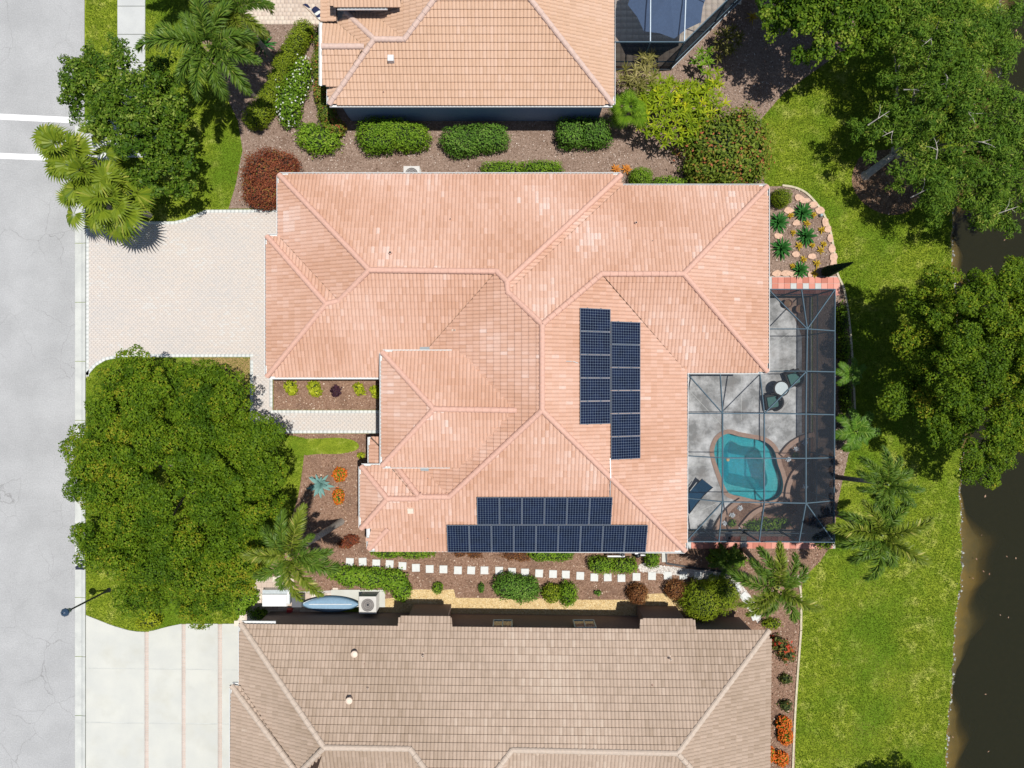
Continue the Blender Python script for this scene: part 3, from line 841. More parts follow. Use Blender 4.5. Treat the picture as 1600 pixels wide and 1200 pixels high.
chips('wood_chips', [BED['entry'], BED['south']], 210, MT['wood_chip'], .03, .115, [DECK_BLOCK, BED['gold'], BED['white'], LAWN_STRIP, XY(PATIO[:-1]), XY([(518, 921), (602, 921), (602, 948), (518, 948)])])
chips('grey_wood_chips', [BED['north'], BED['ne']], 200, MT['grey_chip'], .03, .11, [DECK_BLOCK, XY([(386, -140), (520, -140), (520, 38), (386, 38)]), XY([(955, -140), (1170, -140), (1170, 0), (1052, 106), (955, 106)]), XY([(1190, 430), (1315, 430), (1315, 462), (1190, 462)])])
chips('leaf_litter_chips', [LITTER], 180, MT['wood_chip'], .04, .11)
chips('gold_pebbles', [BED['gold']], 420, MT['pebble'], .03, .09)
chips('white_pebbles', [BED['white']], 420, MT['white_pebble'], .04, .13)

def grass(name, rects, dens):
    nog = [DRIVE_W, XY([(117, -500), (134.5, -500), (134.5, 1500), (117, 1500)]), XY([(-400, -500), (132, -500), (132, 1500), (-400, 1500)]), XY([(183.5, -500), (227.5, -500), (227.5, 247), (134, 247), (134, 187), (183.5, 187)]),
           XY([(x, y) for x, y in top_c] + [(400, 1400), (134, 1400)]), XY(PATIO[:-1]), BED['north'], BED['ne'], BED['entry'], DECK_BLOCK, HOUSE_BLOCKS[0], HOUSE_BLOCKS[2], LITTER, XY([(1190, 430), (1315, 430), (1315, 462), (1190, 462)])]
    Q = []
    for (x0, y0, x1, y1) in rects:
        A = P(x0, y1); B = P(x1, y0)
        n = int(dens * (B.x - A.x) * (B.y - A.y))
        q = np.stack([A.x + rng.random(n) * (B.x - A.x), A.y + rng.random(n) * (B.y - A.y)], 1)
        k = np.ones(n, bool)
        for pl in nog: k &= ~inside(pl, q)
        k &= ~(inside(BED['south'], q) & ~inside(LAWN_STRIP, q))
        k &= inside([(-60, -60), (bot_s[0], -60)] + SHORE[::-1] + [(top_s[0], 60), (-60, 60)], q)
        Q.append(q[k])
    q = np.concatenate(Q); n = len(q)
    # blades thin out in the dry patches
    a = rng.random(n) * 6.283; L = .05 + .06 * rng.random(n); lean = .25 + .6 * rng.random(n)
    d = np.stack([np.cos(a), np.sin(a)], 1); s = np.stack([-np.sin(a), np.cos(a)], 1) * (.008 + .010 * rng.random(n))[:, None]
    z0 = np.full((n, 1), -.02)
    b1 = np.concatenate([q - s, z0], 1); b2 = np.concatenate([q + s, z0], 1)
    tp = np.concatenate([q + d * (L * lean)[:, None], -.02 + (L * np.sqrt(1 - lean ** 2 * .8))[:, None]], 1)
    V = np.stack([b1, b2, tp], 1).reshape(-1, 3)
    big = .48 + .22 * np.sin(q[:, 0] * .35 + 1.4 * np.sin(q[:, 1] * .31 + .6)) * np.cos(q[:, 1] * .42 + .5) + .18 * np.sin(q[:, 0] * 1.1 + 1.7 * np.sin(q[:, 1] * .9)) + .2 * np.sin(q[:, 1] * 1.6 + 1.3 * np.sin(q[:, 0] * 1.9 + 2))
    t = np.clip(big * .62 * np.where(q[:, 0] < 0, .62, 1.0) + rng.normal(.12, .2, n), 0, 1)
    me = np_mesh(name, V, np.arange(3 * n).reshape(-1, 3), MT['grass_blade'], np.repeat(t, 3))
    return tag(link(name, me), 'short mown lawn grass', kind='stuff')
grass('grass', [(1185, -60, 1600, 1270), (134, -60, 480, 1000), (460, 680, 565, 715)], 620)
# rocks along the waterline
V, Fq, T = [], [], []
acc = 0
line = [p for p in SHORE if -23 < p[1] < 23]
for i in range(len(line) - 1):
    a, b_ = Vector(line[i]), Vector(line[i + 1])
    for k in range(int((b_ - a).length * 24)):
        q = a + (b_ - a) * rnd.random()
        r = .025 + .075 * rnd.random() ** 2
        c = Vector((q.x + rnd.gauss(.10, .10), q.y, -.14 + .08 * rnd.random()))
        c.z -= max(0, c.x - q.x) * .8
        o = len(V)
        for ax in ((1, 0, 0), (0, 1, 0), (-1, 0, 0), (0, -1, 0), (0, 0, 1), (0, 0, -1)):
            V.append(tuple(c + Vector(ax) * r * (0.7 + .6 * rnd.random())))
        for f in ((0, 1, 4), (1, 2, 4), (2, 3, 4), (3, 0, 4), (1, 0, 5), (2, 1, 5), (3, 2, 5), (0, 3, 5)): Fq.append(tuple(o + x for x in f))
        T += [rnd.random()] * 6
_n = 45
_yv = rng.uniform(-21, 21, _n)
_x = np.interp(_yv, _sy, _sx) + .4 + rng.exponential(1.6, _n)
_a = rng.random(_n) * 6.283; _l = .03 + .06 * rng.random(_n)
_C = np.stack([_x, _yv, np.full(_n, -.262)], 1); _u = np.stack([np.cos(_a), np.sin(_a), np.zeros(_n)], 1) * _l[:, None]; _v = np.stack([-np.sin(_a), np.cos(_a), np.zeros(_n)], 1) * _l[:, None] * .5
tag(link('floating_leaves', np_mesh('floating_leaves', np.stack([_C - _u, _C - _v, _C + _u, _C + _v], 1).reshape(-1, 3), np.arange(4 * _n).reshape(-1, 4), MT['wood_chip'], np.repeat(.2 + .55 * rng.random(_n), 4))), 'dry leaves floating on the pond', kind='stuff')
tag(link('shore_rocks', np_mesh('shore_rocks', V, Fq, MT['shore_rock'], T)), 'pale rocks along the pond edge', kind='stuff')

# =================================================================== houses
SL = 5 / 12.0
def plane(axis, sg, e, ze, s=SL):
    """roof plane z = ze + s*sg*(coord-e)"""
    return (axis, sg, e, ze, s)
def on(pl, px, py):
    ax, sg, e, ze, s = pl
    c = (px - 800) if ax == 'x' else (600 - py)
    d = (H - ze + s * sg * e) / (1 + s * sg * c / F)
    return P(px, py, H - d)
def ey(py, z): return (600 - py) * (H - z) / F
def ex(px, z): return (px - 800) * (H - z) / F
TW, TL = 0.168, 0.335         # tile width and exposure

def tile_strips():
    """profile strips of one tile in local u (across), v (upslope), w (out)"""
    xs, hs = [], []
    for t in (0.0, 0.09, 0.20, 0.36, 0.64, 0.80, 0.91, 1.0):
        xs.append(t * TW)
        hs.append(0.033 * math.sin(math.pi * min(1, max(0, (t - 0.06) / 0.88))) ** 0.7 if 0.06 < t < 0.94 else 0.0)
    out = []
    Lg = TL + 0.05
    for i in range(len(xs) - 1):
        a, b_ = xs[i] + 0.003 * (i == 0), xs[i + 1] - 0.003 * (i == len(xs) - 2)
        z0a, z0b = hs[i] + 0.066, hs[i + 1] + 0.066
        z1a, z1b = hs[i] + 0.008, hs[i + 1] + 0.008
        out.append([(a, 0, z0a), (b_, 0, z0b), (b_, Lg, z1b), (a, Lg, z1a)])
        out.append([(a, -0.024, z0a - 0.062), (b_, -0.024, z0b - 0.062), (b_, 0, z0b), (a, 0, z0a)])
    return out
STRIPS = tile_strips()
def clip_poly(poly, tri):
    """3-D polygon clipped by a ccw uv triangle"""
    out = poly
    for i in range(3):
        a, b_ = tri[i], tri[(i + 1) % 3]
        ux, uy = b_[0] - a[0], b_[1] - a[1]
        inp, out = out, []
        if not inp: break
        S = [ux * (p[1] - a[1]) - uy * (p[0] - a[0]) for p in inp]
        for k in range(len(inp)):
            p, q, sp, sq = inp[k - 1], inp[k], S[k - 1], S[k]
            if (sp >= 0) != (sq >= 0):
                t = sp / (sp - sq)
                out.append(tuple(p[j] + (q[j] - p[j]) * t for j in range(3)))
            if sq >= 0: out.append(q)
    return out
def tile_tint(u, v, x, y, kind):
    if kind == 'coral':
        t = .38 + .16 * math.sin(x * .9 + 1.5 * math.sin(y * .7)) + .12 * math.sin(y * 1.7 + x * .5) + rnd.gauss(0, .12)
        if rnd.random() < .02: t += .25
        p = math.sin(x * 1.35 + 3) * math.sin(y * 1.15 + 1.2 * math.sin(x * .8))
        if p > .72: t += .28 * rnd.random() + .08
        if p < -.70: t -= .14
    elif kind == 'brown':
        t = .5 + .25 * math.sin(x * .35 + .8) + .1 * math.sin(x * 1.2 + y) + rnd.gauss(0, .13)
    else:
        t = .5 + .12 * math.sin(x * .8 + y * .6) + rnd.gauss(0, .13)
    return min(1, max(0, t))

class House:
    def __init__(self, base, label, tilemat, capmat, kind, cat='house'):
        self.root = empty('house', base, label, cat)
        self.kind, self.tm, self.cm = kind, tilemat, capmat
        self.faces, self.caps = [], []
        self.whole, self.clip_v, self.clip_f, self.clip_t = [], [], [], []
        self.deck = MB()
    def face(self, pts, facing, rot=0.0):
        """pts: world points of a roof face; facing: downslope compass letter"""
        pts = [Vector(p) for p in pts]
        down = {'N': Vector((0, 1, 0)), 'S': Vector((0, -1, 0)), 'E': Vector((1, 0, 0)), 'W': Vector((-1, 0, 0))}[facing]
        down = Matrix.Rotation(rot, 3, 'Z') @ down
        t = np.array([p.dot(down) for p in pts]); z = np.array([p.z for p in pts])
        A = np.stack([t, np.ones(len(t))], 1)
        (s, c0), *_ = np.linalg.lstsq(A, z, rcond=None)
        v = (-down + Vector((0, 0, -s))).normalized()
        n = Vector((-s * down.x, -s * down.y, 1)).normalized()
        u = v.cross(n).normalized()
        org = Vector((0, 0, c0))
        uv = [((p - org).dot(u), (p - org).dot(v)) for p in pts]
        b = len(self.deck.v)
        self.deck.prism([(p.x, p.y) for p in pts], None, 0)
        for k in range(b, len(self.deck.v)):
            x, y, _ = self.deck.v[k]
            self.deck.v[k] = (x, y, s * (x * down.x + y * down.y) + c0 - 0.012)
        uv = grow(uv, -.024)
        tris = []
        for tr in tessellate_polygon([[Vector((q[0], q[1], 0)) for q in uv]]):
            a, b2, c = (uv[i] for i in tr)
            ar = (b2[0] - a[0]) * (c[1] - a[1]) - (b2[1] - a[1]) * (c[0] - a[0])
            if abs(ar) < 1e-6: continue
            tris.append((a, b2, c) if ar > 0 else (a, c, b2))
        us, vs_ = [q[0] for q in uv], [q[1] for q in uv]
        v0, u0 = min(vs_) - 0.05, min(us)
        nr, nc = int((max(vs_) - v0) / TL) + 2, int((max(us) - u0) / TW) + 2
        Mx = Matrix((u, v, n)).transposed()
        cen = np.array([[u0 + i * TW, v0 + j * TL] for j in range(nr) for i in range(nc)])
        offs = np.array([(0, 0), (TW, 0), (0, TL + .05), (TW, TL + .05), (TW / 2, TL / 2)])
        ins = np.stack([inside(uv, cen + o) for o in offs], 1)
        # drop tile corner tests by a little at the eave: the first course hangs over
        for k in range(len(cen)):
            cu, cv = cen[k]
            base = org + u * cu + v * cv
            tt = tile_tint(cu, cv, base.x, base.y, self.kind)
            if ins[k].all() or (cv < min(vs_) + .01 and ins[k][2:].all()):
                d = H - base.z
                self.whole.append((n.dot((Vector((0, 0, H)) - base).normalized()) / d ** 2, base, Mx, tt))
            else:
                bb = (cu, cu + TW, cv, cv + TL + .05)
                for tri in tris:
                    if max(q[0] for q in tri) < bb[0] or min(q[0] for q in tri) > bb[1] or max(q[1] for q in tri) < bb[2] or min(q[1] for q in tri) > bb[3]: continue
                    for st in STRIPS:
                        pl = clip_poly([(p[0] + cu, p[1] + cv, p[2]) for p in st], tri)
                        if len(pl) > 2:
                            o = len(self.clip_v)
                            for p in pl:
                                self.clip_v.append(org + u * p[0] + v * p[1] + n * p[2]); self.clip_t.append(tt)
                            self.clip_f.append(tuple(range(o, o + len(pl))))
    def ridge(self, *pts):
        for a, b_ in zip(pts[:-1], pts[1:]): self.caps.append((Vector(a), Vector(b_)))
    def finish(self):
        roof = self.deck.build('roof', MT['underlay'], self.root)
        self.roof = roof
        var = []
        for k in range(10):
            b = MB()
            for st in STRIPS: b.add(st, [tuple(range(len(st)))])
            me = b.mesh('tile', MT[self.tm]); set_tint(me, [(k + .5) / 10] * len(me.vertices)); var.append(me)
        self.whole.sort(key=lambda w: -w[0])
        for w_, base, Mx, tt in self.whole[:300]:
            link('tile', var[min(9, int(tt * 10))], roof, base, Mx)
        tpl = np.array([p for st in STRIPS for p in st])
        fpl = np.arange(len(tpl)).reshape(-1, 4)
        rest = self.whole[300:]
        if rest:
            V = np.concatenate([tpl @ np.array(Mx).T + np.array(base) for _, base, Mx, _ in rest])
            Fq = np.concatenate([fpl + k * len(tpl) for k in range(len(rest))])
            T = np.repeat([r[3] for r in rest], len(tpl))
            link('tiles', np_mesh('tiles', V, Fq, MT[self.tm], T), roof, kind='stuff')
        me = bpy.data.meshes.new('cut_tiles'); me.from_pydata([tuple(p) for p in self.clip_v], [], self.clip_f); me.materials.append(MT[self.tm]); set_tint(me, self.clip_t); me.update()
        link('cut_tiles', me, roof, kind='stuff')
        # ridge and hip caps, each a short half barrel lapping the one below
        b = MB()
        prof = [(-.135, -.035), (-.115, .04), (-.065, .085), (0, .102), (.065, .085), (.115, .04), (.135, -.035)]
        Lc = .40
        vs = [(x, 0, z + .028) for x, z in prof] + [(x * .93, Lc, z) for x, z in prof]
        n = len(prof)
        b.add(vs, [(i, i + 1, n + i + 1, n + i) for i in range(n - 1)] + [tuple(range(n))])
        cap = b.mesh('ridge_tile', MT[self.cm], smooth=False)
        for a, c in self.caps:
            d = c - a
            k = max(1, round(d.length / .36)); st = d / k
            up = Vector((0, 0, 1)); y = d.normalized(); x = y.cross(up).normalized(); zz = x.cross(y)
            Mx = Matrix((x, y, zz)).transposed()
            for i in range(k):
                link('ridge_tile', cap, roof, a + st * i + zz * .045, Mx)
    def gutter(self, pts, mat='white_metal'):
        for a, c in zip(pts[:-1], pts[1:]):
            a, c = Vector(a), Vector(c)
            d = (c - a).normalized(); o = Vector((d.y, -d.x, 0)) * .125
            b = MB()
            b.bar(a + o + Vector((0, 0, -.06)), c + o + Vector((0, 0, -.06)), .024, .10)
            b.bar(a + o * .45 + Vector((0, 0, -.115)), c + o * .45 + Vector((0, 0, -.115)), .14, .012)
            b.build('gutter', MT[mat], self.root)
    def walls(self, polys, mat, z1=2.85):
        for p in polys:
            b = MB(); b.prism(p, -0.02, z1); b.build('wall', MT[mat], self.root)
    def soffit(self, poly, z):
        b = MB(); b.prism(poly, None, z); b.build('soffit', MT['soffit'], self.root)
    def pipe(self, pl, px, py, r=.05, h=.3, mat='vent_paint', flash=.16):
        p = on(pl, px, py)
        b = MB()
        b.cyl(p + Vector((0, 0, -.1)), r, h + .1, 12)
        o = b.build('vent_pipe', MT[mat], self.root)
        b = MB(); b.cyl(p + Vector((0, 0, h - .002)), r * .7, .006, 10); b.build('pipe_opening', MT['dark_hole'], o)
        if flash:
            b = MB(); b.cyl(p + Vector((0, 0, -.02)), flash, .075, 12, r * 1.05); b.build('flashing', MT[mat], o)
        return o

# ------------------------------------------------------------------ the coral-tiled house
ZE = 3.0
hm = House(P(800, 560), 'sprawling house with coral-pink tile roof carrying solar panels', 'tile_coral', 'cap_coral', 'coral')
N1 = plane('y', -1, ey(274, ZE), ZE); W1 = plane('x', 1, ex(437, ZE), ZE); GW = plane('x', 1, ex(418, ZE), ZE); S1 = plane('y', 1, ey(588, ZE), ZE)
GN = plane('y', -1, ey(370, ZE), ZE); N2 = plane('y', -1, ey(292, ZE), ZE); E2 = plane('x', -1, ex(1198, ZE), ZE); S2 = plane('y', 1, ey(580, ZE), ZE)
E3 = plane('x', -1, ex(1070, ZE), ZE); S3 = plane('y', 1, ey(859, ZE), ZE)
apN, apS = on(E3, 847, 507), on(E3, 847, 641)
xr = (apN.x + apS.x) / 2; zr = (apN.z + apS.z) / 2
W2 = plane('x', 1, xr, zr)
A = on(N1, 437, 274); C = on(N1, 970, 274); R1a = on(N1, 577, 422); R1b = on(N1, 776, 424); R1c = on(N1, 792, 440)
C2 = on(N2, 970, 292); R1d = on(N2, 793, 456); D = on(N2, 1198, 292); R2a = on(N2, 940, 428); R2b = on(N2, 1068, 428)
A2 = on(W1, 437, 370); Q = on(W1, 530, 470); G1 = on(GW, 418, 370); G2 = on(GW, 418, 588); G3 = on(GW, 510, 475)
E_ = on(E2, 1198, 580); Fv = on(E3, 1071, 580); Gc = on(E3, 1070, 860)
S_a = on(S1, 630, 588)
hm.face([A, C, R1c, R1b, R1a], 'N')
hm.face([A, R1a, Q, A2], 'W')
hm.face([G1, A2, Q, G3], 'N')
hm.face([G1, G3, G2], 'W')
hm.face([G2, G3, Q, R1a, R1b, S_a], 'S')
hipSW = on(S3, 702, 776)
hm.face([R1b, R1c, R1d, apN, apS, hipSW, on(W2, 645, 715), on(W2, 630, 588)], 'W')
hm.face([C, C2, R1d, R1c], 'E')
hm.face([C2, D, R2b, R2a, apN, R1d], 'N')
hm.face([D, E_, R2b], 'E')
hm.face([R2b, E_, Fv, R2a], 'S')
hm.face([apN, R2a, Fv, Gc, apS], 'E')
# south-west bay and the long south slope
zb = 3.45
bNW = P(565, 729, zb); bSW = P(565, 825, zb); rB1 = on(S3, 605, 779); rB2 = on(S3, 651, 779); rB3 = on(S3, 655, 776)
k77 = on(S3, 577, 857); k77b = on(S3, 577, 826); kk = on(S3, 607, 825)
hm.face([bNW, rB1, bSW], 'W')
nS1 = P(610, 729, zb); nS2 = P(620, 729, zb + .06); nS3 = P(664, 729, zb + .08)
hm.face([bNW, nS1, rB2, rB1], 'N')
hm.face([nS1, nS2, rB3, rB2], 'W')
hm.face([nS2, nS3, hipSW, rB3], 'N')
hm.face([apS, Gc, k77, kk, bSW, rB1, rB2, rB3, hipSW], 'S')
hm.face([k77, k77b, kk], 'W')
# raised entry tower
ZT = 4.3
TWp = plane('x', 1, ex(598, ZT), ZT)
t1, t2, t3, t4 = P(598, 551, ZT), P(598, 727, ZT), P(706, 551, ZT), P(703, 727, ZT)
tr1 = on(TWp, 678, 639); tr2 = P(806, 641, on(W2, 806, 641).z)
tv1 = on(W2, 733, 555); tv2 = on(W2, 733, 724)
hm.face([t1, tr1, t2], 'W')
hm.face([t1, t3, tv1, tr2, tr1], 'N')
hm.face([t2, tr1, tr2, tv2, t4], 'S')
# little porch roof beside the tower
PW = plane('x', 1, ex(579, ZE), ZE); PN = plane('y', -1, ey(683, ZE), ZE)
p1, p2, p3, p4, p5 = on(PW, 579, 683), on(PW, 612, 716), on(PW, 612, 728), on(PW, 579, 728), on(PN, 612, 683)
hm.face([p1, p2, p3, p4], 'W'); hm.face([p1, p5, p2], 'N')
hm.ridge(A, R1a); hm.ridge(R1a, R1b, R1c, R1d, apN, apS); hm.ridge(C, R1c); hm.ridge(apN, R2a, R2b); hm.ridge(D, R2b); hm.ridge(E_, R2b)
hm.ridge(Gc, apS); hm.ridge(G1, G3, Q, R1a); hm.ridge(G2, G3); hm.ridge(hipSW, apS); hm.ridge(bNW, rB1, rB2, rB3, hipSW); hm.ridge(bSW, rB1); hm.ridge(nS2, rB3); hm.ridge(k77, kk)
hm.ridge(t1, tr1, tr2); hm.ridge(t2, tr1)
hm.finish()
lip = Vector((0, 0, .03))
for g in ([C, A], [A, A2], [A2, G1], [G1, G2], [G2, P(597, 588, ZE)], [P(577, 857, ZE), Gc], [D, C2], [E_, D], [Fv, E_], [Gc, Fv], [bNW, bSW], [k77b, k77], [nS1, bNW]):
    hm.gutter([q + lip for q in g])
for g in ([t1, t2], [t2, t4], [t3, t1], [p1, p4]):
    hm.gutter([q + lip for q in g])
eave = [A, A2, G1, G2, P(597, 588, ZE), P(597, 683, ZE), p1, p4, P(577, 729, ZE), k77, Gc, Fv, E_, D, C2, C]
hm.soffit([(q[0], q[1]) for q in eave], 2.93)
inset = [(449, 286), (449, 378), (431, 380), (431, 576), (611, 576), (611, 840), (590, 840), (590, 845), (1057, 845), (1057, 592), (1060, 566), (1184, 566), (1184, 305), (958, 305), (958, 286)]
hm.walls([XY(inset, ZE)], 'cream_wall')
hm.walls([XY([(610, 563), (732, 563), (732, 715), (610, 715)], ZT)], 'cream_wall', ZT - .06)
hm.walls([XY([(577, 740), (640, 740), (640, 815), (577, 815)], zb)], 'cream_wall', zb - .06)
hm.soffit(XY([(598, 551), (745, 551), (745, 727), (598, 727)], ZT), ZT - .05)
hm.soffit(XY([(565, 729), (640, 729), (640, 825), (565, 825)], zb), zb - .05)
# garage door and front windows on the street side
def opening(h, name, c, size, rz, mat, fmat='white_metal', fr=.06, panes=None):
    b = MB(); b.box(c, (size[0], .05, size[1]), rz); o = b.build(name, MT[mat], h.root)
    d = Vector((math.cos(rz), math.sin(rz), 0)); nn = Vector((math.sin(rz), -math.cos(rz), 0)) * .03
    b = MB(); w2, h2 = size[0] / 2, size[1] / 2; c = Vector(c) + nn
    for a, e_ in (((-w2, -h2), (w2, -h2)), ((-w2, h2), (w2, h2)), ((-w2, -h2), (-w2, h2)), ((w2, -h2), (w2, h2)), ((0, -h2), (0, h2))):
        b.bar(c + d * a[0] + Vector((0, 0, a[1])), c + d * e_[0] + Vector((0, 0, e_[1])), fr, fr)
    b.build('frame', MT[fmat], o)
    return o
xg = ex(431, ZE) - .02
opening(hm, 'garage_door', (xg, ey(478, ZE), 1.15), (4.9, 2.2), -math.pi / 2, 'white_metal')
opening(hm, 'window', (ex(449, ZE) - .02, ey(330, ZE), 1.6), (1.6, 1.2), -math.pi / 2, 'window_glass')
opening(hm, 'window', (ex(577, zb) - .02, ey(778, zb), 1.6), (1.6, 1.3), -math.pi / 2, 'window_glass')
opening(hm, 'sliding_door', (ex(1057, ZE) + .02, ey(700, ZE), 1.2), (3.6, 2.2), math.pi / 2, 'window_glass')
opening(hm, 'sliding_door', (ex(1122, ZE), ey(566, ZE) - .02, 1.2), (2.6, 2.2), 0, 'window_glass')
# roof furniture of the coral house
hm.pipe(N1, 611, 396, .07, .28); hm.pipe(N1, 704, 343, .035, .16, flash=.13); hm.pipe(N2, 993, 349, .06, .2, flash=.1); hm.pipe(N2, 1019, 377, .03, .14, flash=.09)
hm.pipe(W2, 711, 516, .04, .18, 'vent_cream'); hm.pipe(S3, 669, 840, .03, .16, flash=.13)
p = on(S3, 642, 797)
b = MB(); b.box(p + Vector((0, 0, .1)), (.32, .30, .14), mat=Matrix.Rotation(math.atan(SL), 3, 'X'), taper=.85); b.build('roof_vent', MT['vent_cream'], hm.root)
for q, s in ((on(W2, 664, 547), (.5, .28)), (on(W2, 664, 731), (.42, .26))):
    b = MB(); b.box(q + Vector((0, 0, .09)), (s[0], s[1], .03), mat=Matrix.Rotation(-math.atan(SL), 3, 'Y')); b.build('flashing', MT['flashing'], hm.root)

# ------------------------------------------------------------------ the tan-tiled house to the north
ht = House(P(760, 60), 'sand-orange tiled house with blue-grey wall and a small square roof vent', 'tile_sand', 'cap_sand', 'sand')
TS = plane('y', 1, ey(163, ZE), ZE); TE = plane('x', -1, ex(957, ZE), ZE)
a1, a2 = on(TS, 515, 163), on(TS, 957, 163); ap = on(TS, 752, -98); r1, r2 = on(TS, 585, 62), on(TS, 632, 62)
ht.face([a1, a2, ap, r2, r1], 'S')
ht.face([a2, P(957, -100, ZE), P(957, -260, ZE), on(TE, 752, -260), ap], 'E')
TWs = plane('x', 1, r2.x, r2.z)
ht.face([r2, ap, on(TWs, 700, -130), on(TWs, 622, -60), on(TWs, 584, 21)], 'W')
gz_ = 3.3
GS = plane('y', 1, ey(133, gz_), gz_)
g1, g2, g3, g4 = on(GS, 503, 133), on(GS, 533, 134), on(GS, 569, 73), on(GS, 503, 73)
ht.face([g1, g2, g3, g4], 'S')
GNp = plane('y', -1, g4.y, g4.z)
n1, n2 = on(GNp, 503, 34), on(GNp, 527, 36)
ht.face([g4, g3, n2, n1], 'N')
RN = plane('y', -1, r1.y, r1.z)
u1, u2 = on(RN, 541, 21), on(RN, 584, 21)
ht.face([r1, r2, u2, u1], 'N')
ht.face([r1, u1, n2, g3], 'W')
ht.face([a1, r1, g3, g2, P(515, 135, ZE + .05)], 'W')
# clerestory wing above
UZ = 4.4
UP = plane('y', 1, ey(10, UZ), UZ)
ht.face([on(UP, 515, 10), on(UP, 624, 10), on(UP, 640, -70), on(UP, 515, -90)], 'S')
ht.face([P(503, 34, 3.55), P(527, 34, 3.6), P(527, -90, 3.6), P(503, -90, 3.45)], 'W')
ht.ridge(a1, r1, r2, ap); ht.ridge(a2, ap); ht.ridge(g4, g3); ht.ridge(u1, r1)
ht.finish()
for g in ([a1, a2], [a2, P(957, -260, ZE)], [P(515, 135, ZE), a1], [P(503, 34, 3.5), g1], [on(UP, 527, 10.5), on(UP, 605, 10.5)]):
    ht.gutter([q + lip for q in g])
ht.walls([[(ex(527, ZE), ey(153, ZE)), (ex(946, ZE), ey(153, ZE)), (ex(946, ZE), ey(-250, ZE)), (ex(527, ZE), ey(-250, ZE))]], 'blue_wall')
ht.walls([[(ex(531, UZ), ey(0, UZ)), (ex(615, UZ), ey(0, UZ)), (ex(615, UZ), ey(-60, UZ)), (ex(531, UZ), ey(-60, UZ))]], 'blue_wall', UZ - .05)
b = MB(); b.prism(XY([(545, 184), (566, 184), (566, 160), (545, 160)]), -.02, 2.3); b.build('wall', MT['blue_wall'], ht.root)
ht.soffit(XY([(515, 163), (957, 163), (957, -250), (515, -250)], ZE), 2.93)
ht.soffit(XY([(503, 133), (560, 133), (560, -90), (503, -90)], gz_), gz_ - .05)
p = on(TS, 612, 95)
b = MB(); b.box(p + Vector((0, 0, .16)), (.27, .27, .32)); b.build('roof_vent', MT['white_metal'], ht.root)
ht.pipe(TS, 600, 145, .03, .14, flash=.06)

# ------------------------------------------------------------------ the brown-tiled house to the south
hb = House(P(790, 1120), 'long house with brown barrel tile roof and taupe wall', 'tile_brown', 'cap_brown', 'brown')
ROT = math.radians(-0.6)
BN = plane('y', -1, ey(979, ZE), ZE)
def onb(px, py):                       # the north slope runs a touch askew
    q = on(BN, px, py)
    return q
b1, b2 = P(377, 974.5, ZE), P(1201, 984.5, ZE)
zB = on(BN, 507, 1167).z
c1, c2, c3, c4 = P(507, 1167, zB), P(641, 1169, zB), P(800, 1171, zB), P(1058, 1176, zB)
apx = on(BN, 720, 1276)
bp1, bp2, bp3, bp4 = on(BN, 623, 964), on(BN, 706, 964.5), on(BN, 1000, 967), on(BN, 1086, 968)
hb.face([b1, c1, c2, apx, c3, c4, b2, P(1087, 983, ZE), bp4, bp3, P(999, 982, ZE), P(707, 978.4, ZE), bp2, bp1, P(622, 977.3, ZE)], 'N', ROT)
BW = plane('x', 1, b1.x, ZE); BG = plane('x', 1, ex(363, ZE), ZE)
w1, w2 = on(BW, 377, 1071), P(470, 1201, zB - .35)
h1 = on(BG, 363, 1071); h2 = on(BG, 462, 1204)
low = on(BG, 400, 1400)
hb.face([b1, c1, on(BW, 441, 1234), on(BW, 486, 1234), w1], 'W', ROT)
hb.face([h1, w1, on(BW, 486, 1234), on(BG, 470, 1215)], 'N', ROT)
hb.face([h1, on(BG, 476, 1224), on(BG, 470, 1400), on(BG, 363, 1400)], 'W', ROT)
BSs = plane('y', 1, c1.y, zB)          # south of the ridge, falling away
hb.face([c1, c2, on(BSs if False else plane('y', 1, c1.y, zB), 690, 1240), on(plane('y', 1, c1.y, zB), 690, 1400), on(plane('y', 1, c1.y, zB), 440, 1400), on(plane('y', 1, c1.y, zB), 440, 1235)], 'S', ROT)
hb.face([c3, c4, on(plane('y', 1, c4.y, zB), 1130, 1250), on(plane('y', 1, c4.y, zB), 1130, 1400), on(plane('y', 1, c4.y, zB), 750, 1400), on(plane('y', 1, c4.y, zB), 750, 1240)], 'S', ROT)
hb.face([c2, apx, on(plane('x', 1, apx.x, apx.z), 690, 1330), on(plane('x', 1, apx.x, apx.z), 668, 1240)], 'W', ROT)
hb.face([c3, apx, on(plane('x', -1, apx.x, apx.z), 750, 1330), on(plane('x', -1, apx.x, apx.z), 772, 1240)], 'E', ROT)
BE = plane('x', -1, b2.x, ZE)
hb.face([b2, c4, on(BE, 1085, 1205), on(BE, 1130, 1260), P(1198, 1400, ZE), P(1200, 1300, ZE)], 'E', ROT)
hb.ridge(b1, c1, c2, apx); hb.ridge(b2, c4, c3, apx); hb.ridge(c1, on(BW, 455, 1219)); hb.ridge(h1, on(BG, 470, 1215)); hb.ridge(c4, on(BE, 1100, 1222))
hb.finish()
for g in ([b1, P(377, 1071, ZE)], [h1, P(363, 1400, ZE)], [P(377, 1071, ZE), h1], [P(430, 975, ZE), P(378, 974.5, ZE)]):
    hb.gutter([q + lip for q in g])
hb.walls([XY([(390, 986), (1186, 996), (1186, 1500), (390, 1500)], ZE)], 'taupe_wall')
hb.walls([XY([(634, 972), (697, 973), (697, 1000), (634, 1000)], 2.9)], 'taupe_wall', 2.75)
hb.walls([XY([(1011, 975), (1077, 976), (1077, 1005), (1011, 1005)], 2.9)], 'taupe_wall', 2.75)
hb.soffit(XY([(378, 976), (1200, 986), (1198, 1400), (378, 1400)], ZE), 2.93)
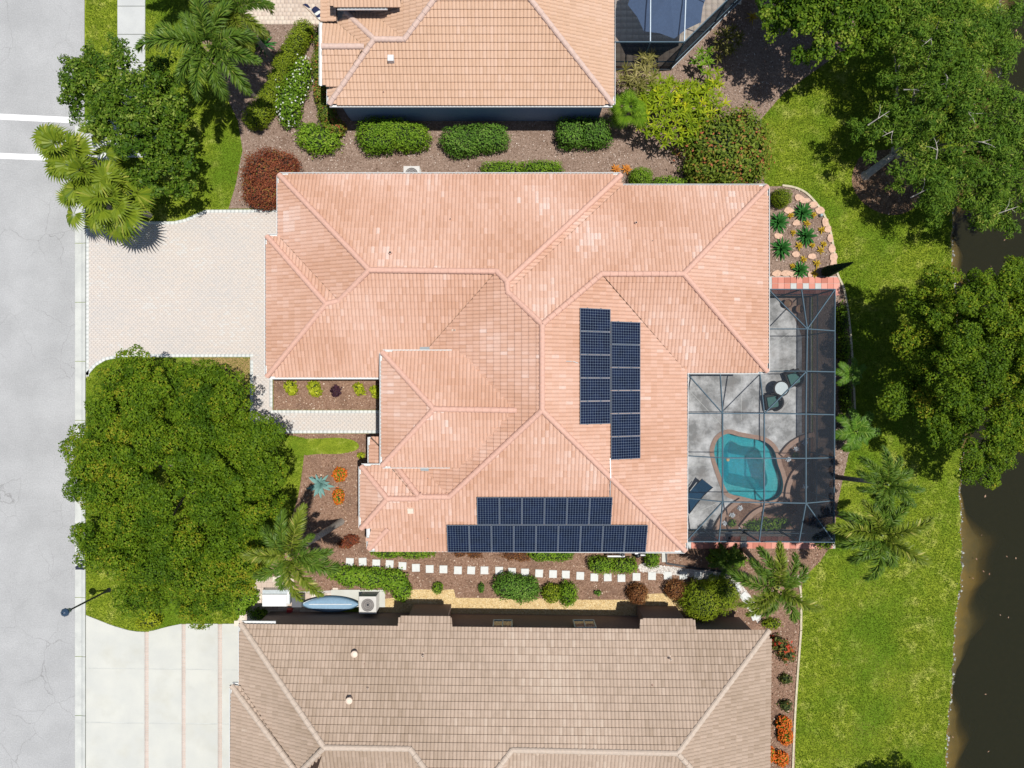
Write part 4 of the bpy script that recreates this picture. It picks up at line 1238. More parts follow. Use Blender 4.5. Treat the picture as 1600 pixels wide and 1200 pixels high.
for x, wd in ((785, .9), (917, 1.0)):
    opening(hb, 'window', (ex(x, ZE), ey(988.5, ZE) + .02, 1.9), (wd, 1.1), math.pi, 'window_glass', 'window_frame')
for x, y in ((556, 1018), (548, 1090)):
    p = on(BN, x, y)
    o_ = MB(); o_.cyl(p + Vector((0, 0, -.1)), .085, .42, 14); q = o_.build('vent_pipe', MT['vent_cream'], hb.root)
    o_ = MB(); o_.lathe([(.0, .0), (.16, .0), (.15, .05), (.08, .09), (0, .1)], p + Vector((0, 0, .32)), 16); o_.build('vent_cap', MT['vent_cream'], q)
hb.pipe(BN, 662, 1022, .05, .3, 'vent_cream', .1); hb.pipe(BN, 576, 1073, .04, .24, 'vent_cream', .1); hb.pipe(BN, 1046, 1027, .05, .3, 'vent_cream', .1); hb.pipe(BN, 570, 1036, .025, .12, flash=.05); hb.pipe(BN, 1019, 1070, .025, .12, flash=.05)

# ------------------------------------------------------------------ solar panels
def panel_meshes(w, l):
    """w across, l upslope, thin framed module"""
    b = MB()
    b.box((w / 2, l / 2, .02), (w - .03, l - .03, .012)); back = b.mesh('backsheet', MT['solar_back'])
    b = MB(); t = .022
    for c, s in (((w / 2, t / 2, .02), (w, t, .04)), ((w / 2, l - t / 2, .02), (w, t, .04)), ((t / 2, l / 2, .021), (t, l - 2 * t, .038)), ((w - t / 2, l / 2, .021), (t, l - 2 * t, .038))): b.box(c, s)
    frame = b.mesh('frame', MT['solar_frame'])
    b = MB(); nx, ny = 8, 12
    cw, cl = (w - .05) / nx, (l - .05) / ny
    for i in range(nx):
        for j in range(ny):
            x, y = .025 + (i + .5) * cw, .025 + (j + .5) * cl
            hx, hy, ch = cw / 2 - .0055, cl / 2 - .0055, .014
            pts = [(-hx + ch, -hy), (hx - ch, -hy), (hx, -hy + ch), (hx, hy - ch), (hx - ch, hy), (-hx + ch, hy), (-hx, hy - ch), (-hx, -hy + ch)]
            b.add([(x + q[0], y + q[1], .029) for q in pts], [tuple(range(8))])
    cells = b.mesh('cells', MT['solar_cell'])
    return back, frame, cells
def frame_of(pl):
    ax, sg, e, ze, s = pl
    down = Vector((-sg, 0, 0)) if ax == 'x' else Vector((0, -sg, 0))
    v = (-down + Vector((0, 0, s))).normalized()
    n = Vector((s * down.x, s * down.y, 1)).normalized()
    u = v.cross(n).normalized()
    return u, v, n
def array(pl, lower_row_corner, lower_row_end, upper_px, n, rowname, arr, flip):
    u, v, n_ = frame_of(pl)
    A_, B_, C_ = on(pl, *lower_row_corner), on(pl, *lower_row_end), on(pl, *upper_px)
    W_ = abs((B_ - A_).dot(u)) / n; L_ = abs((C_ - A_).dot(v))
    ms = panel_meshes(W_ - .016, L_ - .016)
    Mx = Matrix((u, v, n_)).transposed()
    s = 1 if (B_ - A_).dot(u) > 0 else -1
    for k in range(n):
        kk_ = k if s > 0 else -(k + 1)
        o = A_ + u * (kk_ * W_ + .008) + v * .008 + n_ * .17
        i = k
        root = empty('solar_panel', o, f'{ORD[i]} solar panel from the {flip} in the {rowname}', 'solar panel', arr)
        for nm, me in zip(('backsheet', 'frame', 'cells'), ms):
            q = link(nm, me, root, o, Mx)
            if nm == 'cells': q['kind'] = 'stuff'
        b = MB()
        for t in (.28, .72):
            b.bar(o + v * (L_ * t) - u * .0 - n_ * .06 + u * -.03, o + v * (L_ * t) - n_ * .06 + u * (W_ + .02), .05, .06)
        b.build('rail', MT['rail'], root)
array(E3, (950.5, 483.5), (950.5, 662), (903, 483.5), 5, 'short column nearest the roof ridge', 'solar panels on the east slope', 'top')
array(E3, (997, 504), (994, 716), (951.5, 504), 6, 'long column nearest the pool', 'solar panels on the east slope', 'top')
array(S3, (746, 816), (954, 816), (746, 773.5), 6, 'upper row of the south slope', 'solar panels on the south slope', 'west end')
array(S3, (700, 859), (1008, 859), (700, 816.8), 9, 'lower row along the eave', 'solar panels on the south slope', 'west end')
b = MB(); b.tube([on(E3, 953, 716) + Vector((0, 0, .1)), on(E3, 953.3, 746) + Vector((0, 0, .17)), on(S3, 953, 752) + Vector((0, 0, .16)), on(S3, 952.5, 776) + Vector((0, 0, .12))], .02, 6)
b.build('conduit', MT['flashing'], hm.root)
b = MB(); b.tube([on(E3, 884, 564.5) + Vector((0, 0, .1)), on(E3, 896, 564.8) + Vector((0, 0, .1)), on(E3, 903, 567.5) + Vector((0, 0, .12))], .018, 6)
b.build('conduit', MT['flashing'], hm.root)

# =================================================================== pool, deck and screen cage
DECK = XY([(1190, 463), (1268, 463), (1268, 829), (1055, 829), (1055, 560), (1190, 560)])
b = MB(); b.prism(DECK, -0.03, 0.02, holes=[POOL_HOLE])
tag(b.build('pool_deck', MT['pool_deck']), kind='structure')
Z2 = lambda l: XY(zp(l, 1060, 620, 5))
for a_, c_ in (((1073, 606), (1134, 671)), ((1240, 615), (1199, 672)), ((1158, 575), (1158, 656)), ((1064, 726.5), (1109, 726.5)), ((1064, 812), (1124, 784)), ((1195, 578), (1252, 578)), ((1200, 545), (1250, 508))):
    bb = MB(); bb.prism(band(XY([a_, c_]), -.014, .014), None, .0235); tag(bb.build('deck_joint', MT['stepping_stone']), kind='structure')
pool = empty('swimming_pool', P(1166, 730), 'turquoise freeform swimming pool with brown coping under the screen cage', 'pool')
DEEP = smooth_poly(Z2([(420, 350), (500, 385), (620, 402), (660, 440), (690, 540), (716, 640), (708, 700), (672, 735), (600, 732), (500, 712), (405, 688), (372, 640), (362, 520), (370, 420)]), 4)
b = MB()
n = len(POOL_HOLE)
pa = POOL_HOLE
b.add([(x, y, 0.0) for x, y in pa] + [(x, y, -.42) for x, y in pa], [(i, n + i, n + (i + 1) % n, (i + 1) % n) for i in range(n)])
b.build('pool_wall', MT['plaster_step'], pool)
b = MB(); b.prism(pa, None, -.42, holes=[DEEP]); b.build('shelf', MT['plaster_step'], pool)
b = MB(); m_ = len(DEEP); dl = grow(DEEP, -.12)
b.add([(x, y, -.42) for x, y in DEEP[::(1)]] , [])
b = MB()
dd = DEEP if sum(DEEP[i][0] * DEEP[(i + 1) % m_][1] - DEEP[(i + 1) % m_][0] * DEEP[i][1] for i in range(m_)) > 0 else DEEP[::-1]
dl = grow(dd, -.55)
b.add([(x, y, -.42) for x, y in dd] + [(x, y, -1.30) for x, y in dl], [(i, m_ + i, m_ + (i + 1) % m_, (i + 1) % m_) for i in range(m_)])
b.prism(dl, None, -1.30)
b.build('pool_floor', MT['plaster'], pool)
b = MB(); b.prism(pa, None, -.11); b.build('pool_water', MT['pool_water'], pool)
b = MB(); b.prism(grow(POOL_WATER, .22), 0.0, .055, holes=[POOL_WATER]); b.build('coping', MT['coping'], pool)
b = MB(); b.cyl(P(1137, 718, -.05), .09, .05, 12); b.cyl(P(1137, 718, 0), .06, .04, 12); b.build('float', MT['tan_gravel'], pool)
# planters: low curved walls and the beds they hold
for ln, lab in (([(795, 455), (850, 385), (910, 340), (980, 308), (1050, 290)], 'curved brown planter wall north-east of the pool'), ([(838, 800), (845, 710), (880, 615), (930, 555), (985, 515)], 'curved brown planter wall hugging the east side of the pool'),
                ([(275, 1045), (330, 945), (400, 860), (480, 800)], 'curved brown planter wall south-west of the pool'), ([(480, 1015), (560, 920), (640, 870), (740, 848), (835, 795)], 'long curved brown planter wall south of the pool')):
    q = smooth_line(Z2(ln), 6)
    bb = MB(); bb.prism(band(q, -.11, .11), -.02, .24)
    tag(bb.build('planter_wall', MT['coping']), lab, 'planter wall')
for pl in ([(800, 470), (850, 425), (910, 372), (980, 340), (1045, 318), (1045, 500), (985, 515), (930, 555), (880, 615), (850, 690), (832, 640), (805, 560)],
           [(850, 800), (860, 710), (895, 625), (945, 560), (1045, 500), (1045, 1045), (480, 1045), (500, 1010), (570, 925), (650, 880), (750, 852)],
           [(290, 1045), (345, 945), (410, 870), (480, 810), (620, 830), (680, 850), (560, 915), (475, 1005), (460, 1045)]):
    bb = MB(); bb.prism(Z2(pl), None, .05); tag(bb.build('planting_bed', MT['mulch']), kind='structure')
for pl in ([(1213, 463), (1221, 480), (1238, 491), (1246, 508), (1252.5, 526), (1267, 526), (1267, 463)], [(1252.5, 527), (1267, 527), (1267, 677), (1252.5, 677)]):
    bb = MB(); bb.prism(XY(pl), None, .03); tag(bb.build('planting_bed', MT['grey_mulch']), kind='structure')
# red paver walks north and south of the cage
rv = []
for k in range(5):
    bb = MB(); bb.prism([(-.15, -.15), (.15, -.15), (.15, .15), (-.15, .15)], 0, .04); me = bb.mesh('paver', MT['red_paver']); set_tint(me, [k / 4.] * len(me.vertices)); rv.append(me)
gv = bb.mesh('paver', MT['flat_stone'])
bb = MB(); bb.prism([(-.15, -.15), (.15, -.15), (.15, .15), (-.15, .15)], 0, .045); grn = bb.mesh('paver', MT['sidewalk'])
for nm, (x0, y0, x1, y1), odd in (('paver_walk_north', (1196, 432, 1312, 462), ((4, 1), (6, 1), (8, 1))), ('paver_walk_south', (1070, 830, 1305, 857), ((0, 0), (9, 0), (9, 1)))):
    bb = MB(); bb.prism(XY([(x0, y0), (x1, y0), (x1, y1), (x0, y1)]), -.03, .012); wk = bb.build(nm, MT['joint_sand']); tag(wk, kind='structure')
    A_, B_ = P(x0, y1), P(x1, y0)
    nx, ny = int((B_.x - A_.x) / .315), int((B_.y - A_.y) / .315)
    for i in range(nx):
        for j in range(ny):
            pale = i < 1 or (i, j) in odd
            link('paver', grn if pale else rnd.choice(rv), wk, (A_.x + (i + .5) * .315, A_.y + (j + .5) * .315, .006))

def cage(label, nodes_, beams, roofs, eaves, walls, wallmat='wall_screen', beam='cage_beam', base=None, white=()):
    root = empty('screen_cage', base, label, 'screen enclosure')
    for i, (a, c) in enumerate(beams + eaves):
        bb = MB(); bb.bar(nodes_[a], nodes_[c], .042, .10); bb.build('beam', MT['cage_white' if (a, c) in white else beam], root)
    for pl in roofs:
        bb = MB(); bb.add([nodes_[k] + Vector((0, 0, .045)) for k in pl], [tuple(range(len(pl)))]); bb.build('screen_panel', MT['screen'], root)
    seen = set()
    for a, c in walls:
        A_, C_ = nodes_[a], nodes_[c]
        A0, C0 = Vector((A_.x, A_.y, .03)), Vector((C_.x, C_.y, .03))
        bb = MB(); bb.add([A0, C0, C_, A_], [(0, 1, 2, 3)]); bb.build('wall_screen', MT[wallmat], root)
        for z in (.06, .95):
            bb = MB(); bb.bar(Vector((A_.x, A_.y, z)), Vector((C_.x, C_.y, z)), .045, .05 if z > .5 else .09); bb.build('rail', MT[beam if z > .5 else 'cage_white' if white else beam], root)
        for k, q, q0 in ((a, A_, A0), (c, C_, C0)):
            if k in seen: continue
            seen.add(k)
            bb = MB(); bb.box((q.x, q.y, q.z / 2), (.06, .06, q.z - .06)); bb.build('post', MT[beam], root)
    return root
ze, zn = 2.88, 3.75
nd_ = {k: P(x, y, ze) for k, (x, y) in dict(h1=(1073, 583), L646=(1072, 646), L712=(1072, 712), L778=(1072, 778), L846=(1072, 846), B1123=(1123, 846), B1186=(1186, 846), B1248=(1248, 846.5), B1302=(1303, 847), R782=(1303, 782),
       R715=(1303.5, 715), R648=(1303.5, 648), R581=(1304, 581), R517=(1304, 517), R452=(1304.5, 452), T1252=(1252, 452), T1200=(1200, 452), H514=(1200, 514), H579=(1199, 580), S1125=(1125, 582), S1187=(1187, 582)).items()}
nd_.update({k: P(x, y, zn) for k, (x, y) in dict(n00=(1129, 646), n10=(1194, 646), n20=(1259, 647), n01=(1129, 715.5), n11=(1194, 716), n21=(1259, 716), n02=(1129, 784), n12=(1194, 785), n22=(1259, 786), n2a=(1260, 580), n2b=(1261, 514)).items()})
bm = 'n00-n10 n10-n20 n01-n11 n11-n21 n02-n12 n12-n22 n00-n01 n01-n02 n10-n11 n11-n12 n20-n21 n21-n22 n20-n2a n2a-n2b L646-n00 L712-n01 L778-n02 n20-R648 n21-R715 n22-R782 n2a-R581 n2b-R517 n2b-H514 n2a-H579 n2b-T1252 n2b-T1200 n2b-R452 S1125-n00 S1187-n10 h1-n00 n2a-n10 n02-B1123 n12-B1186 n22-B1248 n02-L846 n22-B1302'
ev = 'T1200-T1252 T1252-R452 R452-R517 R517-R581 R581-R648 R648-R715 R715-R782 R782-B1302 B1302-B1248 B1248-B1186 B1186-B1123 B1123-L846'
pr = lambda s: [tuple(q.split('-')) for q in s.split()]
rf = 'h1-S1125-n00 h1-n00-L646 S1125-S1187-n10-n00 S1187-H579-n2a-n10 n10-n2a-n20 L646-n00-n01-L712 L712-n01-n02-L778 L778-n02-L846 L846-n02-B1123 n02-n12-B1186-B1123 n12-n22-B1248-B1186 n22-B1302-B1248 n22-R782-B1302 n21-R715-R782-n22 n20-R648-R715-n21 n2a-R581-R648-n20 n2b-R517-R581-n2a n2b-R452-R517 T1252-R452-n2b T1200-T1252-n2b T1200-n2b-H514 H514-n2b-n2a-H579 n00-n10-n11-n01 n10-n20-n21-n11 n01-n11-n12-n02 n11-n21-n22-n12'
cage('large blue-grey screen cage roofed over the turquoise pool', nd_, pr(bm), pr(rf), pr(ev), pr(ev), base=P(1190, 650))
# the northern neighbour's cage with angled side
zc = 3.0
nc = {k: P(x, y, zc) for k, (x, y) in dict(a=(960, 66), b=(1016, 66), c=(1069, 66), d=(1136, 0), e=(1212, -75), f=(1017, -140), g=(1075, -140), h=(960, -140), i=(1150, -140), j=(960, -20), k=(1016.5, -20), l=(1072, -20)).items()}
cage('dark-screened cage with an angled side behind the northern house', nc, pr('b-k k-f c-l l-g j-k k-l l-d'), pr('a-b-k-j b-c-l-k c-d-l j-k-f-h k-l-g-f l-d-e-i-g'), pr('a-b b-c c-d d-e'), pr('a-b b-c c-d d-e'), base=P(1040, 20), white=(('b', 'k'), ('c', 'l'), ('k', 'f'), ('l', 'g')))
bb = MB(); bb.prism(XY([(950, -140), (1200, -140), (1160, 0), (1049, 103), (950, 103)]), -.02, .012)
nk = bb.build('neighbour_deck', MT['joint_sand']); tag(nk, kind='structure')
paver_field('deck_pavers', XY([(950, -140), (1195, -140), (1157, 0), (1047, 102), (950, 102)]), .31, .31, MT['patio_paver'], nk, 0, .03, bond=False)
# big patio umbrella under that cage
um = P(1047, 0, 0); um = P(1045, -6, 2.55); um.z = 0
root = empty('patio_umbrella', um, 'large blue-grey patio umbrella under the northern screen cage', 'umbrella')
bb = MB(); bb.cyl(um + Vector((0, 0, .04)), .025, 2.75, 10); bb.build('pole', MT['black_metal'], root)
bb = MB(); bb.cyl(um + Vector((0, 0, .03)), .28, .06, 20); bb.build('base', MT['black_metal'], root)
for k in range(8):
    a0, a1 = 2 * math.pi * (k + .2) / 8, 2 * math.pi * (k + 1.2) / 8
    c = um + Vector((0, 0, 2.85)); p0 = um + Vector((1.95 * math.cos(a0), 1.95 * math.sin(a0), 2.35)); p1 = um + Vector((1.95 * math.cos(a1), 1.95 * math.sin(a1), 2.35)); pm = um + Vector((1.72 * math.cos((a0 + a1) / 2), 1.72 * math.sin((a0 + a1) / 2), 2.36))
    bb = MB(); q = [(c + (x - c) * .55 + Vector((0, 0, .0))) for x in (p0, pm, p1)]
    q[1] -= Vector((0, 0, .03))
    bb.add([c, q[0], q[1], q[2], p0, pm, p1], [(0, 1, 2), (0, 2, 3), (1, 4, 5, 2), (2, 5, 6, 3)]); bb.build('canopy_panel', MT['umbrella_cloth'], root)
    bb = MB(); bb.tube([c - Vector((0, 0, .04)), p0 - Vector((0, 0, .04))], .012, 5); bb.build('rib', MT['black_metal'], root)

# ------------------------------------------------------------------ furniture and equipment
# round table and two wicker chairs
tp = P(1221, 607, .72); tp.z = .02
root = empty('patio_table', tp, 'small round patio table with pale glass top between two dark chairs', 'table')
bb = MB(); bb.cyl(tp + Vector((0, 0, .70)), .33, .02, 32); bb.build('table_top', MT['glass_top'], root)
bb = MB(); bb.lathe([(.32, .655), (.40, .66), (.40, .705), (.335, .705)], tp, 32); bb.build('rim', MT['wicker'], root)
for k in range(4):
    a = math.pi / 4 + k * math.pi / 2
    bb = MB(); bb.tube([tp + Vector((.32 * math.cos(a), .32 * math.sin(a), 0)), tp + Vector((.26 * math.cos(a), .26 * math.sin(a), .68))], .018, 8); bb.build('leg', MT['wicker'], root)
bb = MB(); bb.cyl(tp + Vector((-.09, 0, .71)), .16, .006, 20); 
def wicker_chair(px, py, rz, lab):
    c = P(px, py, .45); c.z = .02
    root = empty('wicker_chair', c, lab, 'chair', 'wicker chairs at the round table')
    Rz = Matrix.Rotation(rz, 3, 'Z')
    def W(x, y, z): return c + Rz @ Vector((x * 1.32, y * 1.32, z))
    bb = MB(); bb.box(W(0, 0, .36), (.80, .76, .12), rz); bb.build('seat', MT['wicker'], root)
    bb = MB(); bb.box(W(0, .03, .47), (.58, .56, .10), rz, taper=.92); bb.build('cushion', MT['teal_cushion'], root)
    bb = MB()
    ang = [math.pi * (0.98 + 1.04 * k / 12) for k in range(13)]
    top = [W(.36 * math.cos(a), .05 + .36 * math.sin(a), .62 + .24 * max(0, -math.sin(a))) for a in ang]
    bot = [W(.31 * math.cos(a), .05 + .31 * math.sin(a), .36) for a in ang]
    tin = [p + (W(0, .05, p.z - c.z) - p).normalized() * .07 for p in top]; bin_ = [p + (W(0, .05, p.z - c.z) - p).normalized() * .05 for p in bot]
    n = len(ang)
    bb.add(top + bot + tin + bin_, [(i, i + 1, n + i + 1, n + i) for i in range(n - 1)] + [(2 * n + i, 3 * n + i, 3 * n + i + 1, 2 * n + i + 1) for i in range(n - 1)] + [(i, 2 * n + i, 2 * n + i + 1, i + 1) for i in range(n - 1)] + [(0, n, 3 * n, 2 * n), (n - 1, 3 * n - 1, 4 * n - 1, 2 * n - 1)])
    bb.build('backrest', MT['wicker'], root)
    bb = MB(); bb.box(W(.11, -.20, .66), (.22, .14, .2), rz + .3); bb.build('pillow', MT['wicker'], root)
    for sx in (-1, 1):
        for sy in (-1, 1):
            bb = MB(); bb.box(W(sx * .26, sy * .24, .15), (.05, .05, .3), rz); bb.build('leg', MT['wicker'], root)
wicker_chair(1241, 591, R(110), 'dark wicker chair with green cushion north-east of the round table')
wicker_chair(1208, 628, R(-70 + 110 + 60), 'dark wicker chair with green cushion south-west of the round table')
# sun lounger half under the eave
lc = P(1087, 774, .4); lc.z = .02
root = empty('sun_lounger', lc, 'navy blue sling sun lounger half under the tiled eave', 'sun lounger')
Rz = Matrix.Rotation(R(-38), 3, 'Z')
def W(x, y, z): return lc + Rz @ Vector((x, y, z))
for s in (-1, 1):
    bb = MB(); bb.tube([W(s * .34, -.95, .30), W(s * .34, .25, .32), W(s * .34, .85, .68)], .02, 8); bb.build('side_rail', MT['black_metal'], root)
    for y in (-.8, .25):
        bb = MB(); bb.tube([W(s * .34, y, .31), W(s * .36, y, 0)], .018, 8); bb.build('leg', MT['black_metal'], root)
bb = MB(); bb.add([W(-.33, -.93, .30), W(.33, -.93, .30), W(.33, -.3, .27), W(-.33, -.3, .27), W(.33, .25, .31), W(-.33, .25, .31)], [(0, 1, 2, 3), (3, 2, 4, 5)]); bb.build('seat', MT['lounger_cloth'], root)
bb = MB(); bb.add([W(-.33, .252, .312), W(.33, .252, .312), W(.33, .84, .67), W(-.33, .84, .67)], [(0, 1, 2, 3)]); bb.build('backrest', MT['lounger_cloth'], root)
bb = MB(); bb.tube([W(-.40, .0, .50), W(-.40, .55, .50)], .022, 8); bb.tube([W(-.36, .0, .31), W(-.40, .0, .5)], .015, 6); bb.build('armrest', MT['white_metal'], root)
# brown pots
for px, py, s, lab in ((1231, 474, .20, 'brown clay pot nearest the house in the cage corner bed'), (1249, 483, .19, 'brown clay pot nearest the cage wall in the corner bed')):
    c = P(px, py, .3); c.z = .03
    root = empty('plant_pot', c, lab, 'pot')
    bb = MB(); bb.lathe([(s * .65, 0), (s * .95, .30), (s * 1.08, .31), (s * 1.08, .36), (s * .92, .36), (s * .88, .28)], c, 24); bb.build('pot', MT['terracotta'], root)
    bb = MB(); bb.cyl(c + Vector((0, 0, .26)), s * .88, .03, 20); bb.build('soil', MT['litter'], root)
# street lamp
lb = P(170, 922)
root = empty('street_lamp', lb, 'slim black street lamp with lantern head on the verge', 'street lamp')
bb = MB(); bb.cyl(lb, .13, .12, 12, .09); bb.cyl(lb + Vector((0, 0, .12)), .085, .35, 12, .055); bb.build('base', MT['black_metal'], root)
bb = MB(); bb.tube([lb + Vector((0, 0, .4)), lb + Vector((0, 0, 3.25))], [.05, .038], 10); bb.build('pole', MT['black_metal'], root)
bb = MB(); bb.lathe([(.05, 3.2), (.11, 3.28), (.10, 3.32)], lb, 8); bb.build('collar', MT['lamp_blue'], root)
bb = MB(); bb.lathe([(.10, 3.32), (.17, 3.62), (.12, 3.60)], lb, 8); bb.build('lantern', MT['glass_top'], root)
bb = MB(); bb.lathe([(.20, 3.60), (.19, 3.66), (.10, 3.76), (.03, 3.80), (.03, 3.88), (0, 3.90)], lb, 8); bb.build('cap', MT['lamp_blue'], root)
# small half-hidden box among the palms
c = P(160, 243, .9); c.z = 0
root = empty('utility_box', c, 'small blue and white box half hidden between fan palms and broadleaf tree', 'utility box')
bb = MB(); bb.box(c + Vector((0, 0, .45)), (.42, .36, .9)); bb.build('case', MT['kayak_blue'], root)
bb = MB(); bb.box(c + Vector((0, 0, .93)), (.46, .40, .06), taper=.9); bb.build('lid', MT['white_plastic'], root)
# air conditioners
def ac_unit(px, py, z, s, lab, fan=.33):
    c = P(px, py, z); c.z = 0
    root = empty('air_conditioner', c, lab, 'air conditioner')
    z0 = .06
    bb = MB(); bb.box(c + Vector((0, 0, z0 + (z - z0 - .05) / 2)), (s * .97, s * .97, z - z0 - .05)); bb.build('case', MT['ac_side'], root)
    for k in range(9):
        zz = z0 + .08 + k * (z - .2) / 9
        bb = MB(); bb.box(c + Vector((0, 0, zz)), (s * .985, s * .985, .03)); bb.build('louvre', MT['ac_case'], root)
    bb = MB(); n = 28
    sq = [(-s / 2, -s / 2), (s / 2, -s / 2), (s / 2, s / 2), (-s / 2, s / 2)]
    bb.prism([(c.x + x, c.y + y) for x, y in sq], z - .05, z, holes=[[(c.x + fan * math.cos(2 * math.pi * k / n), c.y + fan * math.sin(2 * math.pi * k / n)) for k in range(n)]]); bb.build('top_panel', MT['ac_case'], root)
    bb = MB(); bb.cyl(c + Vector((0, 0, z - .20)), fan, .02, 24); bb.build('well', MT['ac_dark'], root)
    for k in range(5):
        a = 2 * math.pi * k / 5
        bb = MB(); pts = []
        for r, w_ in ((.05, .25), (fan * .55, .36), (fan * .95, .34)):
            pts += [c + Vector((r * math.cos(a - w_), r * math.sin(a - w_), z - .12)), c + Vector((r * math.cos(a + w_), r * math.sin(a + w_), z - .07))]
        bb.add(pts, [(0, 2, 3, 1), (2, 4, 5, 3)]); bb.build('fan_blade', MT['flashing'], root)
    for rr in (.12, .22, .31):
        bb = MB(); ring = [c + Vector((rr * math.cos(2 * math.pi * k / 20), rr * math.sin(2 * math.pi * k / 20), z + .008)) for k in range(21)]; bb.tube(ring, .006, 4); bb.build('grille_ring', MT['black_metal'], root)
    bb = MB(); bb.cyl(c + Vector((0, 0, z - .14)), .06, .12, 12); bb.build('motor', MT['black_metal'], root)
ac_unit(574.5, 945.5, .95, .86, 'square beige air conditioner with round fan beside the kayak', .32)
ac_unit(643, 272, .9, .80, 'grey air conditioner peeking out at the coral roof north eave', .31)
# kayak leaning along the wall
kc = P(517, 946, .35); kc.z = .1
root = empty('kayak', kc, 'blue-grey kayak lying along the brown-roofed house beside the air conditioner', 'kayak')
nS, nP = 22, 12
V, Fq, rim = [], [], []
tilt = Matrix.Rotation(R(-14), 3, 'X')
for i in range(nS + 1):
    t = i / nS; x = (t - .5) * 2.8; w_ = .36 * (math.sin(math.pi * min(max(t, .004), .996))) ** .62; zb_ = .30 * (1 - math.sin(math.pi * t)) ** 1.5 * .5
    for k in range(nP):
        a = 2 * math.pi * k / nP
        zz = math.sin(a)
        V.append(kc + tilt @ Vector((x, w_ * math.cos(a), .2 + zb_ + (.14 if zz > 0 else .2) * zz * (w_ / .36) ** .7)))
for i in range(nS):
    for k in range(nP): Fq.append((i * nP + k, (i + 1) * nP + k, (i + 1) * nP + (k + 1) % nP, i * nP + (k + 1) % nP))
bb = MB(); bb.add(V, [f[::-1] for f in Fq]); bb.build('hull', MT['kayak_blue'], root, smooth=True)
bb = MB(); bb.tube([kc + tilt @ Vector(((t - .5) * 2.8, .37 * math.sin(math.pi * max(.01, min(.99, t))) ** .62, .2 + .15 * (1 - math.sin(math.pi * t)) ** 1.5)) for t in np.linspace(0, 1, 18)], .03, 6)
bb.tube([kc + tilt @ Vector(((t - .5) * 2.8, -.37 * math.sin(math.pi * max(.01, min(.99, t))) ** .62, .2 + .15 * (1 - math.sin(math.pi * t)) ** 1.5)) for t in np.linspace(0, 1, 18)], .03, 6); bb.build('gunwale', MT['kayak_navy'], root)
bb = MB(); bb.tube([kc + tilt @ Vector((x, .0, .35)) for x in np.linspace(-1.15, 1.15, 12)], .02, 6); bb.build('keel_strip', MT['white_plastic'], root)
# deck box, bin
c = P(430, 937, .6); c.z = .04
root = empty('storage_box', c, 'white plastic storage box with sloped lid on the tan patio', 'storage box')
bb = MB(); bb.box(c + Vector((.02, .1, .24)), (1.34, .70, .46), taper=1.04); bb.build('bin', MT['flashing'], root)
bb = MB(); bb.box(c + Vector((-.04, -.04, .54)), (1.28, .62, .07), taper=.94); bb.build('lid', MT['white_plastic'], root)
bb = MB(); bb.box(c + Vector((.64, .1, .50)), (.06, .62, .06)); bb.build('handle', MT['pvc'], root)
c = P(464, 940, .7); c.z = .04
root = empty('waste_bin', c, 'dark grey upright bin between the white box and the kayak', 'bin')
bb = MB(); bb.box(c + Vector((0, 0, .34)), (.46, .52, .66), taper=1.08); bb.build('body', MT['grey_plastic'], root)
bb = MB(); bb.box(c + Vector((0, 0, .70)), (.52, .58, .06), taper=.9); bb.build('lid', MT['grey_plastic'], root)
c = P(452, 954, .2); c.z = .04
root = empty('fuel_can', c, 'small red container at the foot of the taupe wall', 'container')
bb = MB(); bb.box(c + Vector((0, 0, .12)), (.26, .18, .24), taper=.85); bb.build('body', MT['red_plastic'], root)
bb = MB(); bb.tube([c + Vector((-.08, 0, .24)), c + Vector((-.08, 0, .29)), c + Vector((.06, 0, .29)), c + Vector((.06, 0, .24))], .015, 6); bb.build('handle', MT['red_plastic'], root)
# pool plumbing beside the clipped hedge
c = P(962, 869, .5); c.z = 0
root = empty('pool_pump', c, 'white pool plumbing pipes under the solar panels beside the long clipped hedge', 'pool equipment')
bb = MB(); bb.tube([c + Vector((-.42, 0, .52)), c + Vector((.45, 0, .52))], .045, 8); bb.build('pipe', MT['pvc'], root)
bb = MB(); bb.tube([c + Vector((-.25, .3, .46)), c + Vector((.2, .3, .46))], .04, 8); bb.build('pipe', MT['pvc'], root)
for x in (-.35, -.1, .2):
    bb = MB(); bb.tube([c + Vector((x, 0, 0)), c + Vector((x, 0, .52))], .035, 8); bb.build('pipe', MT['pvc'], root)
bb = MB(); bb.cyl(c + Vector((.33, .08, 0)), .13, .55, 16); bb.cyl(c + Vector((.33, .08, .55)), .10, .1, 16, .05); bb.build('pump', MT['black_metal'], root)
c = P(997, 868, .5); c.z = 0
root = empty('pool_filter', c, 'dark pool pump with white pipe stubs between the two clipped hedges', 'pool equipment')
bb = MB(); bb.lathe([(0, 0), (.16, 0), (.17, .35), (.10, .52), (.04, .58), (0, .58)], c, 18); bb.build('tank', MT['black_metal'], root)
bb = MB(); bb.tube([c + Vector((-.16, .1, .5)), c + Vector((.0, .1, .5))], .04, 8); bb.build('pipe', MT['pvc'], root)
bb = MB(); bb.tube([c + Vector((.12, .02, .5)), c + Vector((.38, .02, .5))], .04, 8); bb.build('pipe', MT['pvc'], root)
bb = MB(); bb.tube([c + Vector((.0, .12, .3)), c + Vector((.0, .35, .55))], .04, 8); bb.build('pipe', MT['pvc'], root)
bb = MB(); bb.box(c + Vector((0, -.36, .05)), (.14, .3, .1)); bb.build('brick', MT['terracotta'], root)
# side gate step
bb = MB(); bb.prism(XY([(1034, 860), (1042, 860), (1042, 878), (1034, 878)]), -.02, .05); tag(bb.build('side_step', MT['concrete']), kind='structure')
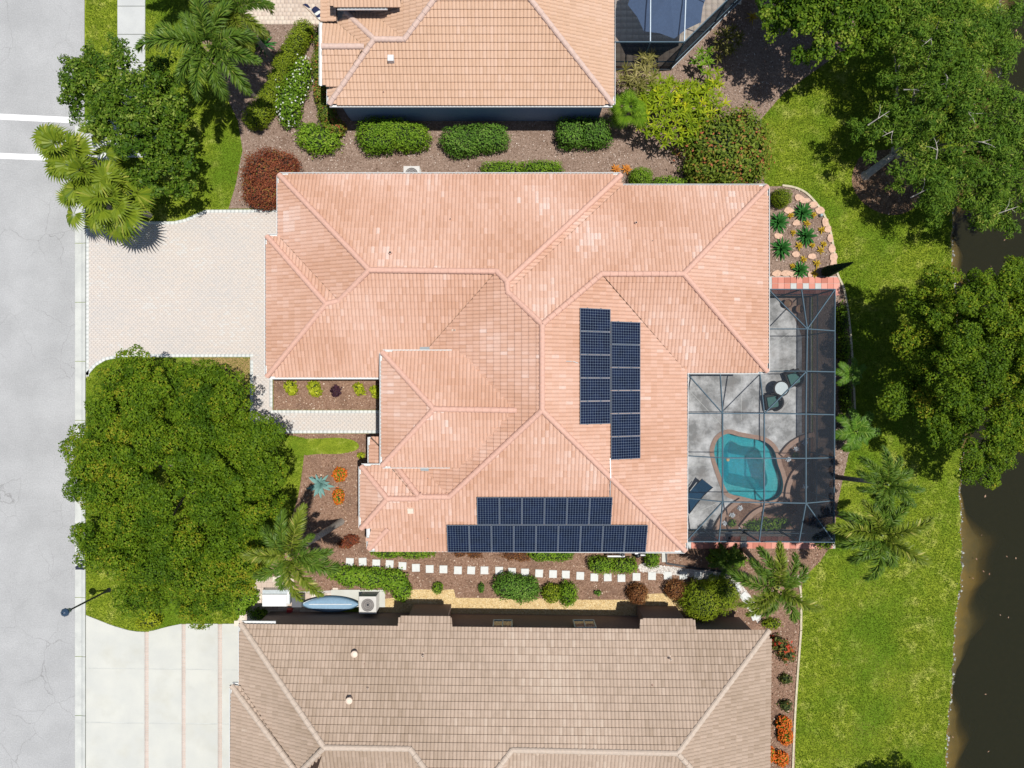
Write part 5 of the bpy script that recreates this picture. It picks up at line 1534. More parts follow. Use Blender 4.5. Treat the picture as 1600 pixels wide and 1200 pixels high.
# flag on a bracket at the northern house
fb = P(503, 36, 2.6)
root = empty('house_flag', fb, 'navy and white flag on a pole at the northern house corner', 'flag')
tip = fb + Vector((-.75, .55, .62))
bb = MB(); bb.tube([fb, tip], .016, 8); bb.build('pole', MT['wood_post'], root)
for k, mt in enumerate(('flag_navy', 'flag_navy', 'flag_white', 'flag_navy', 'flag_white', 'flag_navy')):
    bb = MB(); pts = []
    n = 8
    for i in range(n + 1):
        t = i / n
        for e_ in (k / 6., (k + 1) / 6.):
            base_ = fb + (tip - fb) * (1 - .75 * e_)
            d = Vector((.55 * t + .05 * math.sin(6 * t + 4 * e_), .10 * math.sin(9 * t + 2 * e_) + .22 * t, -.78 * t ** .9))
            pts.append(base_ + d)
    bb.add(pts, [(2 * i, 2 * i + 1, 2 * i + 3, 2 * i + 2) for i in range(n)]); bb.build('stripe', MT[mt], root)
# stepping stones
st = [(546.8, 877.6), (566.9, 877.3), (588.2, 879.9), (609, 881), (629, 884), (650, 886.8), (671.5, 888.7), (693, 889.2), (715.6, 890.7), (736.3, 890.8), (757, 890.8), (780, 891.3), (800, 893), (820.3, 894.2), (842.3, 895.5), (864, 896.5), (884, 897.3),
      (906.5, 899.3), (928.5, 901.7), (949.3, 901.7), (970.8, 902.8), (994.3, 901), (1018.5, 899.7), (1043, 899), (1067.5, 898.7), (1090, 899), (1113, 901.5)]
bb = MB(); bb.box((0, 0, .02), (.40, .40, .05), taper=.975); sm_ = bb.mesh('stepping_stone', MT['stepping_stone'])
for i, (x, y) in enumerate(st):
    o = link('stepping_stone', sm_, None, P(x, y, 0) + Vector((0, 0, .012)), (rnd.gauss(0, .01), rnd.gauss(0, .01), rnd.gauss(-.01, .025)))
    tag(o, f'{ORD[i]} square white stepping stone of the row, counted from the street end', 'stepping stone', 'row of stepping stones')
for (x, y, a, lab) in ((1150, 919, .5, 'white stepping stone turned askew among white gravel near the feather palm'), (1163, 932, .75, 'white stepping stone set diagonally just below the askew one'), (1179, 962, .4, 'last white stepping stone beside the brown-roofed house corner')):
    o = link('stepping_stone', sm_, None, P(x, y, 0) + Vector((0, 0, .012)), (0, 0, a)); tag(o, lab, 'stepping stone', 'stones at the path end')
# flat peach stones in the aloe bed
fs_ = [(1247, 309, 'topmost along the curved edging'), (1257, 314, 'second along the curved edging'), (1270, 320, 'third along the curved edging'), (1280, 329, 'beside the small blue ornament'), (1288.5, 348, 'fifth along the curved edging'), (1293, 359, 'sixth along the curved edging'), (1296.5, 373, 'seventh along the curved edging'),
       (1299.5, 389, 'eighth along the curved edging'), (1301.5, 402, 'ninth along the curved edging'), (1302, 413, 'last along the curved edging'), (1244, 349, 'between the two northern aloes'), (1215, 369, 'between the two aloes nearest the roof'), (1243, 398, 'next to the lowest western aloe'), (1268, 401, 'in the middle of the bed below the aloes'),
       (1213.5, 427.5, 'nearest the roof beside the red pavers'), (1227.5, 427.5, 'second beside the red pavers'), (1238.5, 428.5, 'third beside the red pavers'), (1266, 429, 'beside the lowest aloe and red pavers'), (1232, 329, 'below the round clipped bush')]
for x, y, w_ in fs_:
    c = P(x, y); a0 = rnd.random() * 6.28; rx, ry = .20 + .06 * rnd.random(), .14 + .05 * rnd.random()
    if x > 1285: rx, ry = ry, rx
    n = 9; bb = MB()
    poly = [(c.x + rx * (1 + .22 * rnd.uniform(-1, 1)) * math.cos(2 * math.pi * k / n), c.y + ry * (1 + .22 * rnd.uniform(-1, 1)) * math.sin(2 * math.pi * k / n)) for k in range(n)]
    bb.prism(poly, 0, .07 + .03 * rnd.random())
    tag(bb.build('flat_stone', MT['flat_stone']), f'flat peach stone {w_}', 'stone', 'flat stones in the aloe bed')
c = P(1281.5, 337); bb = MB(); bb.lathe([(0, 0), (.07, 0), (.09, .1), (.06, .2), (0, .22)], c, 12); tag(bb.build('garden_ornament', MT['glass_top']), 'tiny pale blue ornament in the aloe bed', 'ornament')

# =================================================================== plants
def unit(a): return a / np.maximum(np.linalg.norm(a, axis=1, keepdims=True), 1e-9)
def leaf_quads(C, Nn, L, W, fold=0.0):
    """kite-shaped leaves at C facing Nn"""
    n = len(C)
    Nn = unit(Nn)
    r = rng.normal(size=(n, 3))
    t = unit(np.cross(Nn, r)); s = np.cross(Nn, t)
    L = np.broadcast_to(L, n)[:, None]; W = np.broadcast_to(W, n)[:, None]
    V = np.stack([C - t * L / 2, C - s * W / 2 + t * L * .05, C + t * L / 2, C + s * W / 2 + t * L * .05], 1)
    return V.reshape(-1, 3), np.arange(4 * n).reshape(-1, 4)
def sphere_dirs(n, zmin=-1.0):
    z = zmin + (1 - zmin) * rng.random(n); a = rng.random(n) * 6.2832; r = np.sqrt(1 - z * z)
    return np.stack([r * np.cos(a), r * np.sin(a), z], 1)
def core_mesh(ells, p):
    """low dark inner bodies"""
    V, Fq = [], []
    for (c, rr, pw) in ells:
        nu, nv = 14, 7; o = len(V)
        for j in range(nv + 1):
            ph = math.pi * j / nv
            for i in range(nu):
                a = 2 * math.pi * i / nu
                d = np.array([math.sin(ph) * math.cos(a), math.sin(ph) * math.sin(a), math.cos(ph)])
                k = (np.abs(d) ** pw).sum() ** (-1 / pw)
                q = np.array(c) + d * k * np.array(rr) * p
                V.append((q[0], q[1], max(q[2], 0.0)))
        for j in range(nv):
            for i in range(nu): Fq.append((o + j * nu + i, o + (j + 1) * nu + i, o + (j + 1) * nu + (i + 1) % nu, o + j * nu + (i + 1) % nu))
    return np.array(V), np.array(Fq)
def shrub(name, label, cat, blobs, mat, leaf=.10, dens=260, pw=2.4, core='leaf_core', group=None, rough=.145, wl=.55, tb=.45, ts=.22, up=.7, extra=None):
    """blobs: (px, py, rx_px, ry_px, height[, base z]) seen from above"""
    ells = []
    for bl in blobs:
        px, py, rx, ry, h = bl[:5]; z0 = bl[5] if len(bl) > 5 else 0.0
        c = P(px, py, z0 + h * .7)
        k = (H - h * .7) / F
        ells.append(((c.x, c.y, z0 + h * .42), (rx * k * .95, ry * k * .95, h * .58), pw))
    Cs, Ns, Ts = [], [], []
    for i, (c, r, pw_) in enumerate(ells):
        c, r = np.array(c), np.array(r)
        ar = 2 * math.pi * ((r[0] * r[1]) + (r[0] + r[1]) * r[2] * .5)
        n = int(ar * dens)
        d = sphere_dirs(n, -.55)
        k = (np.abs(d) ** pw_).sum(1) ** (-1 / pw_)
        sh = d * k[:, None]
        jit = 1 + rng.normal(-.02, rough * .6, n) + rough * .7 * np.sin(d[:, 0] * 5 + i * 2 + 3 * d[:, 1]) * np.cos(d[:, 1] * 6 + i)
        q = c + sh * r * jit[:, None]
        nn = np.sign(sh) * np.abs(sh) ** (pw_ - 1) / r
        keep = q[:, 2] > .02
        for j, (c2, r2, p2) in enumerate(ells):
            if j != i: keep &= ((np.abs((q - np.array(c2)) / np.array(r2)) ** p2).sum(1) > .80)
        Cs.append(q[keep]); Ns.append(unit(nn[keep])); Ts.append(np.full(keep.sum(), rng.normal(0, .05)))
    C, Nn, T = np.concatenate(Cs), np.concatenate(Ns), np.concatenate(Ts)
    n = len(C)
    Nn = Nn + np.array([0, 0, up]) * .5 + rng.normal(0, .45, (n, 3))
    L = leaf * (.7 + .6 * rng.random(n))
    V, Fq = leaf_quads(C, Nn, L, L * wl)
    big = .10 * np.sin(C[:, 0] * 4.1 + 1.3 * np.sin(C[:, 1] * 3.7)) + .08 * np.sin(C[:, 1] * 5.3 + C[:, 0] * 2)
    T = np.clip(tb + T + big + rng.normal(0, ts, n), 0, 1)
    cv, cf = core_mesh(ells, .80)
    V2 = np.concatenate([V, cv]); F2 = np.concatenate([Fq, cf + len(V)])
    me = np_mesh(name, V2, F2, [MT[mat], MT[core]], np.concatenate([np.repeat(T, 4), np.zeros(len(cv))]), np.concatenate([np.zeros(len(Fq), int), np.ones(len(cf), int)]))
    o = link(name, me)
    tag(o, label, cat, group)
    if extra:                                    # blossoms scattered over the top
        m2, frac, sz = extra
        k = (rng.random(n) < frac) & (Nn[:, 2] > 0)
        c3 = C[k] + unit(Nn[k]) * .03
        v3, f3 = leaf_quads(c3, Nn[k] + np.array([0, 0, 1.]), sz, sz * .9)
        link('blossoms', np_mesh('blossoms', v3, f3, MT[m2], np.repeat(rng.random(len(c3)), 4)), o, kind='stuff')
    return o

def lobed_crown(name, lobes, mat, parent, leaf, dens, wl=.6, tb=.42, ts=.2, zmin=-.45, droop=0.0, up=.55, core=.62, fuzz=.10, sub=0):
    if sub:
        small, btint = [], []
        for (x, y, z, r) in lobes:
            dd_ = sphere_dirs(sub, -.25)
            tl = rng.normal(0, .13)
            for d in dd_:
                rr = r * rng.uniform(.26, .46)
                k = (r - rr * .45) * rng.uniform(.85, 1.12)
                small.append((x + d[0] * k, y + d[1] * k, z + d[2] * k * .85, rr)); btint.append(tl)
        lob = np.array(small)
    else: lob = np.array(lobes)
    Cs, Ns, Ts = [], [], []
    for i, (x, y, z, r) in enumerate(lob):
        n = int(4 * math.pi * r * r * .75 * dens)
        d = sphere_dirs(n, zmin)
        jit = 1 + rng.normal(-.05, fuzz, n) + .10 * np.sin(d[:, 0] * 6 + i) * np.cos(d[:, 1] * 5 + 2 * i)
        q = np.array([x, y, z]) + d * (r * jit)[:, None] * np.array([1, 1, .85])
        keep = np.ones(n, bool)
        near = np.where((np.linalg.norm(lob[:, :3] - lob[i, :3], axis=1) < lob[:, 3] + r) & (np.arange(len(lob)) != i))[0]
        for j in near: keep &= np.linalg.norm((q - lob[j, :3]) / np.array([1, 1, .85]), axis=1) > lob[j, 3] * .80
        Cs.append(q[keep]); Ns.append(d[keep]); Ts.append(np.full(keep.sum(), rng.normal(0, .09) + (btint[i] if sub else 0)))
    C, Nn, T = np.concatenate(Cs), np.concatenate(Ns), np.concatenate(Ts)
    n = len(C)
    Nn = Nn + np.array([0, 0, up]) + rng.normal(0, .5, (n, 3))
    L = leaf * (.65 + .7 * rng.random(n))
    V, Fq = leaf_quads(C, Nn, L, L * wl)
    T = np.clip(tb + T + rng.normal(0, ts, n), 0, 1)
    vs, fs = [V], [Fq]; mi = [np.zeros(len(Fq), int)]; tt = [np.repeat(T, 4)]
    if core:                                     # a deeper leaf layer closes the crown, tinted dark for its inner shade
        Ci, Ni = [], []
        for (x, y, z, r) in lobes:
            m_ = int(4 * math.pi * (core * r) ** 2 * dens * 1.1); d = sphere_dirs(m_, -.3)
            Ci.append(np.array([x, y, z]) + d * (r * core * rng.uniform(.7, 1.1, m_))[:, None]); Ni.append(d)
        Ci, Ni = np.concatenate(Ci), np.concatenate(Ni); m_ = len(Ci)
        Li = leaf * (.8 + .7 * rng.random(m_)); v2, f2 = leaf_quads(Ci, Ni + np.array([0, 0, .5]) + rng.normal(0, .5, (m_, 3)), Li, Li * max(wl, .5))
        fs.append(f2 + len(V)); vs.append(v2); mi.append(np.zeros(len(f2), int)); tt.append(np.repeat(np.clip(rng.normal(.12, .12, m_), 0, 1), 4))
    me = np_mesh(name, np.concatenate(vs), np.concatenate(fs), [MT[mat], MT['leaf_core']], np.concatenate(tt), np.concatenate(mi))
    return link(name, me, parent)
def tree(label, blobs, zc, trunk_px, mat, leaf, dens, lobe=(.45, .8), n=60, bark='bark', tr=.22, flat=.55, group=None, core=.62, cat='tree', name='broadleaf_tree', gaps=0.0, zj=.18, xmin=None, **kw):
    """blobs: (px, py, rx_px, ry_px, z centre, z radius): the crown as the photo outlines it"""
    tb_ = P(*trunk_px)
    root = empty(name, tb_, label, cat, group)
    lobes = []
    tot = sum(b_[2] * b_[3] for b_ in blobs)
    for (px, py, rx, ry, z, rz) in blobs:
        c = P(px, py, z); k = (H - z) / F
        m_ = max(3, int(n * rx * ry / tot))
        ga = math.pi * (3 - math.sqrt(5)); ph = rng.random() * 6.28
        for i in range(m_):
            t = (i + .5) / m_
            r = math.sqrt(t); a = i * ga + ph
            rr = lobe[0] + (lobe[1] - lobe[0]) * rng.random()
            jx, jy = rng.normal(0, .25, 2)
            wob = 1 + .10 * math.sin(3 * a + ph) + .07 * math.sin(7 * a)
            if gaps and rng.random() < gaps: continue
            X = c.x + math.cos(a) * r * max(.1, rx * k * wob - rr * .8) + jx; Y = c.y + math.sin(a) * r * max(.1, ry * k * wob - rr * .8) + jy
            Z = z + rz * math.sqrt(max(0, 1 - t * .92)) * (.85 + .3 * rng.random()) - rz * .15 + rng.normal(0, zj)
            if xmin is not None and 800 + (X - rr) * F / (H - Z) < xmin: continue
            lobes.append((X, Y, Z, rr))
    lobed_crown('crown', lobes, mat, root, leaf, dens, core=core, **kw)
    b = MB()
    L = np.array(lobes); cx, cy, cz = L[:, 0].mean(), L[:, 1].mean(), L[:, 2].mean()
    fork = Vector((tb_.x * .6 + cx * .4, tb_.y * .6 + cy * .4, max(1.0, cz * .26)))
    b.tube([tb_ - Vector((0, 0, .1)), tb_ + Vector((0, 0, .25)), fork], [tr * 1.5, tr * 1.05, tr * .85], 10)
    idx = rng.permutation(len(lobes))[:16]
    for i in idx:
        q = Vector(lobes[i][:3]); mid = fork.lerp(q, .5) + Vector((rng.normal(0, .15), rng.normal(0, .15), .25))
        b.tube([fork - Vector((0, 0, .1)), mid, q], [tr * .5, tr * .28, tr * .08], 6)
    b.build('trunk', MT[bark], root)
    return root, lobes

# ------------------------------------------------------------------ palms
def feather_meshes(L, mat, k, nl=190, ll=.42, plume=True, stiff=.9):
    """a few frond variants along +x from the origin; leaflets all round the stalk for a foxtail look"""
    out = []
    for v in range(k):
        e0 = R(38 - 10 * v); dr = 1.5 + .35 * v
        N_ = 24
        pts = [np.array([0., 0., 0.])]
        for i in range(N_):
            t = i / N_; e = e0 - dr * t ** 1.35
            pts.append(pts[-1] + np.array([math.cos(e), .02 * math.sin(3 * t + v), math.sin(e)]) * L / N_)
        pts = np.array(pts)
        Vs, Fs, Ts = [], [], []
        for i in range(nl):
            t = .10 + .90 * ((i + rng.random()) / nl)
            f = t * N_; j = min(N_ - 1, int(f)); p = pts[j] + (pts[j + 1] - pts[j]) * (f - j)
            d = (pts[j + 1] - pts[j]); d /= np.linalg.norm(d)
            side = np.array([0, 1, 0.]); upv = np.cross(d, side); upv /= np.linalg.norm(upv)
            if upv[2] < 0: upv = -upv
            a = (rng.uniform(-.45, 1.0) if plume else rng.uniform(.02, .32)) * math.pi * .5
            s = 1 if i % 2 else -1
            o = s * side * math.cos(a) + upv * math.sin(a)
            fw = .45 + .55 * t
            dirv = o + d * fw + np.array([0, 0, -.10]); dirv /= np.linalg.norm(dirv)
            l_ = ll * (math.sin(math.pi * min(1, .18 + .80 * t)) ** .55) * rng.uniform(.8, 1.1) + .05
            w_ = .020 + .012 * rng.random()
            wd = np.cross(dirv, upv + rng.normal(0, .3, 3)); wd /= np.linalg.norm(wd)
            m_ = p + dirv * l_ * .5; tip = p + dirv * l_ + np.array([0, 0, -.16 * l_])
            b0 = len(Vs)
            Vs += [p - wd * w_ * .4, p + wd * w_ * .4, m_ + wd * w_, tip, m_ - wd * w_]
            Fs += [(b0, b0 + 1, b0 + 2, b0 + 4), (b0 + 4, b0 + 2, b0 + 3, b0 + 3)]
            tt = np.clip(rng.normal(.42, .2), 0, 1); Ts += [tt] * 5
        # stalk
        b0 = len(Vs)
        for i, p in enumerate(pts):
            w_ = .030 * (1 - i / (N_ + 4))
            Vs += [p + np.array([0, -w_, .004]), p + np.array([0, w_, .004])]; Ts += [.85, .85]
        for i in range(N_): Fs.append((b0 + 2 * i, b0 + 2 * i + 2, b0 + 2 * i + 3, b0 + 2 * i + 1))
        me = bpy.data.meshes.new('frond')
        me.from_pydata([tuple(q) for q in Vs], [], [f if f[2] != f[3] else f[:3] for f in Fs]); me.materials.append(MT[mat]); set_tint(me, Ts); me.update()
        out.append(me)
    return out
FEATH = feather_meshes(2.55, 'palm_leaf', 3, 260, .46)
FEATH_Y = feather_meshes(2.5, 'palm_leaf_yellow', 3, 260, .46)
FEATH_B = feather_meshes(1.5, 'bright_palm_leaf', 3, 110, .42, plume=False)
def feather_palm(label, base_px, crown_px, h, angs, meshes, scale=1.0, group=None, r=.12, bark='palm_bark', name='palm_tree', tilt=None, alt=None):
    b0 = P(*base_px); top = P(*crown_px, h)
    root = empty(name, b0, label, 'palm', group)
    b = MB(); n = 9
    b.tube([b0 + (top - Vector((0, 0, .5)) - b0) * (i / n) + Vector((0, 0, -.05 if i == 0 else 0)) for i in range(n + 1)], [r * (1.25 if i == 0 else 1.08 - .35 * i / n) for i in range(n + 1)], 12)
    tr_ = b.build('trunk', MT[bark], root)
    for i in range(1, 26):                       # ring scars
        p = b0 + (top - Vector((0, 0, .5)) - b0) * (i / 26)
        q = MB(); q.cyl(p, r * (1.10 - .35 * i / 26), .02, 12); q.build('trunk_ring', MT['bark'], tr_)
    b = MB(); b.tube([top - Vector((0, 0, .55)), top - Vector((0, 0, .2)), top + Vector((0, 0, .15))], [r * .8, r * .75, r * .25], 10); b.build('crown_shaft', MT['crown_shaft'], root)
    for i, a in enumerate(angs):
        if isinstance(a, tuple): a, sc, el = a
        else: sc, el = 1.0, 0.0
        v = i % 3
        ms = alt if (alt and i % 3 == 0) else meshes
        Rm = Matrix.Rotation(R(a), 3, 'Z') @ Matrix.Rotation(-R(el), 3, 'Y') @ Matrix.Rotation(rng.normal(0, .15), 3, 'X')
        link('frond', ms[v], root, top + Vector((0, 0, -.1)), Rm, scale * sc)
    return root
def fan_meshes(mat, k, rad=.75, pet=.7, nseg=30, droop=.35):
    out = []
    for v in range(k):
        Vs, Fs, Ts = [], [], []
        e0 = R((70, 42, 18, -8)[v]); pet_ = pet * (.55, .95, 1.05, 1.1)[v]
        hub = np.array([pet_ * math.cos(e0), 0, pet_ * math.sin(e0)])
        d0 = np.array([math.cos(e0 - .35), 0, math.sin(e0 - .35)]); s0 = np.array([0, 1., 0]); u0 = np.cross(d0, s0); u0 = u0 if u0[2] > 0 else -u0
        b0 = 0
        for i in range(7):
            t = i / 6; p = hub * t + np.array([0, 0, .06 * math.sin(math.pi * t)]); Vs += [p + np.array([0, -.018, 0]), p + np.array([0, .018, 0])]; Ts += [.55, .55]
        for i in range(6): Fs.append((2 * i, 2 * i + 2, 2 * i + 3, 2 * i + 1))
        for i in range(nseg):
            a = R(-118 + 236 * (i + .5) / nseg); l_ = rad * (.82 + .18 * math.cos(a * .8)) * rng.uniform(.92, 1.05)
            d = d0 * math.cos(a) + s0 * math.sin(a); w = np.cross(d, u0)
            fold = .10 * (1 if i % 2 else -1)
            w_ = rad * math.tan(R(118 / nseg)) * 1.0
            m_ = hub + d * l_ * .55 + u0 * .02; tip = hub + d * l_ + np.array([0, 0, -droop * l_ * (.5 + .5 * rng.random())])
            q = len(Vs)
            wv = w * w_ * .62 + u0 * fold * .28
            Vs += [hub + d * .05, m_ - wv, m_ + wv, hub + d * l_ * .8 + np.array([0, 0, -droop * .25 * l_]) - w * w_ * .3, hub + d * l_ * .8 + np.array([0, 0, -droop * .25 * l_]) + w * w_ * .3, tip]
            Fs += [(q, q + 1, q + 2), (q + 1, q + 3, q + 4, q + 2), (q + 3, q + 5, q + 4)]
            Ts += [np.clip(rng.normal(.48, .2), 0, 1)] * 6
        me = bpy.data.meshes.new('frond'); me.from_pydata([tuple(x) for x in Vs], [], Fs); me.materials.append(MT[mat]); set_tint(me, Ts); me.update(); out.append(me)
    return out
FAN = fan_meshes('fan_leaf', 4, .82, .85, 22, .42)
FAN_G = fan_meshes('hedge_leaf', 4, .62, .5)
def fan_palm(label, px, py, h, n, meshes, scale=1.0, group=None, r=.13):
    top = P(px, py, h); b0 = Vector((top.x, top.y, 0))
    root = empty('fan_palm', b0, label, 'palm', group)
    b = MB(); b.tube([b0 - Vector((0, 0, .05)), b0 + Vector((0, 0, h * .5)), top], [r * 1.2, r, r * .85], 10); b.build('trunk', MT['palm_bark'], root)
    for i in range(n):
        a = i * 137.5 + rng.normal(0, 8); v = min(3, int(4 * i / n))
        link('frond', meshes[v], root, top - Vector((0, 0, .12 * v)), Matrix.Rotation(R(a), 3, 'Z') @ Matrix.Rotation(rng.normal(0, .22), 3, 'X') @ Matrix.Rotation(rng.normal(0, .15), 3, 'Y'), scale * rng.uniform(.75, 1.15))
    return root

# ------------------------------------------------------------------ rosettes
def blade(L, W, curl, mat, e0=40, nseg=6, thick=.0, tipw=.03, tv=(.1, .9)):
    Vs, Fs, Ts = [], [], []
    p = np.array([0., 0., 0.])
    for i in range(nseg + 1):
        t = i / nseg; e = R(e0) - curl * t
        w_ = W * (math.sin(math.pi * min(.98, .22 + .72 * t)) ** .9 if t < .98 else tipw) * (1 - .15 * t)
        if i == nseg: w_ = W * tipw
        Vs += [p + np.array([0, -w_ / 2, w_ * .28]), p.copy(), p + np.array([0, w_ / 2, w_ * .28])]; Ts += [tv[1], tv[0] + (tv[1] - tv[0]) * .3, tv[1]]
        p = p + np.array([math.cos(e), 0, math.sin(e)]) * L / nseg
    for i in range(nseg):
        for k in (0, 1): Fs.append((3 * i + k, 3 * i + 3 + k, 3 * i + 4 + k, 3 * i + 1 + k))
    me = bpy.data.meshes.new('leaf'); me.from_pydata([tuple(x) for x in Vs], [], Fs); me.materials.append(MT[mat]); set_tint(me, Ts); me.update()
    return me
def rosette(name, label, cat, px, py, n, L, W, mat, curl=(.7, 1.1), e=(72, 8), group=None, z=.05, parts=True):
    c = P(px, py, .3); c.z = z
    root = empty(name, c, label, cat, group)
    K = 4
    var = [blade(L * (1 - .10 * k), W, curl[0] + (curl[1] - curl[0]) * (1 - k / (K - 1)), mat, e[1] + (e[0] - e[1]) * k / (K - 1)) for k in range(K)]
    if parts:
        for i in range(n):
            v = min(K - 1, int(K * i / n))
            link('leaf', var[v], root, c, (0, 0, R(i * 137.5 + rng.normal(0, 6))), rng.uniform(.88, 1.1))
    else:
        V, Fq, T = [], [], []
        for i in range(n):
            me = var[min(K - 1, int(K * i / n))]; a = R(i * 137.5 + rng.normal(0, 8)); s = rng.uniform(.85, 1.1); Rm = Matrix.Rotation(a, 3, 'Z'); o = len(V)
            V += [tuple(c + Rm @ (v.co * s)) for v in me.vertices]; Fq += [tuple(o + x for x in f.vertices) for f in me.polygons]
            dt = rng.normal(0, .15); T += [min(1, max(0, d.value + dt)) for d in me.attributes['tint'].data]
        link('leaves', np_mesh('leaves', V, Fq, MT[mat], T), root)
    return root

# =================================================================== planting
# --- trees
tree('huge round olive-green oak covering the front lawn beside the road', [(278, 745, 178, 172, 3.9, 2.9), (245, 632, 105, 72, 3.5, 2.0), (335, 625, 72, 58, 3.3, 1.8), (378, 706, 66, 90, 3.3, 1.9), (182, 748, 56, 72, 3.0, 1.4), (285, 880, 118, 70, 3.2, 1.8), (320, 930, 55, 38, 2.6, 1.2), (170, 850, 42, 50, 2.8, 1.0), (362, 870, 72, 80, 3.0, 1.5), (392, 790, 60, 72, 3.1, 1.6), (205, 602, 66, 42, 3.0, 1.2), (300, 592, 70, 38, 3.0, 1.2)], 4.0, (330, 720), 'oak_leaf', .098, 230,
     lobe=(.45, .95), n=150, tr=.16, core=.62, xmin=88, tb=.47, sub=13, fuzz=.14, zj=.34)
tree('glossy dark broadleaf tree overhanging the crosswalk', [(230, 185, 84, 82, 3.4, 1.4), (170, 128, 80, 60, 3.3, 1.0), (262, 248, 60, 82, 2.8, .9), (124, 120, 34, 34, 3.0, .5), (268, 140, 36, 20, 2.8, .4), (178, 178, 52, 34, 3.0, .6)], 3.3, (240, 215), 'magnolia_leaf', .15, 120,
     lobe=(.32, .60), n=135, tr=.12, core=.5, wl=.5, tb=.45, ts=.24, fuzz=.24, sub=6, bark='pale_bark', gaps=.06)
tree('dark leafy tree at the far lawn corner behind the mulch bed', [(1290, 22, 108, 84, 3.7, 1.9), (1242, 0, 50, 52, 3.4, 1.2), (1355, 15, 52, 64, 3.4, 1.4), (1310, -60, 110, 60, 3.8, 1.8)], 3.6, (1265, 45), 'dark_leaf', .15, 110,
     lobe=(.34, .68), n=135, tr=.2, core=.55, fuzz=.22, sub=8)
tree('feathery grey-green tree spreading over the pond bank', [(1470, 85, 105, 85, 3.6, 1.5), (1412, 205, 84, 58, 2.7, 1.0), (1545, 240, 92, 74, 3.4, 1.3), (1462, 285, 92, 58, 2.7, 1.0), (1550, 322, 78, 46, 2.6, .9), (1490, 165, 92, 60, 3.8, 1.2), (1425, 40, 66, 56, 3.3, 1.1), (1540, 60, 30, 46, 3.0, .9)], 3.4, (1352, 274), 'fine_leaf', .16, 130,
     lobe=(.38, .72), n=245, tr=.19, core=.45, wl=.26, fuzz=.30, sub=9, bark='pale_bark', name='feathery_tree', gaps=.12, tb=.44, zj=.35)
tree('big mounded oak leaning over the pond east of the pool', [(1512, 560, 118, 150, 4.4, 2.8), (1450, 520, 78, 84, 3.7, 2.0), (1560, 480, 74, 84, 4.0, 2.2), (1570, 620, 82, 110, 3.8, 2.2), (1450, 630, 72, 72, 3.4, 1.6), (1525, 705, 58, 60, 2.6, 1.4), (1420, 570, 42, 60, 3.1, 1.2), (1640, 560, 60, 120, 3.8, 2.0), (1590, 450, 60, 50, 3.4, 1.4)], 4.2, (1455, 590), 'oak_leaf_right', .098, 230,
     lobe=(.42, .90), n=120, tr=.16, core=.60, tb=.44, sub=12, fuzz=.14, zj=.30)
tree('small tree beyond the bottom lawn casting its shadow on the grass', [(1512, 1310, 70, 62, 4.6, 1.4), (1462, 1330, 60, 56, 4.4, 1.2)], 4.4, (1440, 1222), 'dark_leaf', .15, 120, lobe=(.35, .6), n=40, tr=.16, core=.5)
ft = [o for o in COL.objects if o.name.startswith('feathery_tree')][0]
for px, py, z in ((1430, 140, 4.6), (1455, 60, 5.0), (1500, 45, 5.0), (1372, 185, 3.7), (1395, 205, 3.7), (1535, 222, 4.7), (1465, 235, 4.1), (1512, 175, 5.0), (1570, 330, 3.6), (1440, 300, 3.7), (1560, 120, 4.2), (1480, 120, 5.0)):
    q = P(px, py, z); a = rng.random() * 6.283; b = MB()
    d = Vector((math.cos(a), math.sin(a), .15)); e_ = Vector((-d.y, d.x, .1))
    b.tube([q - d * .35 - Vector((0, 0, .3)), q, q + d * .35 + Vector((0, 0, .06)), q + d * .6], [.03, .022, .014, .006], 6)
    b.tube([q, q + (d + e_) * .22, q + (d + e_ * 1.4) * .36], [.016, .010, .004], 5); b.tube([q + d * .3, q + d * .42 - e_ * .22], [.012, .004], 5)
    b.build('bare_branch', MT['pale_bark'], ft)
# --- feather palms
ga = [0, 137, 275, 52, 190, 327, 105, 242, 20, 158, 295, 75, 212]
feather_palm('feather palm with long fronds over the verge lawn, nearer the sidewalk', (396, 149), (325, 72), 5.5, [(185, 1.2, 5), (160, 1.05, 10), (128, .95, 12), (95, 1.0, 15), (62, .95, 10), (20, .95, 8), (-18, 1.0, 2), (-48, 1.05, 0), (-80, 1.0, -6), (-105, .95, -8), (-135, .9, 5), (215, .95, 0)], FEATH, 1.05)
feather_palm('smaller feather palm at the top edge beside the tan paved path', (428, 92), (362, 15), 5.0, [(a, 1, 8) for a in ga[:11]], FEATH_Y, .85, alt=FEATH)
feather_palm('third feather palm cut by the top edge above the verge', (340, -25), (262, -95), 5.2, [(a + 25, 1, 4) for a in ga[:11]], FEATH_Y, 1.0)
feather_palm('yellowish foxtail palm with smooth grey trunk in the front mulch bed', (533, 815), (452, 868), 6.8, [(72, 1.15, 4), (40, .7, -30), (-22, 1.25, 0), (-52, 1.1, -5), (100, 1.0, 12), (140, 1.0, 4), (178, 1.0, 4), (215, 1.0, 2), (250, 1.0, 2), (285, 1.0, -4), (5, .95, 18)], FEATH, .86, alt=FEATH_Y, r=.15, bark='pale_bark')
feather_palm('feather palm east of the pool cage, the one farther north', (1303, 745), (1386, 757), 5.4, [(98, 1.0, 5), (62, .85, 8), (25, 1.0, 4), (-8, .9, 8), (130, .95, 4), (160, .8, 8), (-40, .9, 0), (-80, .9, -4), (200, .75, 4), (240, .8, 0)], FEATH, .74)
feather_palm('feather palm over the lower lawn, the largest beside the pool cage', (1308, 803), (1377, 836), 5.0, [(172, 1.1, 0), (195, .9, 4), (-62, 1.0, 0), (-30, 1.1, 2), (-100, 1.05, 0), (-128, .95, 0), (20, 1.05, 4), (50, .9, 6), (85, .9, 8), (120, .85, 8), (148, .9, 4)], FEATH, .95, alt=FEATH_Y)
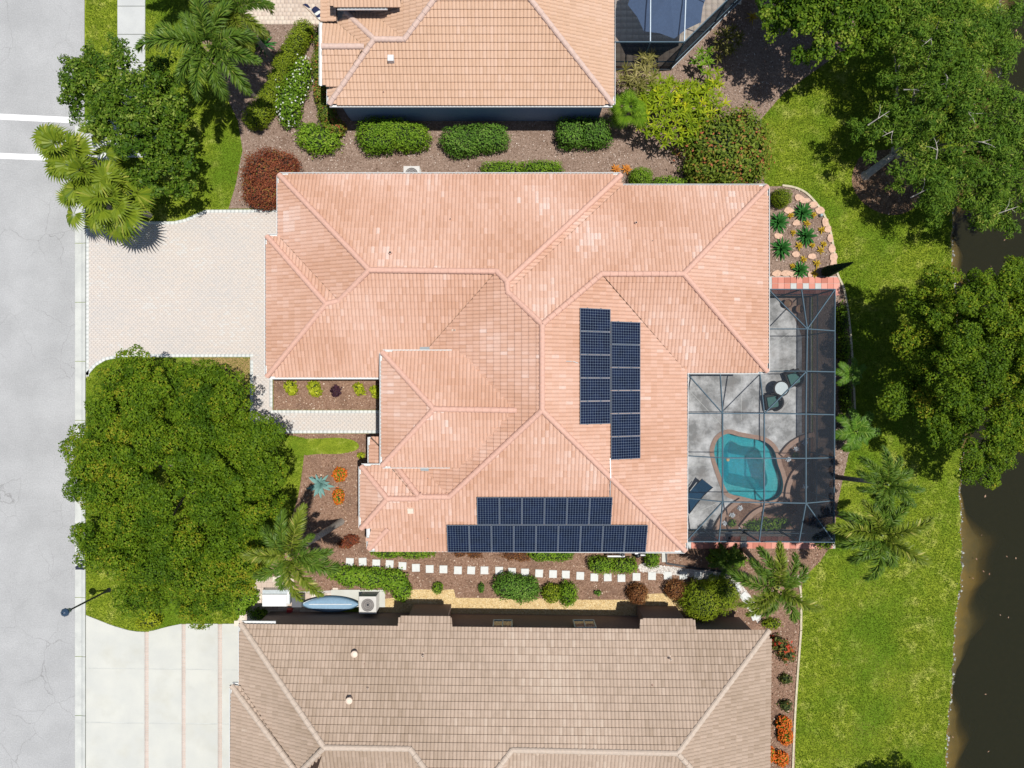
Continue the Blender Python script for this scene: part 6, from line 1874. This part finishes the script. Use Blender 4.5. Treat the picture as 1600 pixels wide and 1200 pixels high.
feather_palm('feather palm whose slanting trunk rises by the red paver walk', (1163, 858), (1216, 918), 5.6, [(90, 1.0, 6), (55, .85, 6), (20, 1.0, 0), (-25, 1.05, 0), (-60, 1.0, -4), (-105, .9, 0), (-140, .9, 0), (165, 1.1, 4), (135, .85, 8), (200, .95, 4), (112, .95, 8)], FEATH, .88, alt=FEATH_Y)
feather_palm('low bright green palm tucked against the pool cage wall', (1328, 670), (1338, 674), 1.3, [(a, 1, 5) for a in ga[:9]], FEATH_B, .85, r=.08)
feather_palm('small dark palm in shade between cage and pond oak', (1322, 585), (1330, 585), 1.2, [(a + 30, 1, 5) for a in ga[:7]], FEATH_B, .6, r=.07)
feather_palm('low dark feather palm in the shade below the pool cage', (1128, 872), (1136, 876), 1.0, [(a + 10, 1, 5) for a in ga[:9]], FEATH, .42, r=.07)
# --- fan palms
fan_palm('yellow-green fan palm reaching over the road, northernmost of its clump', 106, 233, 3.5, 13, FAN, 1.12, 'fan palm clump by the road')
fan_palm('yellow-green fan palm in the middle of the roadside clump', 140, 270, 3.5, 14, FAN, 1.15, 'fan palm clump by the road')
fan_palm('yellow-green fan palm overhanging the paver driveway corner', 178, 310, 3.3, 16, FAN, 1.2, 'fan palm clump by the road')
fan_palm('small fan palm leaning over the gutter at the driveway corner', 128, 306, 2.8, 12, FAN, 1.05, 'fan palm clump by the road')
fan_palm('fan palm pressed against the sand-tiled roof corner', 985, 168, 2.4, 14, FAN_G, .95)
# --- northern side
shrub('clipped_hedge', 'bright green kidney-shaped clipped hedge nearest the street by the blue-grey wall', 'hedge', [(590, 210, 33, 27, 1.25), (640, 212, 31, 21, 1.25), (612, 203, 34, 18, 1.25)], 'hedge_leaf', .10, 330, 3.0)
shrub('clipped_hedge', 'oval clipped hedge in the middle of the row by the blue-grey wall', 'hedge', [(722, 218, 33, 23, 1.25), (762, 213, 33, 22, 1.25)], 'hedge_leaf_dark', .10, 330, 2.8, tb=.55)
shrub('clipped_hedge', 'box-shaped clipped hedge at the blue-grey wall corner', 'hedge', [(893, 207, 22, 22, 1.2), (932, 206, 24, 21, 1.2)], 'hedge_leaf_dark', .10, 340, 5.0)
shrub('clipped_hedge', 'low hedge strip along the coral roof north eave', 'hedge', [(785, 263, 32, 12, 1.0), (845, 262, 34, 12, 1.0)], 'hedge_leaf', .09, 340, 3.6)
shrub('round_bush', 'round clipped bush by the roof notch near orange bromeliads', 'bush', [(1003, 276, 18.5, 16.5, 1.1)], 'hedge_leaf', .07, 600, 2.1)
shrub('green_bush', 'low green bush behind the north-east roof wing', 'bush', [(1045, 285, 24, 11, .8), (1062, 287, 14, 8, .7)], 'hedge_leaf', .10, 300)
shrub('croton_bush', 'large green bush flecked with red leaves beside the far lawn', 'bush', [(1128, 222, 52, 50, 2.0), (1150, 255, 42, 34, 1.8), (1110, 262, 36, 26, 1.6), (1160, 205, 34, 36, 1.8), (1180, 240, 22, 40, 1.5)], 'croton_leaf', .16, 210, 2.0, rough=.34, tb=.48, ts=.27)
shrub('maroon_bush', 'large rounded maroon-red bush beside the paver driveway', 'bush', [(421, 270, 44, 40, 1.4), (412, 298, 36, 26, 1.3)], 'maroon_leaf', .085, 420, 2.3, core='rust_core', tb=.45, ts=.27)
shrub('green_shrub', 'leafy bright green shrub west of the kidney hedge', 'bush', [(498, 216, 34, 24, 1.0), (480, 205, 18, 14, .9)], 'hedge_leaf', .18, 150, 2.0, rough=.2, wl=.35)
shrub('white_flower_shrub', 'green shrub dotted with white blossoms beside the snaking hedge', 'bush', [(448, 158, 22, 34, 1.2), (462, 128, 18, 26, 1.1), (452, 182, 14, 14, .8), (472, 108, 14, 22, 1.0)], 'hedge_leaf', .16, 170, 2.0, rough=.22, wl=.38, extra=('white_flower', .07, .10))
shrub('snaking_hedge', 'narrow clipped hedge snaking through the northern mulch bed', 'hedge', [(473 - 75 * k_ / 13 - 3 * math.sin(k_ * .5), 46 + 138 * k_ / 13, 15 + (4 if k_ > 10 else 0), 16, 1.0) for k_ in range(14)], 'hedge_leaf_yellow', .08, 460, 2.6)
shrub('red_green_border', 'red-green border shrubs lining the northern house side', 'bush', [(500, 60, 11, 24, 1.1), (497, 100, 12, 26, 1.1), (500, 140, 12, 24, 1.1), (508, 172, 14, 20, 1.1), (522, 197, 17, 13, .9)], 'croton_leaf', .10, 320, 2.1, rough=.18, tb=.58, ts=.3)
shrub('round_bush', 'round bush under the small feather palm by the tan path', 'bush', [(377, 58, 17, 26, 1.3)], 'hedge_leaf_yellow', .10, 280)
shrub('green_bush', 'dark bush by the verge lawn under the palms', 'bush', [(345, 20, 26, 22, 1.2)], 'dark_leaf', .12, 220)
rosette('spiky_plant', 'dark spiky rosette plant beside the tan paved path', 'plant', 410, 66, 34, .75, .07, 'aloe_leaf', (.5, 1.0), (78, 15))
for x, y, lab in ((963, 263, 'orange bromeliad nearest the street of the pair by the roof notch'), (980, 262, 'orange bromeliad nearest the pond of the pair by the roof notch')):
    rosette('bromeliad', lab, 'bromeliad', x, y, 16, .34, .09, 'bromeliad_orange', (.6, 1.0), (70, 20))
# yellow star-leaved clump: many whorls on one plant
def whorl_clump(name, label, blobs, mat, n, L, W, nl=9, group=None, tb=.45):
    c0 = P(blobs[0][0], blobs[0][1]); V, Fq, T = [], [], []
    root = empty(name, c0, label, 'plant', group)
    var = [blade(L, W, .9, mat, 35), blade(L * .9, W, .6, mat, 15), blade(L * .85, W, .5, mat, 60)]
    vv = [(np.array([v.co[:] for v in m_.vertices]), [tuple(f.vertices) for f in m_.polygons]) for m_ in var]
    st = MB()
    for (px, py, rx, ry, h) in blobs:
        m_ = int(n * rx * ry / sum(q[2] * q[3] for q in blobs))
        for i in range(m_):
            t = (i + .5) / m_; r = math.sqrt(t); a = i * 2.39996 + 1
            c = P(px + rx * r * math.cos(a) + rng.normal(0, 2), py + ry * r * math.sin(a) + rng.normal(0, 2), h * (.55 + .5 * math.sqrt(1 - t * .95)) + rng.normal(0, .08))
            tw = np.clip(tb + rng.normal(0, .2), 0, 1)
            for k in range(nl):
                P_, fs_2 = vv[int(rng.integers(3))]; an = k * 6.283 / nl + rng.normal(0, .2); ca, sa = math.cos(an), math.sin(an); s = rng.uniform(.8, 1.15)
                Q_ = P_ * s; o = len(V)
                for x, y, z in Q_: V.append((c.x + x * ca - y * sa, c.y + x * sa + y * ca, c.z + z))
                Fq += [tuple(o + x for x in f) for f in fs_2]
                T += [float(np.clip(tw + rng.normal(0, .12), 0, 1))] * len(Q_)
            if i % 3 == 0: st.tube([Vector((c.x * .8 + P(px, py).x * .2, c.y * .8 + P(px, py).y * .2, 0)), c], [.02, .012], 5)
    link('leaves', np_mesh('leaves', V, Fq, MT[mat], T), root)
    st.build('stems', MT['bark'], root)
    return root
whorl_clump('lady_palm', 'big yellow-green clump of star-shaped leaves beside the dark screen cage', [(1050, 178, 62, 50, 1.9), (1095, 160, 36, 36, 1.7), (1035, 145, 40, 28, 1.7), (1112, 130, 18, 18, 1.4)], 'yellow_star_leaf', 150, .38, .07, 10, tb=.50)
whorl_clump('tan_yucca', 'tan spiky-leaved clump at the corner of the dark screen cage', [(998, 122, 30, 26, 1.8), (1010, 92, 16, 14, 2.0)], 'tan_leaf', 22, .48, .04, 20, tb=.5)
whorl_clump('green_clump', 'dark green leafy clump in the mulch, closest to the cage angle', [(1098, 95, 15, 19, 1.0)], 'hedge_leaf', 9, .34, .08, 9)
whorl_clump('green_clump', 'bushy green and tan clump in the mulch between two smaller ones', [(1138, 60, 20, 22, 1.0), (1126, 78, 14, 12, .8)], 'tan_leaf', 16, .36, .07, 10, tb=.2)
rosette('yellow_rosette', 'single yellow-green spiky rosette at the edge of the tree shade', 'plant', 1177, 24, 18, .42, .06, 'bromeliad_yellow', (.5, 1.0), (75, 20))
# --- aloe bed
for x, y, s, lab in ((1219, 346, .62, 'dark green aloe beside the roof, upper of that pair'), (1257, 331, .60, 'dark green aloe farthest north in the stone-edged bed'), (1224, 387, .64, 'dark green aloe beside the roof, lower of that pair'), (1262, 368, .60, 'dark green aloe at the centre of the stone-edged bed'), (1252, 421, .52, 'dark green aloe closest to the red pavers')):
    rosette('aloe', lab, 'aloe', x, y, 42, s * 1.08, .10, 'aloe_leaf', (.35, .75), (75, 12), 'aloes in the stone-edged bed')
for x, y, s, lab in ((1238, 335, .22, 'between the round bush and the northern aloe'), (1274, 334, .2, 'by the pale blue ornament'), (1264, 348, .24, 'directly below the northern aloe'), (1242, 362, .2, 'touching the west side of the central aloe'), (1287, 358, .26, 'near the edging, highest of the eastern ones'), (1251, 383, .26, 'between the central and lower western aloes'), (1272, 382, .2, 'just south-east of the central aloe'),
                 (1285, 390, .28, 'near the edging, large double one'), (1290, 380, .22, 'near the edging, just above the double one'), (1258, 404, .26, 'above the lowest aloe'), (1279, 411, .28, 'midway between lowest aloe and cypress'), (1275, 427, .30, 'beside the dark cypress and red pavers'), (1241, 415, .2, 'touching the lowest aloe on its west')):
    rosette('bromeliad', f'small yellow bromeliad {lab}'.replace('upper left', 'street side').replace('below left', 'on the street side').replace('below right', 'on the pond side').replace('left of', 'on the street side of'), 'bromeliad', x, y, 14, s, .07, 'bromeliad_yellow', (.5, .9), (70, 20), 'yellow bromeliads in the stone-edged bed', parts=False)
shrub('round_bush', 'round clipped bush at the north corner of the aloe bed', 'bush', [(1224, 308, 15.5, 15, 1.0)], 'hedge_leaf_yellow', .06, 800, 2.1, tb=.3)
# slim dark cypress
cb = P(1288, 426)
root = empty('cypress', cb, 'slim dark cypress cone leaning out beside the aloe bed', 'tree')
b = MB(); b.tube([cb, cb + Vector((0, 0, 2.9))], [.06, .01], 8); b.build('trunk', MT['bark'], root)
n = 5200; t = rng.random(n) ** .8; a = rng.random(n) * 6.283; rr = .30 * (1 - t) ** .8 * np.minimum(1, .5 + t * 5) * (.75 + .3 * rng.random(n)); C_ = np.stack([cb.x + rr * np.cos(a), cb.y + rr * np.sin(a), .08 + t * 3.0], 1)
v_, f_ = leaf_quads(C_, np.stack([np.cos(a), np.sin(a), np.full(n, .8)], 1) + rng.normal(0, .3, (n, 3)), .10, .045)
link('crown', np_mesh('crown', v_, f_, MT['cypress_leaf'], np.repeat(np.clip(rng.normal(.5, .25, n), 0, 1), 4)), root)
# --- entry beds
for x, y, r, lab in ((453, 606, 11, 'golden shrub nearest the driveway in the entry bed'), (490, 607.5, 12, 'largest golden shrub, second in the entry bed'), (560, 608, 9, 'golden shrub third along the entry bed past the purple one'), (586, 612, 9, 'golden shrub against the tower gutter in the entry bed')):
    shrub('golden_shrub', lab, 'bush', [(x - 1, y - 3, r * .8, r * .75, .5), (x + 2, y + 4, r * .8, r * .7, .48)], 'gold_leaf', .13, 260, 2.0, rough=.25, wl=.6, group='golden shrubs along the entry bed')
shrub('purple_shrub', 'small dark purple shrub among golden shrubs in the entry bed', 'bush', [(524, 611, 8, 9, .45)], 'purple_leaf', .11, 400, 2.0, rough=.25, core='rust_core')
shrub('golden_shrub', 'tiny golden shrub beside the porch roof and lawn strip', 'bush', [(564, 712, 5.5, 5.5, .35)], 'gold_leaf', .12, 300, 2.0, rough=.25)
rosette('blue_agave', 'large blue-green agave rosette in the front mulch bed', 'agave', 498, 758, 22, .74, .18, 'agave_leaf', (.25, .55), (68, 10))
shrub('orange_flower_bush', 'ring of orange flowers round green leaves above the agave', 'bush', [(530, 742, 10.5, 11, .45)], 'hedge_leaf', .10, 340, 2.0, extra=('orange_flower', .55, .085))
shrub('orange_flower_bush', 'orange flowered bush partly under the yellowish palm frond', 'bush', [(528, 777, 8.5, 12, .45)], 'hedge_leaf', .10, 340, 2.0, extra=('orange_flower', .6, .085))
shrub('maroon_ground_cover', 'low maroon plant in the palm shade beside the south-west bay', 'bush', [(548, 845, 13, 9, .35), (538, 852, 12, 6, .3)], 'maroon_leaf', .09, 380, 2.0, rough=.25, core='rust_core')
shrub('maroon_ground_cover', 'small maroon plant near the grey palm trunk and lawn edge', 'bush', [(461, 832, 7, 7, .35)], 'maroon_leaf', .09, 380, 2.0, rough=.25, core='rust_core')
# --- south side strip
shrub('green_hedge', 'green hedge strip under the south-west eave', 'hedge', [(605, 862, 26, 12, .75), (650, 863, 30, 11, .75)], 'hedge_leaf', .09, 340, 2.6)
shrub('green_hedge', 'green hedge mound under the lower solar panels', 'hedge', [(850, 866, 24, 12, .7), (876, 866, 20, 12, .7)], 'hedge_leaf', .09, 340, 2.6)
shrub('clipped_hedge', 'long box hedge clipped square beside the white pool pipes', 'hedge', [(940, 884, 19, 12, .9), (976, 885, 20, 11.5, .9)], 'hedge_leaf', .085, 420, 5.5)
shrub('clipped_hedge', 'short upright box hedge standing out from the south-east eave', 'hedge', [(1019.5, 874, 10.5, 13.5, .9)], 'hedge_leaf', .085, 460, 5.5)
shrub('rust_ground_cover', 'rusty ground cover under the western end of the solar panels', 'bush', [(718, 866, 10, 5, .25), (742, 867, 12, 6, .25)], 'rust_leaf', .07, 420, 2.0, rough=.3, core='rust_core')
shrub('rust_ground_cover', 'rusty ground cover patch beside the hedge mound under the solar panels', 'bush', [(800, 868, 16, 8, .25), (818, 870, 12, 8, .25)], 'rust_leaf', .07, 420, 2.0, rough=.3, core='rust_core')
shrub('ground_cover_hedge', 'curving leafy ground cover wrapping the air conditioner pad', 'hedge', [(548, 902, 26, 16, .7), (582, 905, 26, 17, .7), (612, 908, 22, 17, .7), (626, 922, 15, 18, .7), (525, 897, 14, 10, .6), (570, 898, 40, 8, .6)], 'hedge_leaf', .13, 240, 2.2, rough=.2)
shrub('round_bush', 'large dark green rounded bush on the gold gravel edge', 'bush', [(797, 918, 26, 20, 1.1), (820, 923, 24, 20, 1.1)], 'hedge_leaf_dark', .10, 360, 2.3, tb=.55)
shrub('round_bush', 'smaller yellow-green bush of the touching pair by the gravel', 'bush', [(863, 929, 15, 15, .9)], 'hedge_leaf_yellow', .09, 380, 2.1)
shrub('round_bush', 'taller green bush of the touching pair by the gravel', 'bush', [(888, 931, 15, 18, 1.1)], 'hedge_leaf', .10, 340, 2.1, rough=.2)
shrub('rust_bush', 'round rusty-brown bush standing on the gold gravel', 'bush', [(998, 930, 16.5, 15.5, 1.0)], 'rust_leaf', .07, 620, 2.1, core='rust_core')
shrub('rust_bush', 'round rusty-brown bush half shaded by the big green mound', 'bush', [(1058, 924, 17, 16, 1.0)], 'rust_leaf', .07, 560, 2.1, core='rust_core')
shrub('green_mound', 'big feathery green mound of two lobes beside the brown-roofed house', 'bush', [(1100, 943, 34, 31, 1.9), (1132, 932, 27, 29, 1.9)], 'hedge_leaf_yellow', .12, 330, 2.1, rough=.16, wl=.3)
shrub('green_tuft', 'tiny green tuft on the gravel corner west of the dark bush', 'plant', [(683.5, 920, 8, 9, .5)], 'hedge_leaf', .08, 400, 3.0)
shrub('green_tuft', 'tiny green tuft in the mulch just west of the dark bush', 'plant', [(752, 919, 5, 8, .4)], 'hedge_leaf_dark', .08, 400, 2.0)
shrub('green_tuft', 'tiny green sprout in mulch between bush pair and rusty bush', 'plant', [(934, 927, 5, 4.5, .3)], 'hedge_leaf_dark', .10, 300, 2.0, rough=.3)
shrub('green_bush', 'green bush in the shade under the slanting palm trunk', 'bush', [(1125, 874, 16, 12, .8), (1150, 876, 18, 13, .8)], 'hedge_leaf', .13, 240, 2.0, rough=.25)
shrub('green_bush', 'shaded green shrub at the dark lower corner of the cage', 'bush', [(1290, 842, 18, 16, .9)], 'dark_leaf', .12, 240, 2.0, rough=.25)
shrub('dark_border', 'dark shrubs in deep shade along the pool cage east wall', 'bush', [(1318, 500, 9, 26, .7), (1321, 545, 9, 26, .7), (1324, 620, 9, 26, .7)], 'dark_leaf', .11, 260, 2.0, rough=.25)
shrub('green_bush', 'dark green bush at the patio edge beside the front lawn', 'bush', [(384, 935, 17, 14, .8), (376, 950, 12, 14, .7)], 'hedge_leaf', .14, 220, 2.0, rough=.25)
shrub('green_bush', 'small dark bush at the corner of the taupe wall', 'bush', [(402, 962, 14, 9, .7)], 'dark_leaf', .10, 300, 2.0, rough=.2)
shrub('orange_flower_bush', 'scrap of orange flowers at the oak edge by the patio', 'bush', [(379, 920, 8, 4, .3)], 'rust_leaf', .09, 260, 2.0, extra=('orange_flower', .3, .07))
shrub('yellow_shrub', 'yellow-leaved shrub at the concrete driveway curve', 'bush', [(229, 948, 13, 17, 1.0), (232, 970, 15, 15, .9), (222, 975, 11, 10, .7)], 'gold_leaf', .10, 300, 2.0, rough=.25, tb=.22)
# --- planting inside the cage
for i, (x, y, lab) in enumerate(((935, 410, 'pale rosette plant in the middle of the north-east planter'), (1002, 362, 'pale rosette plant at the far end of the north-east planter'), (870, 493, 'pale rosette plant closest to the pool in the north-east planter'), (1005, 705, 'pale rosette plant against the east cage wall'),
                                 (490, 875, 'pale rosette plant nearest the pool in the south-west planter'), (430, 930, 'pale rosette plant in the middle of the south-west planter'), (372, 993, 'pale rosette plant at the south wall of the cage'))):
    rosette('pale_rosette_plant', lab, 'plant', 1060 + x / 5, 620 + y / 5, 20, .17, .09, 'pale_rosette', (.2, .7), (65, 12), 'pale rosettes in the pool planters', z=.08, parts=False)
shrub('green_shrub', 'straggling green shrubs along the south wall inside the pool cage', 'bush', [(1180, 822, 16, 8, .5), (1205, 820, 18, 9, .5), (1222, 818, 12, 9, .5)], 'hedge_leaf', .12, 200, 2.0, rough=.35)
shrub('green_tuft', 'green tuft between pale rosettes in the north-east planter', 'plant', [(1244, 712, 5, 4, .3)], 'hedge_leaf_yellow', .1, 300, 2.0, rough=.3)
shrub('green_tuft', 'green tuft beside pale rosettes in the south-west planter', 'plant', [(1145, 818, 6, 6, .35)], 'hedge_leaf', .1, 300, 2.0, rough=.3)
shrub('maroon_ground_cover', 'dark reddish plant in the south-east corner inside the cage', 'bush', [(1238, 795, 8, 8, .35)], 'maroon_leaf', .1, 300, 2.0, rough=.3, core='rust_core')
# --- bed by the brown-roofed house
shrub('croton_plant', 'croton with red-tipped dark leaves beside the brown roof corner', 'plant', [(1222, 1012, 14, 12, .9), (1232, 1022, 12, 14, .8), (1217, 1005, 11, 10, .75)], 'red_croton_leaf', .20, 80, 2.0, rough=.35, wl=.42, tb=.55, ts=.3)
shrub('dark_tuft', 'small dark plant just below the croton', 'plant', [(1229, 1063, 9, 8, .45)], 'red_croton_leaf', .14, 160, 2.0, rough=.3, tb=.3)
shrub('dark_tuft', 'small dark plant just above the orange flowers', 'plant', [(1229, 1104, 9, 9, .45)], 'red_croton_leaf', .14, 160, 2.0, rough=.3, tb=.3)
shrub('orange_flower_bush', 'tall mass of orange flowers on the mulch by the lawn', 'bush', [(1227, 1134, 11, 12, .6), (1229, 1152, 11, 13, .6)], 'hedge_leaf', .10, 340, 2.0, extra=('orange_flower', .75, .085))
shrub('orange_flower_bush', 'lowest orange flower bush at the picture bottom by the lawn', 'bush', [(1222, 1188, 11, 11, .55)], 'hedge_leaf', .10, 340, 2.0, extra=('orange_flower', .75, .085))
shrub('orange_flower_bush', 'orange flowers tucked under the brown eave', 'bush', [(1205, 1180, 6, 12, .5)], 'hedge_leaf', .10, 340, 2.0, extra=('orange_flower', .75, .085))
shrub('small_bush', 'small yellow-green bush above the croton beside the palm', 'bush', [(1208, 976, 14, 8, .6)], 'hedge_leaf_yellow', .11, 260, 2.0, rough=.25)
